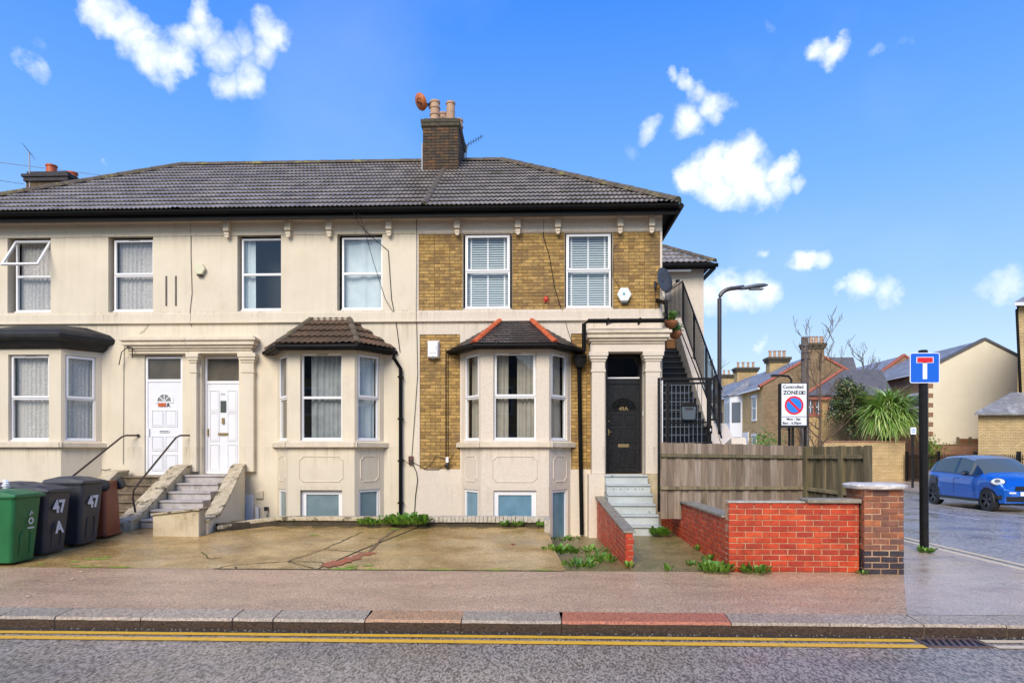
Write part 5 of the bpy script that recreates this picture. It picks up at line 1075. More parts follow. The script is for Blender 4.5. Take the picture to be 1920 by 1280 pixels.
rx = 3.98
def rt(y): return st_(y)+.98
for y in (14.6, 15.7, 16.9, 18.1):
    m = MB(); m.box(rx-.02, rx+.02, y-.02, y+.02, st_(y)-.35, rt(y)); obj('post', m, M['black_metal'], t)
m = MB(); m.tube([(rx, 14.4, rt(14.4)), (rx, 18.2, rt(18.2))], .022, 6); obj('top_rail', m, M['black_metal'], t); m = MB(); m.tube([(rx, 14.4, st_(14.4)-.05), (rx, 18.2, st_(18.2)-.05)], .018, 6); obj('bottom_rail', m, M['black_metal'], t)
y = 14.45
while y < 18.2: m = MB(); m.box(rx-.008, rx+.008, y-.008, y+.008, st_(y)-.04, rt(y)); obj('baluster', m, M['black_metal'], t); y += .11
m = MB(); x_ = 3.55
for k in range(14): x_ = 3.52+.035*k; m.box(x_-.009, x_+.009, 18.19, 18.208, 5.0, rt(18.2)-.02*0-.3+.3*k/14) if True else 0
m.tube([(3.50, 18.2, rt(18.2)-.32), (rx, 18.2, rt(18.2))], .02, 6); obj('landing_balustrade', m, M['black_metal'], t)
m = MB(); m.tube([(3.70, 14.3, sz(14.3)+.85), (3.70, 17.6, sz(17.6)+.85)], .016, 6); obj('inner_handrail', m, M['black_metal'], t)
for y in (14.8, 16.0, 17.2): m = MB(); m.tube([(3.70, y, sz(y)+.85), (3.80, y, sz(y)+.80)], .01, 5); obj('rail_bracket', m, M['black_metal'], t)
# gate
GY = 13.6; gx0, gx1 = PX(1236, GY), PX(1335, GY); gz0, gz1 = 1.5, PZ(1290, 708, GY)
t = thing('gate', 'tall black iron gate with wire mesh at the foot of the outside stair', 'gate', (gx0, GY, gz0))
m = MB(); m.box(gx0-.03, gx0+.015, GY-.03, GY+.03, .4, gz1); m.box(gx0+.03, gx1+.07, GY-.025, GY+.025, gz1-.05, gz1); m.box(gx1-.10, gx1-.02, GY-.03, GY+.03, .4, gz1-.051); m.box(gx1+.03, gx1+.07, GY-.02, GY+.02, PZ(1335, 788, GY), gz1-.051); m.box(gx1-.019, gx1+.029, GY-.01, GY+.01, PZ(1335, 788, GY), PZ(1335, 788, GY)+.04); obj('frame', m, M['black_metal'], t, bevel=.003)
m = MB(); m.box(gx0+.055, gx0+.07, GY-.02, GY+.02, gz0+.1, gz1-.052); obj('edge_strip', m, M['upvc'], t)
ix = PX(1252, GY); m = MB(); m.box(ix-.035, ix+.035, GY-.02, GY+.02, gz0, gz1-.09); m.box(ix+.036, gx1-.101, GY-.02, GY+.02, gz1-.13, gz1-.09); zc = PZ(1290, 790, GY); m.box(ix+.036, gx1-.101, GY-.018, GY+.018, zc-.03, zc); obj('gate_leaf', m, M['black_metal'], t)
m = MB(); k = 0
for i in range(1, 10):
    x = gx0+.08+(gx1-.12-gx0-.08)*i/10; m.box(x-.006, x+.006, GY-.004, GY+.004, gz0, gz1-.13)
for i in range(9):
    z = gz0+.1+i*.17; m.box(gx0+.03, gx0+.08+(gx1-.12-gx0-.08)*.62, GY-.0085, GY-.0045, z, z+.012)
obj('wire_mesh', m, M['lampgrey'], t)
m = MB(); zl = PZ(1330, 806, GY); m.box(gx1-.09, gx1-.01, GY-.06, GY-.031, zl-.07, zl+.09); obj('lock', m, M['black_metal'], t); m = MB(); m.box(gx1-.055, gx1-.035, GY-.066, GY-.061, zl-.02, zl+.03); obj('lock_plate', m, M['upvc'], t)
# post box
pxc = PX(1291, GY-.08); pz0, pz1 = PZ(1291, 787, GY-.08), PZ(1291, 760, GY-.08); t = thing('post_box', 'grey metal letter box with a curved lid hanging on the iron gate', 'letter box', (pxc, GY-.1, pz0))
m = MB(); m.prism([(pxc-.125, GY-.03, pz0+.03), (pxc-.10, GY-.03, pz0), (pxc+.10, GY-.03, pz0), (pxc+.125, GY-.03, pz0+.03), (pxc+.14, GY-.03, pz1-.01), (pxc-.14, GY-.03, pz1-.01)], (0, -.10, 0)); obj('body', m, mat('grey_post_box', (.09, .11, .125), rough=.35), t, bevel=.012)
m = MB(); m.prism([(pxc+.155*cos(pi*i/8), GY-.025, pz1-.009+.075*sin(pi*i/8)) for i in range(9)], (0, -.13, 0)); obj('lid', m, M['black_metal'], t, bevel=.004)
m = MB(); m.box(pxc-.08, pxc+.08, GY-.136, GY-.131, pz1-.09, pz1-.04); obj('slot_flap', m, M['galv'], t)
# hanging baskets and pot
def basket(label, c, n=46):
    t = thing('hanging_basket', label, 'plant pot', c, 'terracotta wall pots'); c = Vector(c); m = MB(); pf = [(.02, c.z-.17), (.09, c.z-.15), (.145, c.z-.07), (.16, c.z), (.14, c.z)]; m.lathe(c.x, c.y, pf, 14); m.sm = True; obj('bowl', m, bpy.data.materials.get('pot_orange') or mat('pot_orange', (.42, .14, .04), (.26, .09, .03), .7, 16), t)
    m = MB()
    for i in range(n):
        an = R()*2*pi; p = c+Vector((cos(an)*.08*R(), sin(an)*.08*R(), 0)); L_ = .12+.16*R(); d_ = Vector((cos(an), sin(an), .9+R())).normalized(); q = p+d_*L_; s_ = d_.cross(Vector((0, 0, 1))).normalized()*.012; e = q+Vector((cos(an)*.06, sin(an)*.06, -.07))
        m.add([tuple(p-s_), tuple(p+s_), tuple(q+s_*1.4), tuple(q-s_*1.4), tuple(e)], [(0, 1, 2, 3), (3, 2, 4)])
    obj('foliage', m, M['leaf'], t, kind='stuff')
Yb = 15.6
basket('upper terracotta wall pot of green leaves beside the outside stair', (PX(1258, 15.2), 15.2, PZ(1258, 602, 15.2)))
basket('lower terracotta wall pot with trailing leaves beside the outside stair', (PX(1266, 15.6), 15.6, PZ(1266, 622, 15.6)), 60)
t = thing('planter_box', 'orange brown planter box at the top of the outside stair', 'planter', (PX(1258, 17.9), 18.0, 4.4)); m = MB(); m.box(PX(1250, 17.95), PX(1266, 17.95), 17.95, 18.2, 4.37, 4.58); obj('box', m, mat('orange_wood', (.36, .16, .05), rough=.7), t, bevel=.01); m = MB(); m.box(PX(1249, 17.95), PX(1267, 17.95), 17.94, 18.21, 4.581, 4.61); obj('rim', m, bpy.data.materials['orange_wood'], t)

# ------------------------------------------------------------------ street furniture
t = thing('street_lamp', 'tall street lamp with a curved arm behind the outside stair', 'street lamp', (PX(1349, 17), 17, 0)); lx = PX(1349, 17)
z1 = PZ(1349, 560, 17); zt = PZ(1375, 541, 17); m = MB(); pts = [(lx, 17, 2.6), (lx, 17, z1)]+[(lx+.36*(1-cos(pi/2*i/6)), 17, z1+.26*sin(pi/2*i/6)) for i in range(1, 7)]+[(PX(1395, 17), 17, PZ(1395, 538, 17))]
m.tube(pts, .052, 10); obj('pole', m, M['galv'], t); m = MB(); m.tube([(lx, 17, 0), (lx, 17, 2.6)], .075, 10); obj('column_base', m, M['galv'], t)
a = Vector((PX(1388, 17), 17, PZ(1388, 542, 17))); b = Vector((PX(1439, 17), 17, PZ(1439, 535, 17))); m = MB(); vs = []; ks = [(0, .04), (.1, .055), (.3, .075), (.6, .085), (.85, .07), (1, .03)]
for q, r_ in ks:
    c = a.lerp(b, q)
    for j in range(10): an = 2*pi*j/10; vs.append((c.x, c.y+cos(an)*r_*1.9, c.z+sin(an)*r_*(.9 if sin(an) > 0 else .35)))
m.add(vs, [(i*10+j, i*10+(j+1) % 10, i*10+10+(j+1) % 10, i*10+10+j) for i in range(5) for j in range(10)]+[tuple(range(10))[::-1], tuple(range(50, 60))]); m.sm = True; obj('lamp_head', m, M['lampgrey'], t)
m = MB(); c0, c1 = a.lerp(b, .35), a.lerp(b, .85); m.box(c0.x, c1.x, 16.9, 17.1, c0.z-.045, c0.z-.03); obj('lens', m, M['step_grey'], t, bevel=.01)
# dead end sign
t = thing('road_sign', 'blue no through road sign with a red barred white T on a black post', 'road sign', (6.3, 11, 0)); sY = 11.0; sx = PX(1733, sY)
zb = 0.0; m = MB(); m.tube([(sx+.0, sY, -.05), (sx-.02, sY, PZ(1733, 662, sY))], .066, 14); obj('post', m, M['black_metal'], t); m = MB(); m.lathe(sx-.02, sY, [(.068, PZ(1733, 662, sY)), (.068, PZ(1733, 657, sY)), (.04, PZ(1733, 656, sY))], 12); obj('post_cap', m, M['black_metal'], t)
def rrect(cx, z0, z1, w, y, th, r_=.03):
    pts = []
    for qx, qz, a0 in ((cx+w/2-r_, z1-r_, 0), (cx-w/2+r_, z1-r_, 90), (cx-w/2+r_, z0+r_, 180), (cx+w/2-r_, z0+r_, 270)):
        pts += [(qx+r_*cos(radians(a0+30*k)), y, qz+r_*sin(radians(a0+30*k))) for k in range(4)]
    return pts
yS = sY-.085; z0, z1 = PZ(1733, 718, yS), PZ(1733, 661, yS); w = PX(1762, yS)-PX(1706, yS); cx = PX(1734, yS)
m = MB(); m.prism(rrect(cx, z0, z1, w, yS, 0), (0, .01, 0)); obj('plate', m, M['sign_white'], t); m = MB(); m.prism(rrect(cx, z0+.013, z1-.013, w-.026, yS-.002, 0, .02), (0, .0015, 0)); obj('blue_panel', m, M['sign_blue'], t)
m = MB(); hh = z1-z0; m.box(cx-.035, cx+.035, yS-.005, yS-.003, z0+hh*.13, z0+hh*.68); obj('white_stem', m, M['sign_white'], t); m = MB(); m.box(cx-.135, cx+.135, yS-.005, yS-.003, z0+hh*.66, z0+hh*.86); obj('white_border', m, M['sign_white'], t)
m = MB(); m.box(cx-.122, cx+.122, yS-.008, yS-.006, z0+hh*.68, z0+hh*.84); obj('red_bar', m, M['sign_red'], t)
for z in (z0+.12, z1-.12): m = MB(); m.box(cx-.09, cx+.09, yS+.0105, sY+.07, z-.015, z+.015); obj('clip', m, M['galv'], t)
# controlled zone sign
zY = 18.3; t = thing('zone_sign', 'white controlled zone parking sign with a red and blue roundel', 'road sign', (PX(1488, zY), zY, 0))
z0, z1 = PZ(1488, 797, zY), PZ(1488, 719, zY); x0, x1 = PX(1465, zY), PX(1512, zY)
m = MB(); m.box(x0-.03, x1+.03, zY-.01, zY+.03, z0-.06, z1+.02); obj('backing', m, M['sign_black'], t); m = MB(); m.box(x0, x1, zY-.016, zY-.0105, z0, z1); obj('plate', m, M['sign_white'], t, bevel=.003)
for x in (x0-.02, (x0+x1)/2, x1-.0): m = MB(); m.tube([(x, zY+.08, 0), (x, zY+.08, z0+.1 if x > x0 and x < x1-.1 else z1)], .04, 8); obj('post', m, M['black_metal'], t)
W_ = x1-x0; H_ = z1-z0; cz = z0+H_*.478; cx = (x0+x1)/2; r_ = H_*.2225
def disc(r0, r1, y, a0=0, a1=360, n=32):
    m = MB(); vs = []
    for i in range(n+1): an = radians(a0+(a1-a0)*i/n); vs += [(cx+r0*cos(an), y, cz+r0*sin(an)), (cx+r1*cos(an), y, cz+r1*sin(an))]
    m.add(vs, [(2*i, 2*i+1, 2*i+3, 2*i+2) for i in range(n)]); return m
m = disc(0.0001, r_*.82, zY-.019); obj('blue_disc', m, M['sign_blue'] if False else mat('zone_blue', (.02, .22, .75), rough=.35), t); obj('red_ring', disc(r_*.8, r_, zY-.0205), M['sign_red'], t)
m = MB(); q = r_*.85*.7071; h_ = r_*.085; m.add([(cx-q-h_, zY-.0215, cz+q-h_), (cx+q-h_, zY-.0215, cz-q-h_), (cx+q+h_, zY-.0215, cz-q+h_), (cx-q+h_, zY-.0215, cz+q+h_)], [(0, 1, 2, 3)]); obj('red_slash', m, M['sign_red'], t)
m = MB(); m.box(x0+.01, x1-.01, zY-.0185, zY-.0165, z0+H_*.20, z0+H_*.212); m.box(x0+W_*.69, x0+W_*.95, zY-.0185, zY-.0165, z0+H_*.742, z0+H_*.822); obj('border_line', m, M['sign_black'], t)
m = MB(); m.box(x0+W_*.72, x0+W_*.79, zY-.020, zY-.019, z0+H_*.765, z0+H_*.80); m.box(x0+W_*.86, x0+W_*.93, zY-.020, zY-.019, z0+H_*.765, z0+H_*.80); obj('box_marks', m, M['sign_white'], t)
text(t, 'Controlled', (x0+W_*.05, zY-.018, z0+H_*.885), W_*.185, M['sign_black'], bold=.003); text(t, 'ZONE', (x0+W_*.07, zY-.018, z0+H_*.742), W_*.215, M['sign_black'], bold=.004)
text(t, 'Mon - Sat', (x0+W_*.2, zY-.018, z0+H_*.122), W_*.14, M['sign_black'], bold=.003); text(t, '8am - 6.30pm', (x0+W_*.04, zY-.018, z0+H_*.028), W_*.135, M['sign_black'], bold=.003)
m = MB(); m.tube([(PX(1480, 18.6), 18.6, 3.2), (PX(1484, 18.6), 18.6, PZ(1484, 712, 18.6)), (PX(1478, 18.6), 18.6, PZ(1478, 705, 18.6)), (PX(1450, 18.6), 18.6, PZ(1450, 703, 18.6))], .03, 6); m.tube([(PX(1480, 18.6), 18.6, 0), (PX(1480, 18.6), 18.6, 3.2)], .035, 6); tl = thing('lamp_bracket', 'old curved sign lamp on a thin post above the zone sign', 'sign lamp', (PX(1480, 18.6), 18.6, 0)); obj('post', m, M['black_metal'], tl)
m = MB(); X_ = PX(1456, 18.6); m.box(X_-.14, X_+.10, 18.52, 18.68, PZ(1450, 706, 18.6), PZ(1450, 702, 18.6)); obj('lamp_head', m, M['sign_black'], tl, bevel=.01)
t = thing('telegraph_pole', 'brown wooden telegraph pole in front of the gable chimney', 'pole', (PX(1509, 24), 24, 0)); m = MB(); m.tube([(PX(1509, 24), 24, 0), (PX(1509, 24), 24, PZ(1509, 632, 24))], [.16, .12], 10); obj('pole', m, M['bark_grey'], t)
for k in range(3): m = MB(); z = PZ(1509, 650+k*12, 24); m.tube([(PX(1503-k, 24), 23.9, z), (PX(1515+k, 24), 23.9, z)], .025, 5); obj('step_bolt', m, M['galv'], t)
t = thing('parking_plate_post', 'small white parking plate on a thin black post by the yellow wall', 'road sign', (PX(1711, 29.5), 29.5, 0)); yy = 29.5; X_ = PX(1711, yy); m = MB(); m.tube([(X_, yy, -.05), (X_, yy, PZ(1711, 803, yy))], .05, 8); obj('post', m, M['black_metal'], t); m = MB(); m.box(X_-.12, X_+.12, yy-.07, yy-.055, PZ(1711, 814, yy), PZ(1711, 801, yy)); obj('plate', m, M['sign_white'], t)
m = MB(); m.box(X_-.09, X_+.09, yy-.073, yy-.071, PZ(1711, 806, yy), PZ(1711, 804.5, yy)); m.box(X_-.07, X_+.07, yy-.073, yy-.071, PZ(1711, 810, yy), PZ(1711, 808.5, yy)); obj('plate_lines', m, M['zone'] if 'zone' in M else bpy.data.materials['zone_blue'], t)
# drain grate
M['rusty_cast'] = mat('rusty_cast_iron', (.17, .09, .06), (.10, .07, .055), .45, 20)
t = thing('drain_grate', 'rusty slanted drain grate in the gutter by the yellow lines', 'drain', (4.02, 6.45, -.2)); m = MB(); gx0, gx1, gy0, gy1 = 3.66, 4.24, 6.33, 6.62
rimm = MB(); rimm.box(gx0, gx1, gy0, gy0+.025, -.2, -.188); rimm.box(gx0, gx1, gy1-.025, gy1, -.2, -.188); rimm.box(gx0, gx0+.03, gy0+.025, gy1-.025, -.2, -.188); rimm.box(gx1-.03, gx1, gy0+.025, gy1-.025, -.2, -.188); obj('grate_frame', rimm, M['rusty_cast'], t)
m = MB(); m.quad((gx0, gy0, -.1985), (gx1, gy0, -.1985), (gx1, gy1, -.1985), (gx0, gy1, -.1985)); obj('drain_pit', m, M['sign_black'], t)
for i in range(7): x = gx0+.04+i*.066; m = MB(); m.add([(x, gy0+.025, -.189), (x+.03, gy0+.025, -.189), (x+.11, gy1-.025, -.189), (x+.08, gy1-.025, -.189), (x, gy0+.025, -.198), (x+.03, gy0+.025, -.198), (x+.11, gy1-.025, -.198), (x+.08, gy1-.025, -.198)], [(0, 1, 2, 3), (0, 4, 5, 1), (1, 5, 6, 2), (3, 7, 4, 0)]); obj('bar', m, M['rusty_cast'], t)

# ------------------------------------------------------------------ wheelie bins
def bin_(name, label, x, y, z, bodym, lidm, rotz=0, flip=False, w=.56, d=.68, h=1.0, lidflip=False, word=None, fill=None):
    """local: +x is the front (towards the street side), width along y"""
    wm = Matrix.Translation((x, y, z)) @ Matrix.Rotation(rotz, 4, 'Z')
    if flip: wm = Matrix.Translation((x, y, z+h)) @ Matrix.Rotation(rotz, 4, 'Z') @ Matrix.Rotation(pi, 4, 'X')
    t = thing(name, label, 'wheelie bin', (x, y, z), 'wheelie bins'); xf = lambda a, b, c: tuple(wm @ Vector((a, b, c)))
    m = MB(xf); K = 5; rings = []
    def ring(hx, hw, z_, x0, r_=.06):
        pts = []
        for qx, qy, a0 in ((hx-r_, hw-r_, 0), (-hx+r_, hw-r_, 90), (-hx+r_, -hw+r_, 180), (hx-r_, -hw+r_, 270)):
            pts += [(x0+qx+r_*cos(radians(a0+22.5*k)), qy+r_*sin(radians(a0+22.5*k)), z_) for k in range(5)]
        return pts
    segs = [(d*.38, w*.40, .03, -.01), (d*.385, w*.405, .06, -.01), (d*.43, w*.455, .55, .0), (d*.465, w*.48, .93*h, .01), (d*.475, w*.49, .935*h, .01), (d*.50, w*.515, .94*h, .01), (d*.50, w*.515, .97*h, .01), (d*.44, w*.45, .97*h, .01), (d*.42, w*.43, .7, .01)]
    vs = []
    for q in segs: vs += ring(*q)
    nn = 20; m.add(vs, [(i*nn+j, i*nn+(j+1) % nn, (i+1)*nn+(j+1) % nn, (i+1)*nn+j) for i in range(len(segs)-1) for j in range(nn)]+[tuple(range(nn))[::-1], tuple(range((len(segs)-1)*nn, len(segs)*nn))]); obj('body', m, bodym, t)
    # moulded front recess lines
    m = MB(xf); 
    for sgn in (-1, 1): m.tube([(d*.385, sgn*w*.17, .12), (d*.425, sgn*w*.17, .42), (d*.425, sgn*w*.10, .46)], .008, 4)
    obj('rib', m, bodym, t)
    if not flip:
        m = MB(xf); L_ = [(-.50, 0), (-.46, .045), (-.2, .085), (.2, .075), (.50, .02), (.535, -.03)]; vs = []
        for q, hh in L_:
            for v in (-.53, -.49, -.3, .3, .49, .53): vs.append((.01+d*q, w*v, .975*h+hh*(1 if abs(v) < .4 else .75 if abs(v) < .5 else -.25)+(0 if abs(v) < .5 else -.01)))
        m.add(vs, [(i*6+j, (i+1)*6+j, (i+1)*6+j+1, i*6+j+1) for i in range(5) for j in range(5)]+[(0, 1, 2, 3, 4, 5), (35, 34, 33, 32, 31, 30)]+[tuple(i*6 for i in range(6)), tuple(i*6+5 for i in range(5, -1, -1))]); obj('lid', m, lidm, t, bevel=.004)
        m = MB(xf); m.tube([(-d*.55, -w*.35, .93*h), (-d*.55, w*.35, .93*h)], .015, 6); obj('handle', m, bodym, t)
    for sgn in (-1, 1):
        wh = thing_part('wheel', xf, (-d*.40, sgn*w*.47, .10), t)
    if word:
        for s_, (uy, uz, size) in word:
            rot = Matrix.Rotation(rotz+pi/2, 4, 'Z') @ Matrix.Rotation(pi/2-.075, 4, 'X')
            p = wm @ Vector((d*.46+.028, uy, uz)); text(t, s_, p, size, M['white_daub'], rot=rot, bold=.010, name='painted_number')
    return t
def thing_part(name, xf, c, t):
    m = MB(xf); cx, cy, cz = c; K = 14; vs = []
    for yy, r_ in ((-.022, .06), (-.022, .095), (-.012, .10), (.012, .10), (.022, .095), (.022, .06)):
        for j in range(K): an = 2*pi*j/K; vs.append((cx+r_*cos(an), cy+yy, cz+r_*sin(an)))
    m.add(vs, [(i*K+j, i*K+(j+1) % K, (i+1)*K+(j+1) % K, (i+1)*K+j) for i in range(5) for j in range(K)]); w_ = obj(name, m, M['rubber'], t)
    m = MB(xf)
    vs = [(cx+.06*cos(2*pi*j/K), cy+q, cz+.06*sin(2*pi*j/K)) for q in (-.015, .015) for j in range(K)]; m.add(vs, [tuple(range(K)), tuple(range(K, 2*K))]); obj('hub', m, M['grey_plastic'], w_)
    return w_
gz = lambda y: slz(y)+.004
b1 = bin_('wheelie_bin', 'green wheelie bin with a green lid, nearest the pavement', -7.62, 9.35, gz(9.35), M['green_plastic'], M['green_plastic'])
b2 = bin_('wheelie_bin', 'charcoal wheelie bin painted 47 over a big letter A', -7.62, 9.98, gz(9.98), M['grey_plastic'], M['grey_plastic'], word=[('47', (-.15, .64, .26)), ('A', (-.10, .33, .24))])
b3 = bin_('wheelie_bin', 'taller charcoal wheelie bin daubed 47 between the other dark bin and the brown one', -7.58, 10.70, gz(10.7), M['grey_plastic'], M['grey_plastic'], h=1.06, word=[('47', (-.14, .62, .26))])
b4 = bin_('wheelie_bin', 'rust brown wheelie bin standing upside down with its wheel in the air', -7.70, 11.42, gz(11.4), M['brown_plastic'], M['brown_plastic'], rotz=pi+.12, flip=True)
b5 = bin_('wheelie_bin', 'bin with a maroon lid at the left edge behind the green one', -8.95, 10.15, gz(10.2), M['brown_plastic'], M['maroon_plastic'], h=.97)
b6 = bin_('wheelie_bin', 'dark lidded brown bin behind the charcoal bins', -8.75, 11.0, gz(11.0), M['brown_plastic'], M['grey_plastic'], h=.94)
# recycling mark on the green bin
m = MB(); K = 16; c = Vector((-7.62+.68*.45+.020, 9.40, gz(9.35)+.60)); vs = []
for r_ in (.028, .05):
    for j in range(K): an = 2*pi*j/K; vs.append((c.x+sin(.08)*r_*sin(an)*.9, c.y+r_*cos(an), c.z+r_*sin(an)))
m.add(vs, [(j, K+j, K+(j+1) % K, (j+1) % K) for j in range(K)]); m.box(c.x-.004, c.x+.002, c.y-.06, c.y+.06, c.z-.11, c.z-.09); m.tube([(c.x, c.y-.02, c.z+.08), (c.x+.006, c.y+.0, c.z+.14), (c.x+.006, c.y+.03, c.z+.10)], .008, 4); obj('recycling_mark', m, M['white_daub'], b1)
t = thing('plant_tie', 'crumpled white bag resting on the green bin lid', 'bag', (-7.75, 9.62, 1.02)); m = MB()
for i in range(5): c = Vector((PX(18, 9.7)+.03*(R()-.5), 9.62+.03*R(), 1.05+.03*i)); m.lathe(c.x, c.y, [(.01, c.z-.03), (.045+.02*R(), c.z), (.01, c.z+.035)], 7)
obj('bag', m, M['upvc'], t)

# ------------------------------------------------------------------ small plants, cracks, litter
def weed(label, c, r_, n, size, mt=None, grp='weeds at the foot of the walls', up=.5):
    c = Vector(c); m = MB()
    for i in range(n):
        an = R()*2*pi; q = r_*sqrt(R()); p = c+Vector((cos(an)*q, sin(an)*q*.7, 0)); s_ = size*(.6+.8*R()); d_ = Vector((cos(an)*(.3+R()), sin(an)*(.3+R())-.3, up+R())).normalized(); w_ = d_.cross(Vector((0, 0, 1))).normalized()*s_*.42
        k = p+d_*s_; l = p+d_*s_*1.6+Vector((0, 0, -.3*s_)); zz = Vector((0, 0, R()*size*1.2)); m.add([tuple(p+zz*.3), tuple(k+w_+zz), tuple(l+zz), tuple(k-w_+zz)], [(0, 1, 2, 3)])
    o = obj('weed', m, mt or M['leaf'], label=label, category='weed', group=grp); return o
def wz(x, y): return slz(y)
weed('leafy weed clump where the path side wall meets the front wall', (PX(1340, 9.0), 9.02, .0), .20, 120, .065); weed('weed patch at the foot of the red front wall', (PX(1418, 8.98), 8.99, 0), .17, 110, .06)
weed('tiny weeds left along the front wall base', (PX(1300, 9.4), 9.5, .01), .07, 26, .04); weed('tall weed against the side wall by the path', (PX(1328, 9.9), 9.9, .02), .08, 30, .045); weed('small weed part way up the side wall of the path', (PX(1312, 10.7), 10.7, .05), .08, 26, .045)
weed('weeds beside the grey steps', (PX(1235, 12.3), 12.2, .09), .14, 90, .075); weed('weed sprouting on the edge of the grey step wall', (PX(1242, 13.6), 13.55, .85), .06, 16, .04)
weed('large weed clump spilling over the forecourt edging', (PX(765, 12.4), 12.45, .25), .36, 240, .085); weed('weeds on the edging left of the large clump', (PX(705, 12.5), 12.5, .24), .30, 130, .07)
for px, lb in ((945, 'leftmost of three weed tufts under the brick on edge coping'), (970, 'middle of three weed tufts under the brick on edge coping'), (1015, 'weed tuft at the right end of the brick on edge coping')): weed(lb, (PX(px, 12.5), 12.5, .22), .09, 34, .05)
weed('grassy weeds along the right edge of the forecourt', (PX(1050, 10.6), 10.6, .0), .28, 150, .06); weed('weed clump beside the short red wall near the pavement', (PX(1090, 9.3), 9.35, 0), .24, 90, .055); weed('weeds in front of the short red wall', (PX(1130, 9.7), 9.8, -.01), .24, 60, .06, up=.9); weed('weed in the pavement joint by the path', (PX(1255, 9.05), 9.08, .0), .05, 20, .045, up=1.2)
weed('weeds against the short red wall on the patch', (PX(1110, 11.2), 11.2, -.07), .3, 60, .05); weed('weeds at the base of the wall under the side window', (PX(1060, 13), 13.0, -.12), .3, 50, .05); weed('grass at the base of the end of the short wall', (PX(1180, 9.3), 9.33, .0), .05, 18, .045)
weed('tuft of grass at the foot of the black sign post', (PX(1733, 10.9), 10.86, .0), .11, 50, .05, up=.3)
weed('weeds growing by the pillar base', (PX(1617, 8.95), 8.95, .0), .07, 24, .035)
def mosspatch(pts, z=.004):
    m = MB(); n = len(pts)
    m.poly([(x+(R()-.5)*.05, y+(R()-.5)*.05, slz(y)+z) for x, y in pts]); return m
mp = MB()
def blob(x, y, rx, ry, n=12, up=.0):
    vs = [(x+rx*(.7+.5*R())*cos(2*pi*i/n), y+ry*(.7+.5*R())*sin(2*pi*i/n), slz(y+0)+.006) for i in range(n)]; mp.add([(x, y, slz(y)+.02+up)]+vs, [(0, 1+i, 1+(i+1) % n) for i in range(n)])
for px, yy, rx, ry in ((650, 9.12, .16, .05), (660, 9.25, .10, .06), (640, 9.08, .2, .04), (690, 9.3, .08, .04), (180, 9.6, .22, .05), (200, 9.75, .1, .04), (160, 9.12, .25, .03), (225, 9.1, .2, .02), (140, 9.42, .12, .03), (75, 9.3, .05, .03), (590, 11.6, .1, .03), (700, 9.06, .2, .02), (830, 9.07, .3, .015), (930, 9.07, .2, .015), (740, 12.3, .12, .1), (1020, 9.08, .2, .02)): blob(PX(px, yy), yy, rx, ry)
obj('moss', mp, M['moss'], kind='stuff')
# red brick dust stain along the joint and cracks in the concrete
def ribbon(pts, w, z=.006, jit=.03, sub=8):
    m = MB(); P = []
    for (x0, y0), (x1, y1) in zip(pts, pts[1:]):
        for k in range(sub): q = k/sub; P.append((x0+(x1-x0)*q+(R()-.5)*jit, y0+(y1-y0)*q+(R()-.5)*jit))
    P.append(pts[-1]); vs = []
    for i, (x, y) in enumerate(P):
        a_, b_ = P[max(0, i-1)], P[min(len(P)-1, i+1)]; d = Vector((b_[0]-a_[0], b_[1]-a_[1], 0)).normalized(); n_ = Vector((-d.y, d.x, 0))*w*(.5+R())*.5
        vs += [(x+n_.x, y+n_.y, slz(y)+z), (x-n_.x, y-n_.y, slz(y)+z)]
    m.add(vs, [(2*i, 2*i+1, 2*i+3, 2*i+2) for i in range(len(P)-1)]); return m
def gp(px, py):               # a point of the forecourt seen at this pixel
    Y = 10.5
    for _ in range(12):
        X = PX(px, Y); d = -X*sn+Y*cs; z = slz(Y); Y += ((CZ-z)*FOC/(py-HOR)-d)*.7
    return (PX(px, Y), Y)
fc = o = bpy.data.objects['forecourt']
M['crackm'] = mat('crack_dark', (.055, .045, .02), (.09, .09, .02), .9, 6)  # near-black greenish colour shared by the crack ribbons and the pavement joint
for pts in ([(405, 1066), (430, 1060), (480, 1056), (540, 1052), (600, 1060-7), (650, 1068)], [(540, 1052), (560, 1058), (600, 1068)], [(540, 1052), (600, 1032), (640, 1015), (680, 997)], [(610, 1030), (690, 1036)], [(690, 1008), (720, 1010)], [(375, 1035), (395, 1048), (415, 1045)], [(440, 1062), (445, 1066)]):
    obj('crack', ribbon([gp(*p) for p in pts], .022), M['crackm'], fc)
M['dust'] = mat('red_brick_dust', (.50, .10, .035), (.30, .14, .07), .7, 12, c3=(.22, .16, .08), f3=.52, s3=6)
obj('brick_dust', ribbon([gp(*p) for p in [(610, 1062), (650, 1050), (690, 1036)]], .22, .009, .05), M['dust'], fc); obj('brick_dust', ribbon([gp(*p) for p in [(690, 1036), (715, 1012), (735, 997), (760, 985)]], .055, .009, .03), mat('broken_joint', (.26, .15, .07), (.12, .09, .03), .8, 12), fc)
m = MB(); 
for i in range(40): x = PX(400+i*16, 9.04); w_ = .01+.012*R(); m.add([(x, 9.03, .006), (x+.25, 9.03+(R()-.5)*.02, .006), (x+.25, 9.05+w_, .007), (x, 9.05+w_, .007)], [(0, 1, 2, 3)])
obj('pavement_joint', m, M['crackm'], kind='structure')
t = obj('fallen_leaf', MB().add([(0, 0, 0), (.06, .02, .01), (.09, .07, .0), (.02, .06, .02)], [(0, 1, 2, 3)]), mat('red_leaf', (.35, .06, .02), rough=.6), label='single red fallen leaf on the concrete forecourt', category='leaf'); x, y = gp(957, 1022); t.location = (x, y, slz(y)+.01)
lt = [(77, 1115), (170, 1075), (155, 1087)]
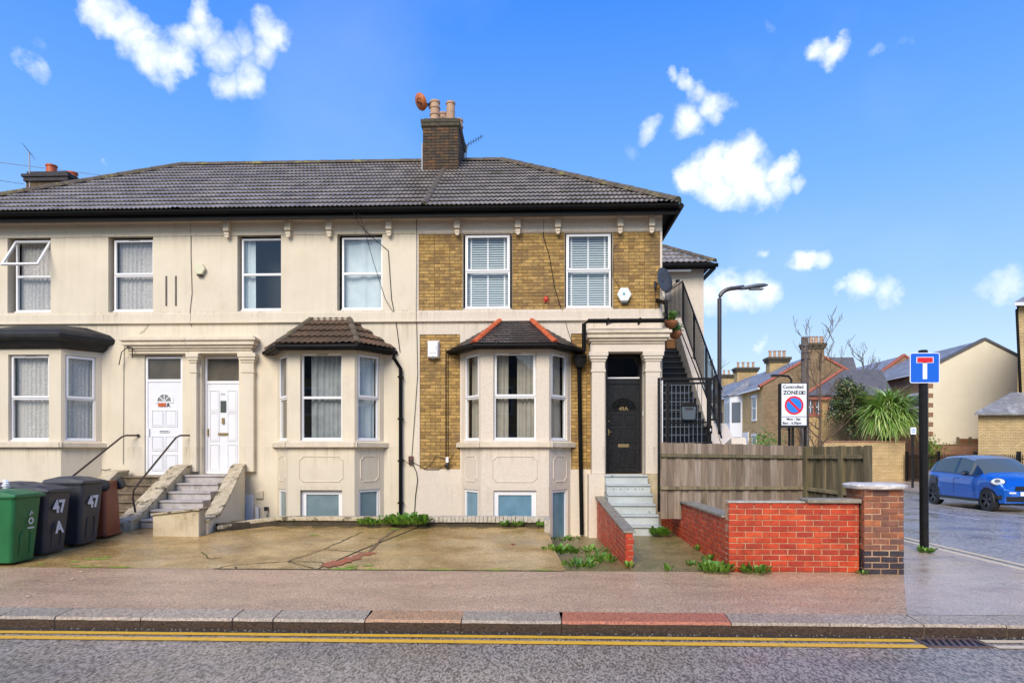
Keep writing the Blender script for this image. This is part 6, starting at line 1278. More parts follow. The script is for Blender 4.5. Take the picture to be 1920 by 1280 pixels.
for i, (px, py) in enumerate(lt):
    d = FOC*1.65/(py-HOR); x = PX(px, d); o = obj('litter', MB().add([(0, 0, 0), (.06, .01, .008), (.07, .03, .0), (.01, .035, .01)], [(0, 1, 2, 3)]), M['faded_paint'], label=['pale litter scrap on the pavement at the far left', 'pale litter scrap by the pavement edge', 'small litter scrap near the forecourt edge'][i], category='litter'); o.location = (x, d-.25, pave_z(d-.25)+.008)
# pebbles and grit in the gutter
m = MB()
for i in range(260): x = -6+11*R(); y = 6.57+.12*R()**.5; s_ = .004+.007*R(); m.add([(x-s_, y, -.195), (x, y-s_, -.195), (x+s_, y, -.195), (x, y+s_, -.195), (x, y, -.195+s_)], [(0, 1, 4), (1, 2, 4), (2, 3, 4), (3, 0, 4)])
obj('gutter_grit', m, M['coping'], kind='stuff')

# ------------------------------------------------------------------ the parked car
def car():
    wm = Matrix.Translation((13.36, 20.25, -.045)) @ Matrix.Rotation(-pi/2, 4, 'Z')
    t = thing('parked_car', 'small blue hatchback parked across the side road', 'car', (13.36, 20.25, -.045)); xf = lambda a, b, c: tuple(wm @ Vector((a, b, c)))
    blue = mat('blue_metallic_paint', (.003, .13, .60), (.003, .11, .50), .25, 2, metal=.3, coat=1); blk = mat('gloss_black_trim', (.008, .008, .009), rough=.12, coat=1); sil = mat('silver_trim', (.4, .41, .43), rough=.3, metal=.6)
    cg = mat('car_glass', (.09, .11, .10), rough=.04, spec=.8)
    wb = 1.247; ar = .345
    def topz(x):
        P = [(-1.74, .72), (-1.70, 1.0), (-1.55, 1.22), (-1.35, 1.40), (-1.0, 1.51), (-.5, 1.555), (0, 1.55), (.40, 1.475), (.75, 1.27), (1.05, 1.06), (1.3, 1.0), (1.5, .94), (1.65, .85), (1.74, .70)]
        for (a, b), (c, d) in zip(P, P[1:]):
            if x <= c: q = max(0, (x-a)/(c-a)); return b+(d-b)*q
        return P[-1][1]
    def belt(x): return min(topz(x), 1.03-.05*(x+.0)/1.0*.6)
    def hw(x): return .832*(1-max(0, (abs(x)-1.2)/.56)**2.6*.20)
    xs = sorted(set([-1.745+.0]+[round(-1.74+.06*i, 3) for i in range(59)]+[1.745]))
    def low(x):
        z = .22
        for c in (-wb, wb):
            if abs(x-c) < ar: z = max(z, .31+sqrt(ar*ar-(x-c)**2))
        if x > 1.6: z = .26
        return z
    groups = {}
    def addq(key, q): groups.setdefault(key, MB(xf)).add(q, [(0, 1, 2, 3)])
    def sec(x, s):
        w = hw(x); b = belt(x); tz = topz(x); l = low(x); mid = max(l+.02, .62); k = 0 if tz-b < .05 else 1
        rw = w*(.86-.16*(tz-b)/.55) if k else w*.9
        pts = [(x, s*w*.965, l), (x, s*w*1.0, mid), (x, s*w*.995, max(mid+.01, b-.14)), (x, s*w*.955, max(mid+.02, b-.01)), (x, s*(rw+.015), max(mid+.03, tz-.07)), (x, s*rw*.86, tz-.015), (x, 0, tz)]
        if not k: pts[4] = (x, s*w*.90, max(mid+.03, tz-.03)); pts[5] = (x, s*w*.75, tz-.0)
        return pts
    for x0, x1 in zip(xs, xs[1:]):
        for s in (-1, 1):
            A, B_ = sec(x0, s), sec(x1, s); xm = (x0+x1)/2; tz = topz(xm); b = belt(xm)
            for j in range(6):
                rear = xm < -.93-(.18 if j == 0 else 0)
                if j <= 2: key = 'rear_quarter' if rear and (j < 2) and xm > -1.68 else ('body' if xm > -1.68 or j > 0 else 'rear_quarter')
                elif j == 3:
                    key = 'glass' if (tz-b > .12 and -1.42 < xm < .93) else 'body'
                    if key == 'glass' and (abs(xm+.18) < .05 or xm < -1.22): key = 'pillarA' if xm < -1 else 'pillarB'
                    if key == 'glass' and xm > .62: key = 'pillarC'
                else:
                    key = 'roof' if xm < .40 and xm > -1.45 else ('windscreen' if xm < 1.05 and xm > 0 else ('rear_screen' if xm < 0 else 'bonnet'))
                if key in ('glass', 'pillarA', 'pillarB', 'pillarC', 'rear_quarter'): key += 'LR'[s > 0]
                q = [A[j], B_[j], B_[j+1], A[j+1]]
                addq(key, q if s < 0 else q[::-1])
    for x, sg in ((xs[0], -1), (xs[-1], 1)):
        L_, Rr = sec(x, -1), sec(x, 1); g_ = groups['body']; g_.add(L_+Rr[::-1][1:], [tuple(range(13))])
    mats = {'body': blue, 'bonnet': blue, 'glass': cg, 'windscreen': cg, 'rear_screen': cg, 'roof': sil, 'pillar': blk, 'rear_quarter': blk}; nm = {'body': 'body', 'bonnet': 'bonnet', 'glass': 'side_window', 'windscreen': 'windscreen', 'rear_screen': 'rear_window', 'roof': 'roof', 'pillar': 'pillar', 'rear_quarter': 'rear_wing_panel'}
    for k, g_ in groups.items():
        k = k.rstrip('ABCLR'); o = obj(nm[k], g_, mats[k], t); bm = bmesh.new(); bm.from_mesh(o.data); bmesh.ops.remove_doubles(bm, verts=bm.verts, dist=.002); bmesh.ops.recalc_face_normals(bm, faces=bm.faces); bm.to_mesh(o.data); bm.free(); o.data.polygons.foreach_set('use_smooth', [True]*len(o.data.polygons))
    m = MB(xf); m.box(-1.6, 1.6, -.70, .70, .20, .60); obj('underbody', m, M['sign_black'], t)
    for s in (-1, 1): m = MB(xf); m.box(-.88, .88, s*.80-.035, s*.80+.035, .19, .26); obj('sill', m, sil, t, bevel=.01)
    m = MB(xf)
    for s in (-1, 1):
        for xx in (-.18, .74): m.add([(xx-.006+(.0), s*.838, .30), (xx+.006, s*.838, .30), (xx+.006, s*.832, .92), (xx-.006, s*.832, .92)], [(0, 1, 2, 3)])
    obj('door_gap', m, M['sign_black'], t)
    for cx in (-wb, wb):
        for s in (-1, 1):
            m = MB(xf); K = 24; vs = []
            for y, r_ in ((.76, .0), (.62, .0)): pass
            prof = [(.62, .20), (.62, .30), (.66, .315), (.80, .315), (.825, .30), (.825, .215)]
            for y, r_ in prof: vs += [(cx+r_*cos(2*pi*i/K), s*y, .315+r_*sin(2*pi*i/K)) for i in range(K)]
            m.add(vs, [(i*K+j, i*K+(j+1) % K, (i+1)*K+(j+1) % K, (i+1)*K+j) for i in range(5) for j in range(K)]); w_ = obj('wheel', m, M['rubber'], t)
            m = MB(xf); m.add([(cx+.216*cos(2*pi*i/K), s*.77, .315+.216*sin(2*pi*i/K)) for i in range(K)], [tuple(range(K))]); obj('brake_disc', m, M['sign_black'], w_)
            m = MB(xf)
            for i in range(5):
                for e in (-.17, .17): an = 2*pi*i/5+.3+e; c_, s_ = cos(an), sin(an); n_ = (-s_*.02, c_*.02); m.add([(cx+.04*c_+n_[0], s*.80, .315+.04*s_+n_[1]), (cx+.04*c_-n_[0], s*.80, .315+.04*s_-n_[1]), (cx+.21*c_-n_[0]*.7, s*.822, .315+.21*s_-n_[1]*.7), (cx+.21*c_+n_[0]*.7, s*.822, .315+.21*s_+n_[1]*.7)], [(0, 1, 2, 3)])
            m.add([(cx+.05*cos(2*pi*i/12), s*.812, .315+.05*sin(2*pi*i/12)) for i in range(12)], [tuple(range(12))])
            vs = [(cx+r_*cos(2*pi*i/K), s*.824, .315+r_*sin(2*pi*i/K)) for r_ in (.20, .22) for i in range(K)]; m.add(vs, [(i, K+i, K+(i+1) % K, (i+1) % K) for i in range(K)])
            obj('rim', m, mat('dark_alloy', (.09, .09, .10), rough=.3, metal=.7) if 'dark_alloy' not in bpy.data.materials else bpy.data.materials['dark_alloy'], w_)
            m = MB(xf); m.add([(cx+ar*cos(pi*i/14), s*.79, .31+ar*sin(pi*i/14)) for i in range(15)], [tuple(range(15))]); obj('wheel_arch', m, M['sign_black'], t)
            if cx < 0:
                vs = [(cx+r_*cos(pi*i/14), s*.842, .31+r_*sin(pi*i/14)) for r_ in (ar, ar+.03) for i in range(15)]; m = MB(xf); m.add(vs, [(i, 15+i, 16+i, i+1) for i in range(14)]); obj('arch_trim', m, blk, t)
    for s in (-1, 1):
        m = MB(xf); m.lathe(0, 0, [(.001, -.05), (.05, -.045), (.085, 0), (.06, .05), (.001, .06)], 10); m.v = []; m.f = []; K = 10
        vs = []
        for q, r_ in ((-.11, .03), (-.06, .075), (.03, .085), (.09, .04)): vs += [(.52+.05*cos(2*pi*i/K)*(r_/.085), s*(.93)+q*1.0, 1.04+r_*sin(2*pi*i/K)*.9) for i in range(K)]
        m.add(vs, [(i*K+j, i*K+(j+1) % K, (i+1)*K+(j+1) % K, (i+1)*K+j) for i in range(3) for j in range(K)]+[tuple(range(K)), tuple(range(3*K, 4*K))]); m.box(.50, .58, s*.80-.05, s*.80+.06, .97, 1.0); obj('wing_mirror', m, blk, t)
        for xx in (-.05, -.98): m = MB(xf); m.tube([(xx-.09, s*.845, .885), (xx, s*.862, .89), (xx+.09, s*.845, .885)], .014, 6); obj('door_handle', m, blue, t)
        m = MB(xf); vs = [(1.50, s*.60, .76)]; K = 14
        ce = Vector((1.50, s*.66, .79)); nn = Vector((.62, s*.62, .48)).normalized(); a1 = nn.cross(Vector((0, 0, 1))).normalized(); a2 = a1.cross(nn)
        for q, r_ in ((.0, 1), (.035, .8)): vs += [tuple(ce+nn*(.10+q)+a1*.165*r_*cos(2*pi*i/K)+a2*.105*r_*sin(2*pi*i/K)) for i in range(K)]
        vs = vs[1:]; m.add(vs, [(j, (j+1) % K, K+(j+1) % K, K+j) for j in range(K)]+[tuple(range(K, 2*K))]); obj('headlight', m, mat('headlight_glass', (.7, .72, .72), rough=.08, spec=.8) if 'headlight_glass' not in bpy.data.materials else bpy.data.materials['headlight_glass'], t)
        m = MB(xf); vs = [tuple(ce+nn*(.095)+a1*.185*cos(2*pi*i/K)+a2*.12*sin(2*pi*i/K)) for i in range(K)]; m.add(vs, [tuple(range(K))]); obj('headlight_surround', m, blk, t)
        m = MB(xf); m.box(1.735, 1.752, s*.45-.09, s*.45+.09, .52, .56); obj('fog_light', m, M['upvc'], t)
    for s in (-1, 1):
        m = MB(xf); m.tube([(-1.40, s*.80, 1.055), (-.6, s*.815, 1.045), (.3, s*.812, 1.005), (.98, s*.795, .975)], .012, 5); obj('window_trim', m, blk, t)
        m = MB(xf); m.box(-.90, .90, s*.825-.02, s*.825+.02, .262, .33); obj('door_lower_trim', m, M['sign_black'], t, bevel=.006)
        K = 14; ce = Vector((1.50, s*.66, .79)); nn = Vector((.62, s*.62, .48)).normalized(); a1 = nn.cross(Vector((0, 0, 1))).normalized(); a2 = a1.cross(nn)
        m = MB(xf); m.add([tuple(ce+nn*.142+a1*.07*cos(2*pi*i/K)+a2*.055*sin(2*pi*i/K)) for i in range(K)], [tuple(range(K))]); obj('headlight_reflector', m, M['lampgrey'], t)
        m = MB(xf); m.box(1.60, 1.70, s*.70-.10, s*.70+.02, .36, .47); obj('bumper_intake', m, M['sign_black'], t, bevel=.02)
    for xx in (-.45, .25):
        m = MB(xf); m.box(xx-.22, xx+.22, .22, .62, .45, .72) if xx < 0 else m.box(xx-.2, xx+.2, .2, .6, .45, .72); m.box(xx-.22, xx-.08, .24, .58, .721, 1.25); m.box(xx-.2, xx-.1, -.58, -.24, .721, 1.25); obj('seat', m, M['sign_black'], t, bevel=.04)
    m = MB(xf); m.box(1.745, 1.765, -.38, .38, .60, .72); obj('grille', m, M['sign_black'], t, bevel=.01); m = MB(xf); m.box(1.745, 1.76, -.62, .62, .30, .44); obj('lower_grille', m, M['sign_black'], t, bevel=.01)
    m = MB(xf); m.box(1.766, 1.775, -.26, .26, .46, .57); obj('number_plate', m, M['sign_white'], t); m = MB(xf); m.box(1.7755, 1.778, .21, .255, .465, .565); obj('plate_band', m, M['sign_blue'], t)
car()

# ------------------------------------------------------------------ beyond the side road: walls, railings, houses
def simple_wall(name, label, x0, x1, y0, y1, z0, z1, mt, cop, cat='wall', capt=.08):
    t = thing(name, label, cat, (x0, y0, z0)); m = MB(); m.box(x0, x1, y0, y1, z0, z1); obj('masonry', m, mt, t); m = MB(); m.box(x0-.04, x1+.04, y0-.04, y1+.04, z1+.001, z1+capt); obj('coping', m, cop, t, bevel=.01); return t
yw = 36.5; simple_wall('boundary_wall', 'buff brick boundary wall under the spiky palm', PX(1545, yw), PX(1697, yw), yw, yw+.3, -.1, PZ(1600, 829, yw), M['far_buff'], M['far_red'])
simple_wall('boundary_wall', 'long low red brown wall behind the railings', PX(1735, 38), PX(1842, 38), 38, 38.3, -.1, PZ(1800, 834, 38), M['far_red'], M['far_brown'], capt=.05)
t = thing('iron_railings', 'black iron railings along the far pavement behind the blue car', 'railings', (20, 30, 0)); rxx = 20.1
def rail_at(x, y): m = MB(); m.box(x-.012, x+.012, y-.012, y+.012, -.05, 1.5); return m
bme = MB(); bme.box(-.013, .013, -.013, .013, 0, 1.5); bmesh_bar = bme.mesh('bar'); bmesh_bar.materials.append(M['black_metal'])
pts = [(PX(1700, 36.2), 36.2)]; A = Vector((PX(1700, 36.2), 36.2, 0)); B_ = Vector((20.3, 26.0, 0)); d = B_-A; n = 95
for i in range(n): p = A+d*(i/n); inst('bar', bmesh_bar, t, Matrix.Translation((p.x, p.y, -.02)))
for q in (0, .25, .5, .75, 1): p = A+d*q; m = MB(); m.box(p.x-.06, p.x+.06, p.y-.06, p.y+.06, -.05, 1.62); obj('post', m, M['black_metal'], t)
for z in (.15, 1.32): m = MB(); m.tube([(A.x, A.y, z), (B_.x, B_.y, z)], .02, 4); obj('rail', m, M['black_metal'], t)
m = MB(); m.box(A.x+.1, 40, 26, 37.9, -.4, -.04); obj('verge', m, mat('wet_grass_verge', (.10, .13, .04), (.14, .10, .05), .9, 3, bump=.02, bscale=20), kind='structure')
t = thing('garden_fence', 'short brown timber fence beside the cream gable wall', 'fence', (PX(1815, 38.6), 38.6, 1.9)); m = MB(); yy = 38.6; zz = PZ(1815, 834, yy)
for px in (1795, 1818): m = MB(); m.box(PX(px-2, yy), PX(px+2, yy), yy-.1, yy, .0, PZ(px, 819, yy)); obj('post', m, M['fence_dark'], t)
m = MB(); m.box(PX(1797, yy), PX(1834, yy), yy-.06, yy-.03, zz-.1, PZ(1815, 822, yy)); obj('boards', m, mat('brown_stained_timber', (.20, .09, .035), (.14, .06, .03), .7, 5), t)
# brick building at the right edge
t = thing('brick_annexe', 'buff brick building with slate lean-to at the right edge', 'building', (24, 32, 0)); yy = 32.0
x0 = PX(1834, yy); x1 = PX(1908, yy+1.5); ze = PZ(1834, 772, yy)
def skew(m, xa, xb, ya, yb, z0, z1, k): m.prism([(xa, ya, z0), (xb, ya, z0), (xb, yb, z0), (xa+k*(yb-ya), yb, z0)], (0, 0, z1-z0)); return m
obj('wall', skew(MB(), x0, 40, yy, yy+8, -.1, ze, .76), M['far_buff'], t)
obj('tower_wall', skew(MB(), x1, 42, yy+1.5, yy+10, ze-.5, PZ(1908, 566, yy+1.5), .82), M['far_buff'], t)
zr = PZ(1915, 735, yy+1.5); m = MB(); m.add([(x0-.35, yy-.3, ze-.05), (36, yy-.3, ze-.05), (36, yy+1.49, zr), (x1-.3, yy+1.49, zr), (x0+2.2, yy+3.2, ze-.05)], [(0, 1, 2, 3), (0, 3, 4)]); m.box(x0-.35, 36, yy-.34, yy-.301, ze-.16, ze-.05); lr = obj('lean_to_roof', m, M['far_slate'], t)
zt_ = PZ(1908, 570, yy+1.5); m = MB(); m.add([(x1-.45, yy+1.1, zt_), (42, yy+1.1, zt_), (42, yy+5, zt_+2.2), (x1+4.5, yy+5, zt_+2.2), (x1+6, yy+9, zt_)], [(0, 1, 2, 3), (0, 3, 4)]); obj('roof', m, M['far_slate'], t); m = MB(); m.box(x1-.45, 42, yy+1.07, yy+1.099, zt_-.16, zt_); obj('eaves_board', m, M['far_white'], t)
m = MB(); m.tube([(x1-.05, yy+1.3, zt_-.1), (x1-.1, yy+1.42, zt_-.3), (x1+.1, yy+1.44, zr)], .06, 6); obj('downpipe', m, M['gutter'], t)
def gwin(t, X0, Y, yw_, z0, z1, face='x', fmt=None, panes=2):
    """window in a wall facing -x: plane X0, from Y to Y+yw_"""
    fmt = fmt or M['far_white']; m = MB(); m.box(X0-.06, X0+.02, Y, Y+yw_, z0-.12, z0); m.box(X0-.05, X0+.02, Y-.08, Y+yw_+.08, z1, z1+.16); m.box(X0-.04, X0+.02, Y, Y+.08, z0, z1); m.box(X0-.04, X0+.02, Y+yw_-.08, Y+yw_, z0, z1); m.box(X0-.035, X0+.02, Y+.08, Y+yw_-.08, (z0+z1)/2-.04, (z0+z1)/2+.04)
    w_ = obj('window', m, fmt, t); g_ = MB(); g_.quad((X0-.012, Y+.08, z0), (X0-.012, Y+yw_-.08, z0), (X0-.012, Y+yw_-.08, z1), (X0-.012, Y+.08, z1)); obj('pane', g_, M['far_glass'], w_)
def terrace(label, X0, X1, Y0, Y1, ze, zr, wall, gable, roofm, verge=None, units=3):
    t = thing('terraced_house', label, 'house', (X0, Y0, 0), 'houses beyond the side road'); xm = (X0+X1)/2
    m = MB(); m.box(X0, X1, Y0+.02, Y1, -.1, ze); obj('wall', m, wall, t)
    m = MB(); m.add([(X0-.001, Y0, -.1), (X1+.001, Y0, -.1), (X1+.001, Y0, ze), (xm, Y0, zr), (X0-.001, Y0, ze)], [(0, 1, 2, 3, 4)]); m.prism([(X0, Y0+.001, ze-.1), (X1, Y0+.001, ze-.1), (xm, Y0+.001, zr-.05)], (0, .25, 0)); obj('gable_wall', m, gable, t)
    m = MB(); e = .25; k = (zr-ze)/(xm-X0); m.add([(X0-e, Y0+.02, ze-e*k+.05), (X0-e, Y1, ze-e*k+.05), (xm, Y1, zr+.05), (xm, Y0+.02, zr+.05), (X1+e, Y0+.02, ze-e*k+.05), (X1+e, Y1, ze-e*k+.05)], [(0, 3, 2, 1), (3, 4, 5, 2)]); rf = obj('roof', m, roofm, t)
    if verge: 
        m = MB(); w_ = .18
        for xa, xb, za, zb in ((X0-e, xm, ze-e*k, zr), (xm, X1+e, zr, ze-e*k)): m.add([(xa, Y0-.08, za+.02), (xb, Y0-.08, zb+.02), (xb, Y0+.3, zb+.02), (xa, Y0+.3, za+.02), (xa, Y0-.08, za+.16), (xb, Y0-.08, zb+.16), (xb, Y0+.3, zb+.16), (xa, Y0+.3, za+.16)], [(0, 1, 5, 4), (4, 5, 6, 7), (0, 3, 2, 1), (2, 3, 7, 6)])
        obj('verge', m, verge, t)
    m = MB(); m.box(X0-e-.06, X0-e+.04, Y0+.02, Y1, ze-e*k-.10, ze-e*k+.02); obj('gutter', m, M['far_white'], t)
    return t, xm
def stack(t, x, y, z0, z1, w=1.0, d=.7, pots=4, potm=None):
    m = MB(); m.box(x-w/2, x+w/2, y-d/2, y+d/2, z0, z1-.35); c = obj('chimney', m, M['far_yellow'], t); m = MB(); m.box(x-w/2-.1, x+w/2+.1, y-d/2-.1, y+d/2+.1, z1-.35, z1-.18); m.box(x-w/2-.17, x+w/2+.17, y-d/2-.17, y+d/2+.17, z1-.179, z1); obj('chimney_head', m, M['far_slate_dark'] if False else bpy.data.materials['mossy_chimney_head'], c)
    for i in range(pots): m = MB(); m.lathe(x-w/2+w*(i+.5)/pots, y, [(.13, z1), (.11, z1+.05), (.10, z1+.45), (.14, z1+.47), (.14, z1+.52)], 8); obj('chimney_pot', m, M['pot'], c)
# first terrace (left of the zone sign): fronts face left, brown gable towards us
YA = 42.0; XA0 = PX(1431, YA); XA1 = PX(1634, YA); zeA = PZ(1431, 722, YA); zrA = PZ(1532, 664, YA)
tA, xm = terrace('yellow brick house with white bay windows and a large brown gable chimney', XA0, XA1, YA, YA+13, zeA, zrA, M['far_yellow'], M['far_brown'], M['far_slate'], M['far_mortar_red'])
tc = MB(); cxx = PX(1526, YA-.2); tc.box(PX(1509, YA-.3), PX(1545, YA-.3), YA-.35, YA-.005, 2, PZ(1526, 655, YA)); obj('chimney_breast', tc, M['far_brown'], tA); m = MB(); m.box(PX(1507, YA-.3), PX(1547, YA-.3), YA-.42, YA+.3, PZ(1526, 655, YA)+.001, PZ(1526, 650, YA)); m.box(PX(1505, YA-.3), PX(1549, YA-.3), YA-.48, YA+.35, PZ(1526, 650, YA)+.001, PZ(1526, 645, YA)); obj('chimney_head', m, bpy.data.materials['mossy_chimney_head'], tA)
for px in (1520, 1529, 1539): m = MB(); X_ = PX(px, YA); z = PZ(px, 645, YA); m.lathe(X_, YA-.1, [(.15, z), (.13, z+.1), (.12, z+.4), (.15, z+.45)], 8); obj('chimney_pot', m, M['pot'], tA)
stack(tA, PX(1457, YA+6), YA+6, 6, PZ(1457, 671, YA+6), 1.3, .8, 4)
# bay of the first house and its windows
def far_bay(t, X0, Y, ze):
    m = MB(); m.prism([(X0, Y, -.1), (X0-.7, Y+.5, -.1), (X0-.7, Y+1.9, -.1), (X0, Y+2.4, -.1)], (0, 0, ze+.1)); obj('bay', m, M['far_white'], t)
    m = MB(); m.add([(X0-.9, Y+.4, ze), (X0-.9, Y+2.0, ze), (X0+.2, Y+2.6, ze), (X0+.2, Y-.2, ze), (X0+1.0, Y+1.2, ze+1.35)], [(0, 3, 4), (0, 4, 1), (1, 4, 2)]); obj('bay_roof', m, M['far_slate'], t)
    for z0, z1 in ((1.1, 2.6), (3.6, 5.0)):
        m = MB(); m.quad((X0-.71, Y+.62, z0), (X0-.71, Y+1.12, z0), (X0-.71, Y+1.12, z1), (X0-.71, Y+.62, z1)); m.quad((X0-.71, Y+1.28, z0), (X0-.71, Y+1.78, z0), (X0-.71, Y+1.78, z1), (X0-.71, Y+1.28, z1))
        m.quad((X0-.1, Y+.07-.02, z0), (X0-.6, Y+.43-.02, z0), (X0-.6, Y+.43-.02, z1), (X0-.1, Y+.07-.02, z1)); obj('pane', m, M['far_glass'], t)
for k in range(2):
    yb = YA+1.2+k*6; gwin(tA, XA0, yb, .9, 3.7, 5.1); gwin(tA, XA0, yb, .9, 1.1, 2.6)
    m = MB(); m.box(XA0-.03, XA0+.02, yb+1.7, yb+2.6, -.1, 2.3); m.box(XA0-.06, XA0+.02, yb+1.6, yb+2.7, 2.3, 2.9); dr = obj('door_surround', m, M['far_white'], tA); m = MB(); m.box(XA0-.05, XA0-.031, yb+1.85, yb+2.45, -.1, 2.1); obj('door', m, M['sign_black'], dr)
    far_bay(tA, XA0, yb+3.0, zeA-.25)
tB, _ = terrace('second yellow house further up the same row with a tall stack', XA0, XA1, YA+13, YA+27, zeA, zrA, M['far_yellow'], M['far_brown'], M['far_slate'], None); stack(tB, PX(1398, YA+16), YA+16, 6, PZ(1398, 690, YA+16), 1.7, .9, 4)
far_bay(tB, XA0, YA+15, zeA-.25)
tC, _ = terrace('furthest pale house of the row just right of the street lamp', XA0+.2, XA1, YA+27, YA+50, zeA-.2, zrA-.1, M['far_white'], M['far_brown'], M['far_slate'], None); stack(tC, PX(1362, YA+28), YA+28, 6, PZ(1362, 703, YA+28), 2.0, 1, 4)
# dark slated roof behind
t = thing('slate_roofed_house', 'dark slate mansard roof behind the brown gable', 'house', (PX(1575, 50), 50, 0)); m = MB(); x0, x1 = PX(1548, 50), PX(1606, 50); zt_ = PZ(1575, 668, 50); zb = PZ(1575, 700, 50); m.box(x0, x1, 50, 58, -.1, zb); obj('wall', m, M['far_brown'], t); m = MB(); m.add([(x0-1.8, 49.8, zb), (x1+.0, 49.8, zb), (x1, 50.5, zt_), (x0-.4, 50.5, zt_), (x1, 58, zt_), (x0-.4, 58, zt_), (x1, 58, zb)], [(0, 1, 2, 3), (3, 2, 4, 5), (1, 6, 4, 2)]); obj('roof', m, M['far_slate_dark'], t)
# low red trimmed house
YB = 40.6; xl, xr = PX(1512, YB), PX(1640, YB); zE = PZ(1540, 741, YB); tD = thing('low_house', 'low yellow house with red verge and grey roof behind the bare tree', 'house', (xl, YB, 0))
m = MB(); m.prism([(xl, YB, -.1), (xr, YB, -.1), (xr, YB, zE), (xl, YB, zE)], (0, .4, 0)); obj('wall', m, M['far_yellow'], tD)
yr = YB+1.2; zr2 = PZ(1580, 693, yr); xk = PX(1580, yr); m = MB(); m.prism([(xl-.2, YB-.25, zE), (xr+1, YB-.25, zE), (xr+1, yr, zr2), (xk, yr, zr2)], (0, .1, -.12)); obj('roof', m, M['far_slate_dark'], tD)
m = MB(); m.tube([(xl-.2, YB-.25, zE+.02), (xk, yr, zr2+.02)], .09, 6); obj('verge', m, M['far_mortar_red'], tD); m = MB(); m.box(xl-.1, xr, YB-.24, YB-.2, zE-.26, zE-.13); obj('red_fascia', m, M['far_mortar_red'], tD)
for p0, p1 in ((1514, 1523), (1529, 1538), (1554, 1566), (1586, 1596)):
    xa, xb_, za, zb = PX(p0, YB), PX(p1, YB), PZ(p0, 776, YB), PZ(p0, 750, YB); m = MB(); m.box(xa-.08, xb_+.08, YB-.06, YB-.001, za-.14, zb+.12); w_ = obj('window', m, M['far_mortar_red'], tD); m = MB(); m.box(xa, xb_, YB-.075, YB-.061, za, zb); obj('pane', m, M['far_glass'], w_); m = MB(); m.box(xa, xb_, YB-.09, YB-.076, (za+zb)/2-.03, (za+zb)/2+.03); m.box((xa+xb_)/2-.02, (xa+xb_)/2+.02, YB-.09, YB-.0765, za, zb); obj('glazing_bar', m, M['far_white'], w_)
# right terrace with cream gable
YC = 39.0; XC0, XC1 = PX(1741, YC), PX(1952, YC); zeC = PZ(1745, 692, YC); zrC = PZ(1845, 638, YC)
tE, xm = terrace('house with a broad plain cream gable wall and slate roof', XC0, XC1, YC, YC+8, zeC, zrC, M['far_red'], M['far_cream'], M['far_slate'], M['far_slate_dark'])
for k in range(3): gwin(tE, XC0, YC+.8+k*2.3, 1.3, 3.5, 4.9)
m = MB()
for k in range(10): m.box(XC0-.03, XC0+.25, YC-.02, YC-.003, .3+k*.55, .55+k*.55)
obj('quoin', m, M['far_red'], tE)
tF, _ = terrace('red brick house behind the cream gable with a lower patchy roof', XC0+.05, XC1-.4, YC+8, YC+24, zeC-.3, zrC+.25, M['far_red'], M['far_red'], mat('lichened_slate', (.20, .20, .21), (.34, .35, .37), .5, 8), M['far_mortar_red'])
for k in range(3): gwin(tF, XC0+.05, YC+9+k*3, 1.2, 3.3, 4.7)
m = MB(); m.box(XC0-.7, XC0, YC+8.2, YC+12, 2.2, 2.6); obj('porch_roof', m, M['far_mortar_red'], tF)

# the terrace on the photographer's side of the street (seen in the window panes)
m = MB(); m.box(-60, 30, -7.2, -4.5, -.5, -.08); obj('near_pavement', m, M['pavement'], kind='structure')
def opp(label, x0, x1):
    t = thing('terraced_house', label, 'house', ((x0+x1)/2, -8, 0), 'houses across the street'); m = MB(); m.box(x0, x1, -16, -8.6, -.3, 5.6); obj('wall', m, M['far_brown'], t)
    m = MB(); m.prism([(x0, -8.3, 5.6), (x1, -8.3, 5.6), ((x0+x1)/2, -8.3, 8.6)], (0, -8, 0)); obj('roof', m, M['far_slate_dark'], t); m = MB(); m.prism([(x0+.05, -8.35, -.3), (x1-.05, -8.35, -.3), (x1-.05, -8.35, 5.6), (x0+.05, -8.35, 5.6)], (0, -.24, 0)); obj('front_wall', m, M['far_yellow'], t)
    for i in range(2):
        for z in (1.0, 3.6): xx = x0+(x1-x0)*(.28+.44*i); m = MB(); m.box(xx-.55, xx+.55, -8.34, -8.28, z, z+1.5); w_ = obj('window', m, M['far_white'], t); m = MB(); m.box(xx-.45, xx+.45, -8.275, -8.26, z+.1, z+1.4); obj('pane', m, M['far_glass'], w_)
for i, lb in enumerate(('brown gabled house across the street at the far left', 'brown gabled house across the street facing the white doors', 'brown gabled house across the street facing the brick house', 'brown gabled house across the street facing the corner')): opp(lb, -22+i*7.5, -22+i*7.5+7.3)

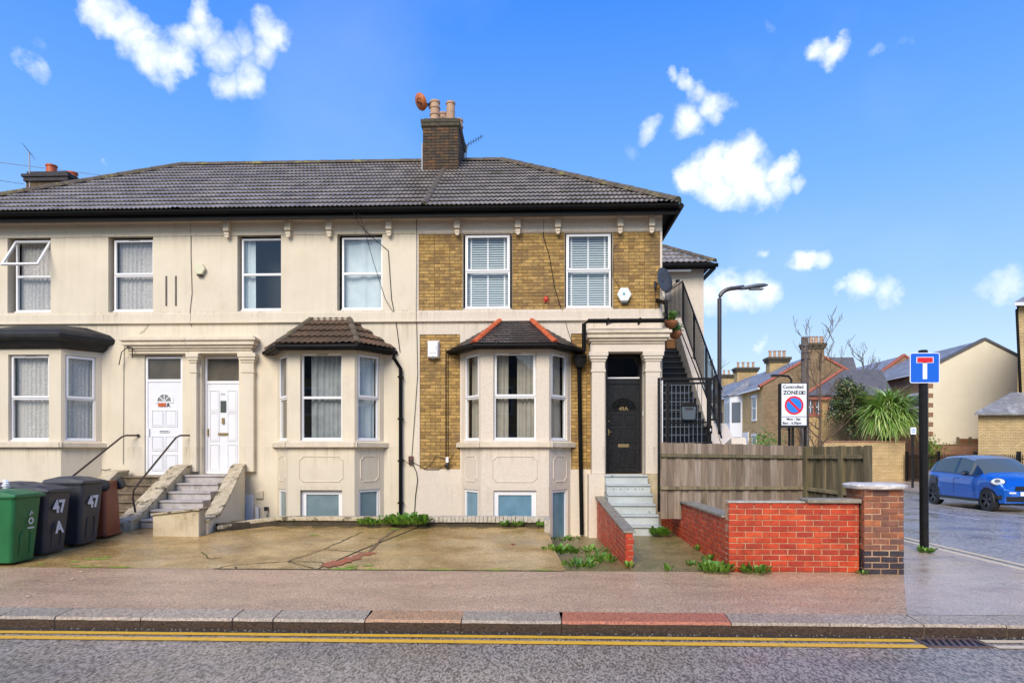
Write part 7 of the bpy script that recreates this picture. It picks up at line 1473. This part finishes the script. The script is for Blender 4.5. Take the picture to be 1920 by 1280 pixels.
# ------------------------------------------------------------------ trees and shrubs
def bare_tree(label, base, h, lean, n_br, seed, mt, r0=.07, spread=.9, twig=3, cat='tree', low=.12, ang0=None):
    rs = random.Random(seed); t = thing('bare_tree', label, cat, base); tr = MB(); br = MB(); base = Vector(base)
    P = [base+Vector((lean[0]*q+.05*sin(q*7+seed), lean[1]*q, h*q)) for q in [i/9 for i in range(10)]]
    tr.tube([tuple(p) for p in P], [r0*(1-.85*i/9) for i in range(10)], 7)
    def branch(p, d, L_, r_, lv):
        pts = [p]; q = p; dd = d.copy(); n = 5
        for i in range(n): dd = (dd+Vector(((rs.random()-.5)*.35, (rs.random()-.5)*.35, .10+(rs.random()-.5)*.2))).normalized(); q = q+dd*L_/n; pts.append(q)
        br.tube([tuple(x) for x in pts], [max(.006, r_*(1-.8*i/n)) for i in range(n+1)], 4, False)
        if lv > 0:
            for k in range(3 if lv > 1 else 4):
                i = rs.randint(1, n); d2 = (dd+Vector(((rs.random()-.5)*1.7, (rs.random()-.5)*1.2, (rs.random()-.35)*1.1))).normalized(); branch(pts[i], d2, L_*(.45+.25*rs.random()), r_*.5, lv-1)
    for k in range(n_br):
        q = low+(1-low)*(k/n_br); i = min(8, int(q*9)); p = P[i].lerp(P[i+1], q*9-i); an = rs.random()*2*pi if ang0 is None else ang0[k % len(ang0)]+(rs.random()-.5)*.6
        branch(p, Vector((cos(an), sin(an)*.6, .35+.6*rs.random())).normalized(), h*spread*(.30+.28*rs.random())*(1-.45*q), r0*.5*(1-.6*q), twig-1)
    obj('trunk', tr, mt, t); obj('branches', br, mt, t, kind='stuff'); return t
yt = 20.5; bare_tree('slim bare tree with a straight brown trunk right of the zone sign', (PX(1526, yt), yt, 0), PZ(1545, 635, yt), (PX(1545, yt)-PX(1526, yt), 0), 14, 5, M['bark'], .065, .62, 3, low=.30)
yt = 46; bare_tree('distant grey bare tree behind the evergreen shrub', (PX(1618, yt), yt, 0), PZ(1615, 660, yt), (0, 0), 17, 9, M['bark_grey'], .16, .5, 3, low=.5)
yt = 26; bare_tree('bare twigs of a far tree beside the stair railings', (PX(1316, yt), yt, 0), 5.2, (.4, 0), 8, 21, M['bark_grey'], .06, .5, 2, low=.5)
yt = 19.5; bare_tree('tangled bare shrub stems behind the fence', (PX(1500, yt), yt, 0), 2.0, (.2, 0), 14, 33, M['bark'], .04, 1.3, 2, 'shrub', low=.2)
def shrub(label, c, rad, n, mt, seed, name='evergreen_shrub', leaf=.13):
    rs = random.Random(seed); t = thing(name, label, 'shrub', (c[0], c[1], 0)); m = MB(); c = Vector(c)
    cl = [(c+Vector(((rs.random()-.5)*2*rad[0]*.75, (rs.random()-.5)*2*rad[1]*.7, (rs.random()-.5)*2*rad[2]*.78)), .35+.35*rs.random()) for _ in range(34)]
    for i in range(n):
        cc, r_ = cl[rs.randrange(34)]; v = Vector((rs.gauss(0, 1), rs.gauss(0, 1), rs.gauss(0, 1))).normalized()*r_*rs.random()**.4; p = cc+v; s_ = leaf*(.5+rs.random()); a_ = Vector((rs.gauss(0, 1), rs.gauss(0, 1), rs.gauss(0, .7))).normalized(); b_ = a_.cross(v if v.length > .01 else Vector((0, 0, 1))).normalized()
        m.add([tuple(p), tuple(p+a_*s_*.5+b_*s_*.3), tuple(p+a_*s_), tuple(p+a_*s_*.5-b_*s_*.3)], [(0, 1, 2, 3)])
    obj('foliage', m, mt, t, kind='stuff'); m = MB(); m.tube([(c.x, c.y, 0), (c.x+.1, c.y, c.z)], [.12, .05], 6); obj('trunk', m, M['bark'], t); return t
ys = 38.6; shrub('dark evergreen tree left of the spiky palm', (PX(1592, ys), ys, PZ(1592, 765, ys)), (1.0, .9, 1.7), 9000, M['evergreen'], 3); shrub('low pale leaved shrub right of the palm by the cream wall', (PX(1747, 37.2), 37.2, 1.5), (.45, .4, .9), 900, M['leaf'], 4, 'leafy_shrub', .1)
shrub('light green hedge tuft behind the fence', (PX(1438, 24), 24, 1.85), (.35, .3, .35), 900, M['leaf'], 6, 'hedge_plant', .07)
# cordyline
yp = 37.6; t = thing('cordyline_palm', 'big round spiky palm above the buff brick wall', 'palm', (PX(1660, yp), yp, 0)); cx, cz = PX(1661, yp), PZ(1661, 775, yp); m = MB(); m.tube([(cx, yp, 0), (cx+.05, yp, cz)], [.18, .12], 8); obj('trunk', m, M['bark'], t)
def strap(m, c, d0, L_, w, droop, n=6):
    pts = []; p = c.copy(); d = d0.copy()
    for i in range(n+1):
        pts.append(p.copy()); d = (d+Vector((0, 0, -droop))).normalized(); p = p+d*L_/n
    s_ = d0.cross(Vector((0, 0, 1))); s_ = (s_.normalized() if s_.length > .05 else Vector((1, 0, 0))); vs = []
    for i, q in enumerate(pts): ww = w*(1-.9*(i/n)**2)/2; vs += [tuple(q-s_*ww), tuple(q+s_*ww)]
    m.add(vs, [(2*i, 2*i+1, 2*i+3, 2*i+2) for i in range(n)])
heads = [(Vector((cx-.55, yp-.3, cz+.15)), 1.75), (Vector((cx+.55, yp-.4, cz+.1)), 1.75), (Vector((cx, yp-.3, cz+.5)), 1.65), (Vector((cx-.1, yp-.6, cz-.2)), 1.6)]
rest = MB(); cnt = 0
for i in range(2100):
    hd, L_ = heads[i % 4]; th = R()*2*pi; el = random.uniform(-.75, 1.0); d0 = Vector((cos(th)*cos(el), sin(th)*cos(el), sin(el)*1.05)).normalized()
    if i < 240: mm = MB(); strap(mm, hd+d0*.08, d0, L_*(.8+.4*R()), .075, .09+.10*R()); obj('leaf', mm, M['palm_leaf'], t)
    else: strap(rest, hd+d0*.08, d0, L_*(.75+.4*R()), .07, .09+.12*R())
obj('foliage', rest, M['palm_leaf'], t, kind='stuff')
m = MB()
for i in range(160): th = R()*2*pi; d0 = Vector((cos(th), sin(th)*.5-.6, R()*1.2-.5)).normalized(); strap(m, Vector((cx+.15+(R()-.5)*.3, yp-1.0, cz+.1+(R()-.5)*.3)), d0, .32+.2*R(), .03, .1, 3)
obj('seed_head', m, M['dead_leaf'], t, kind='stuff')
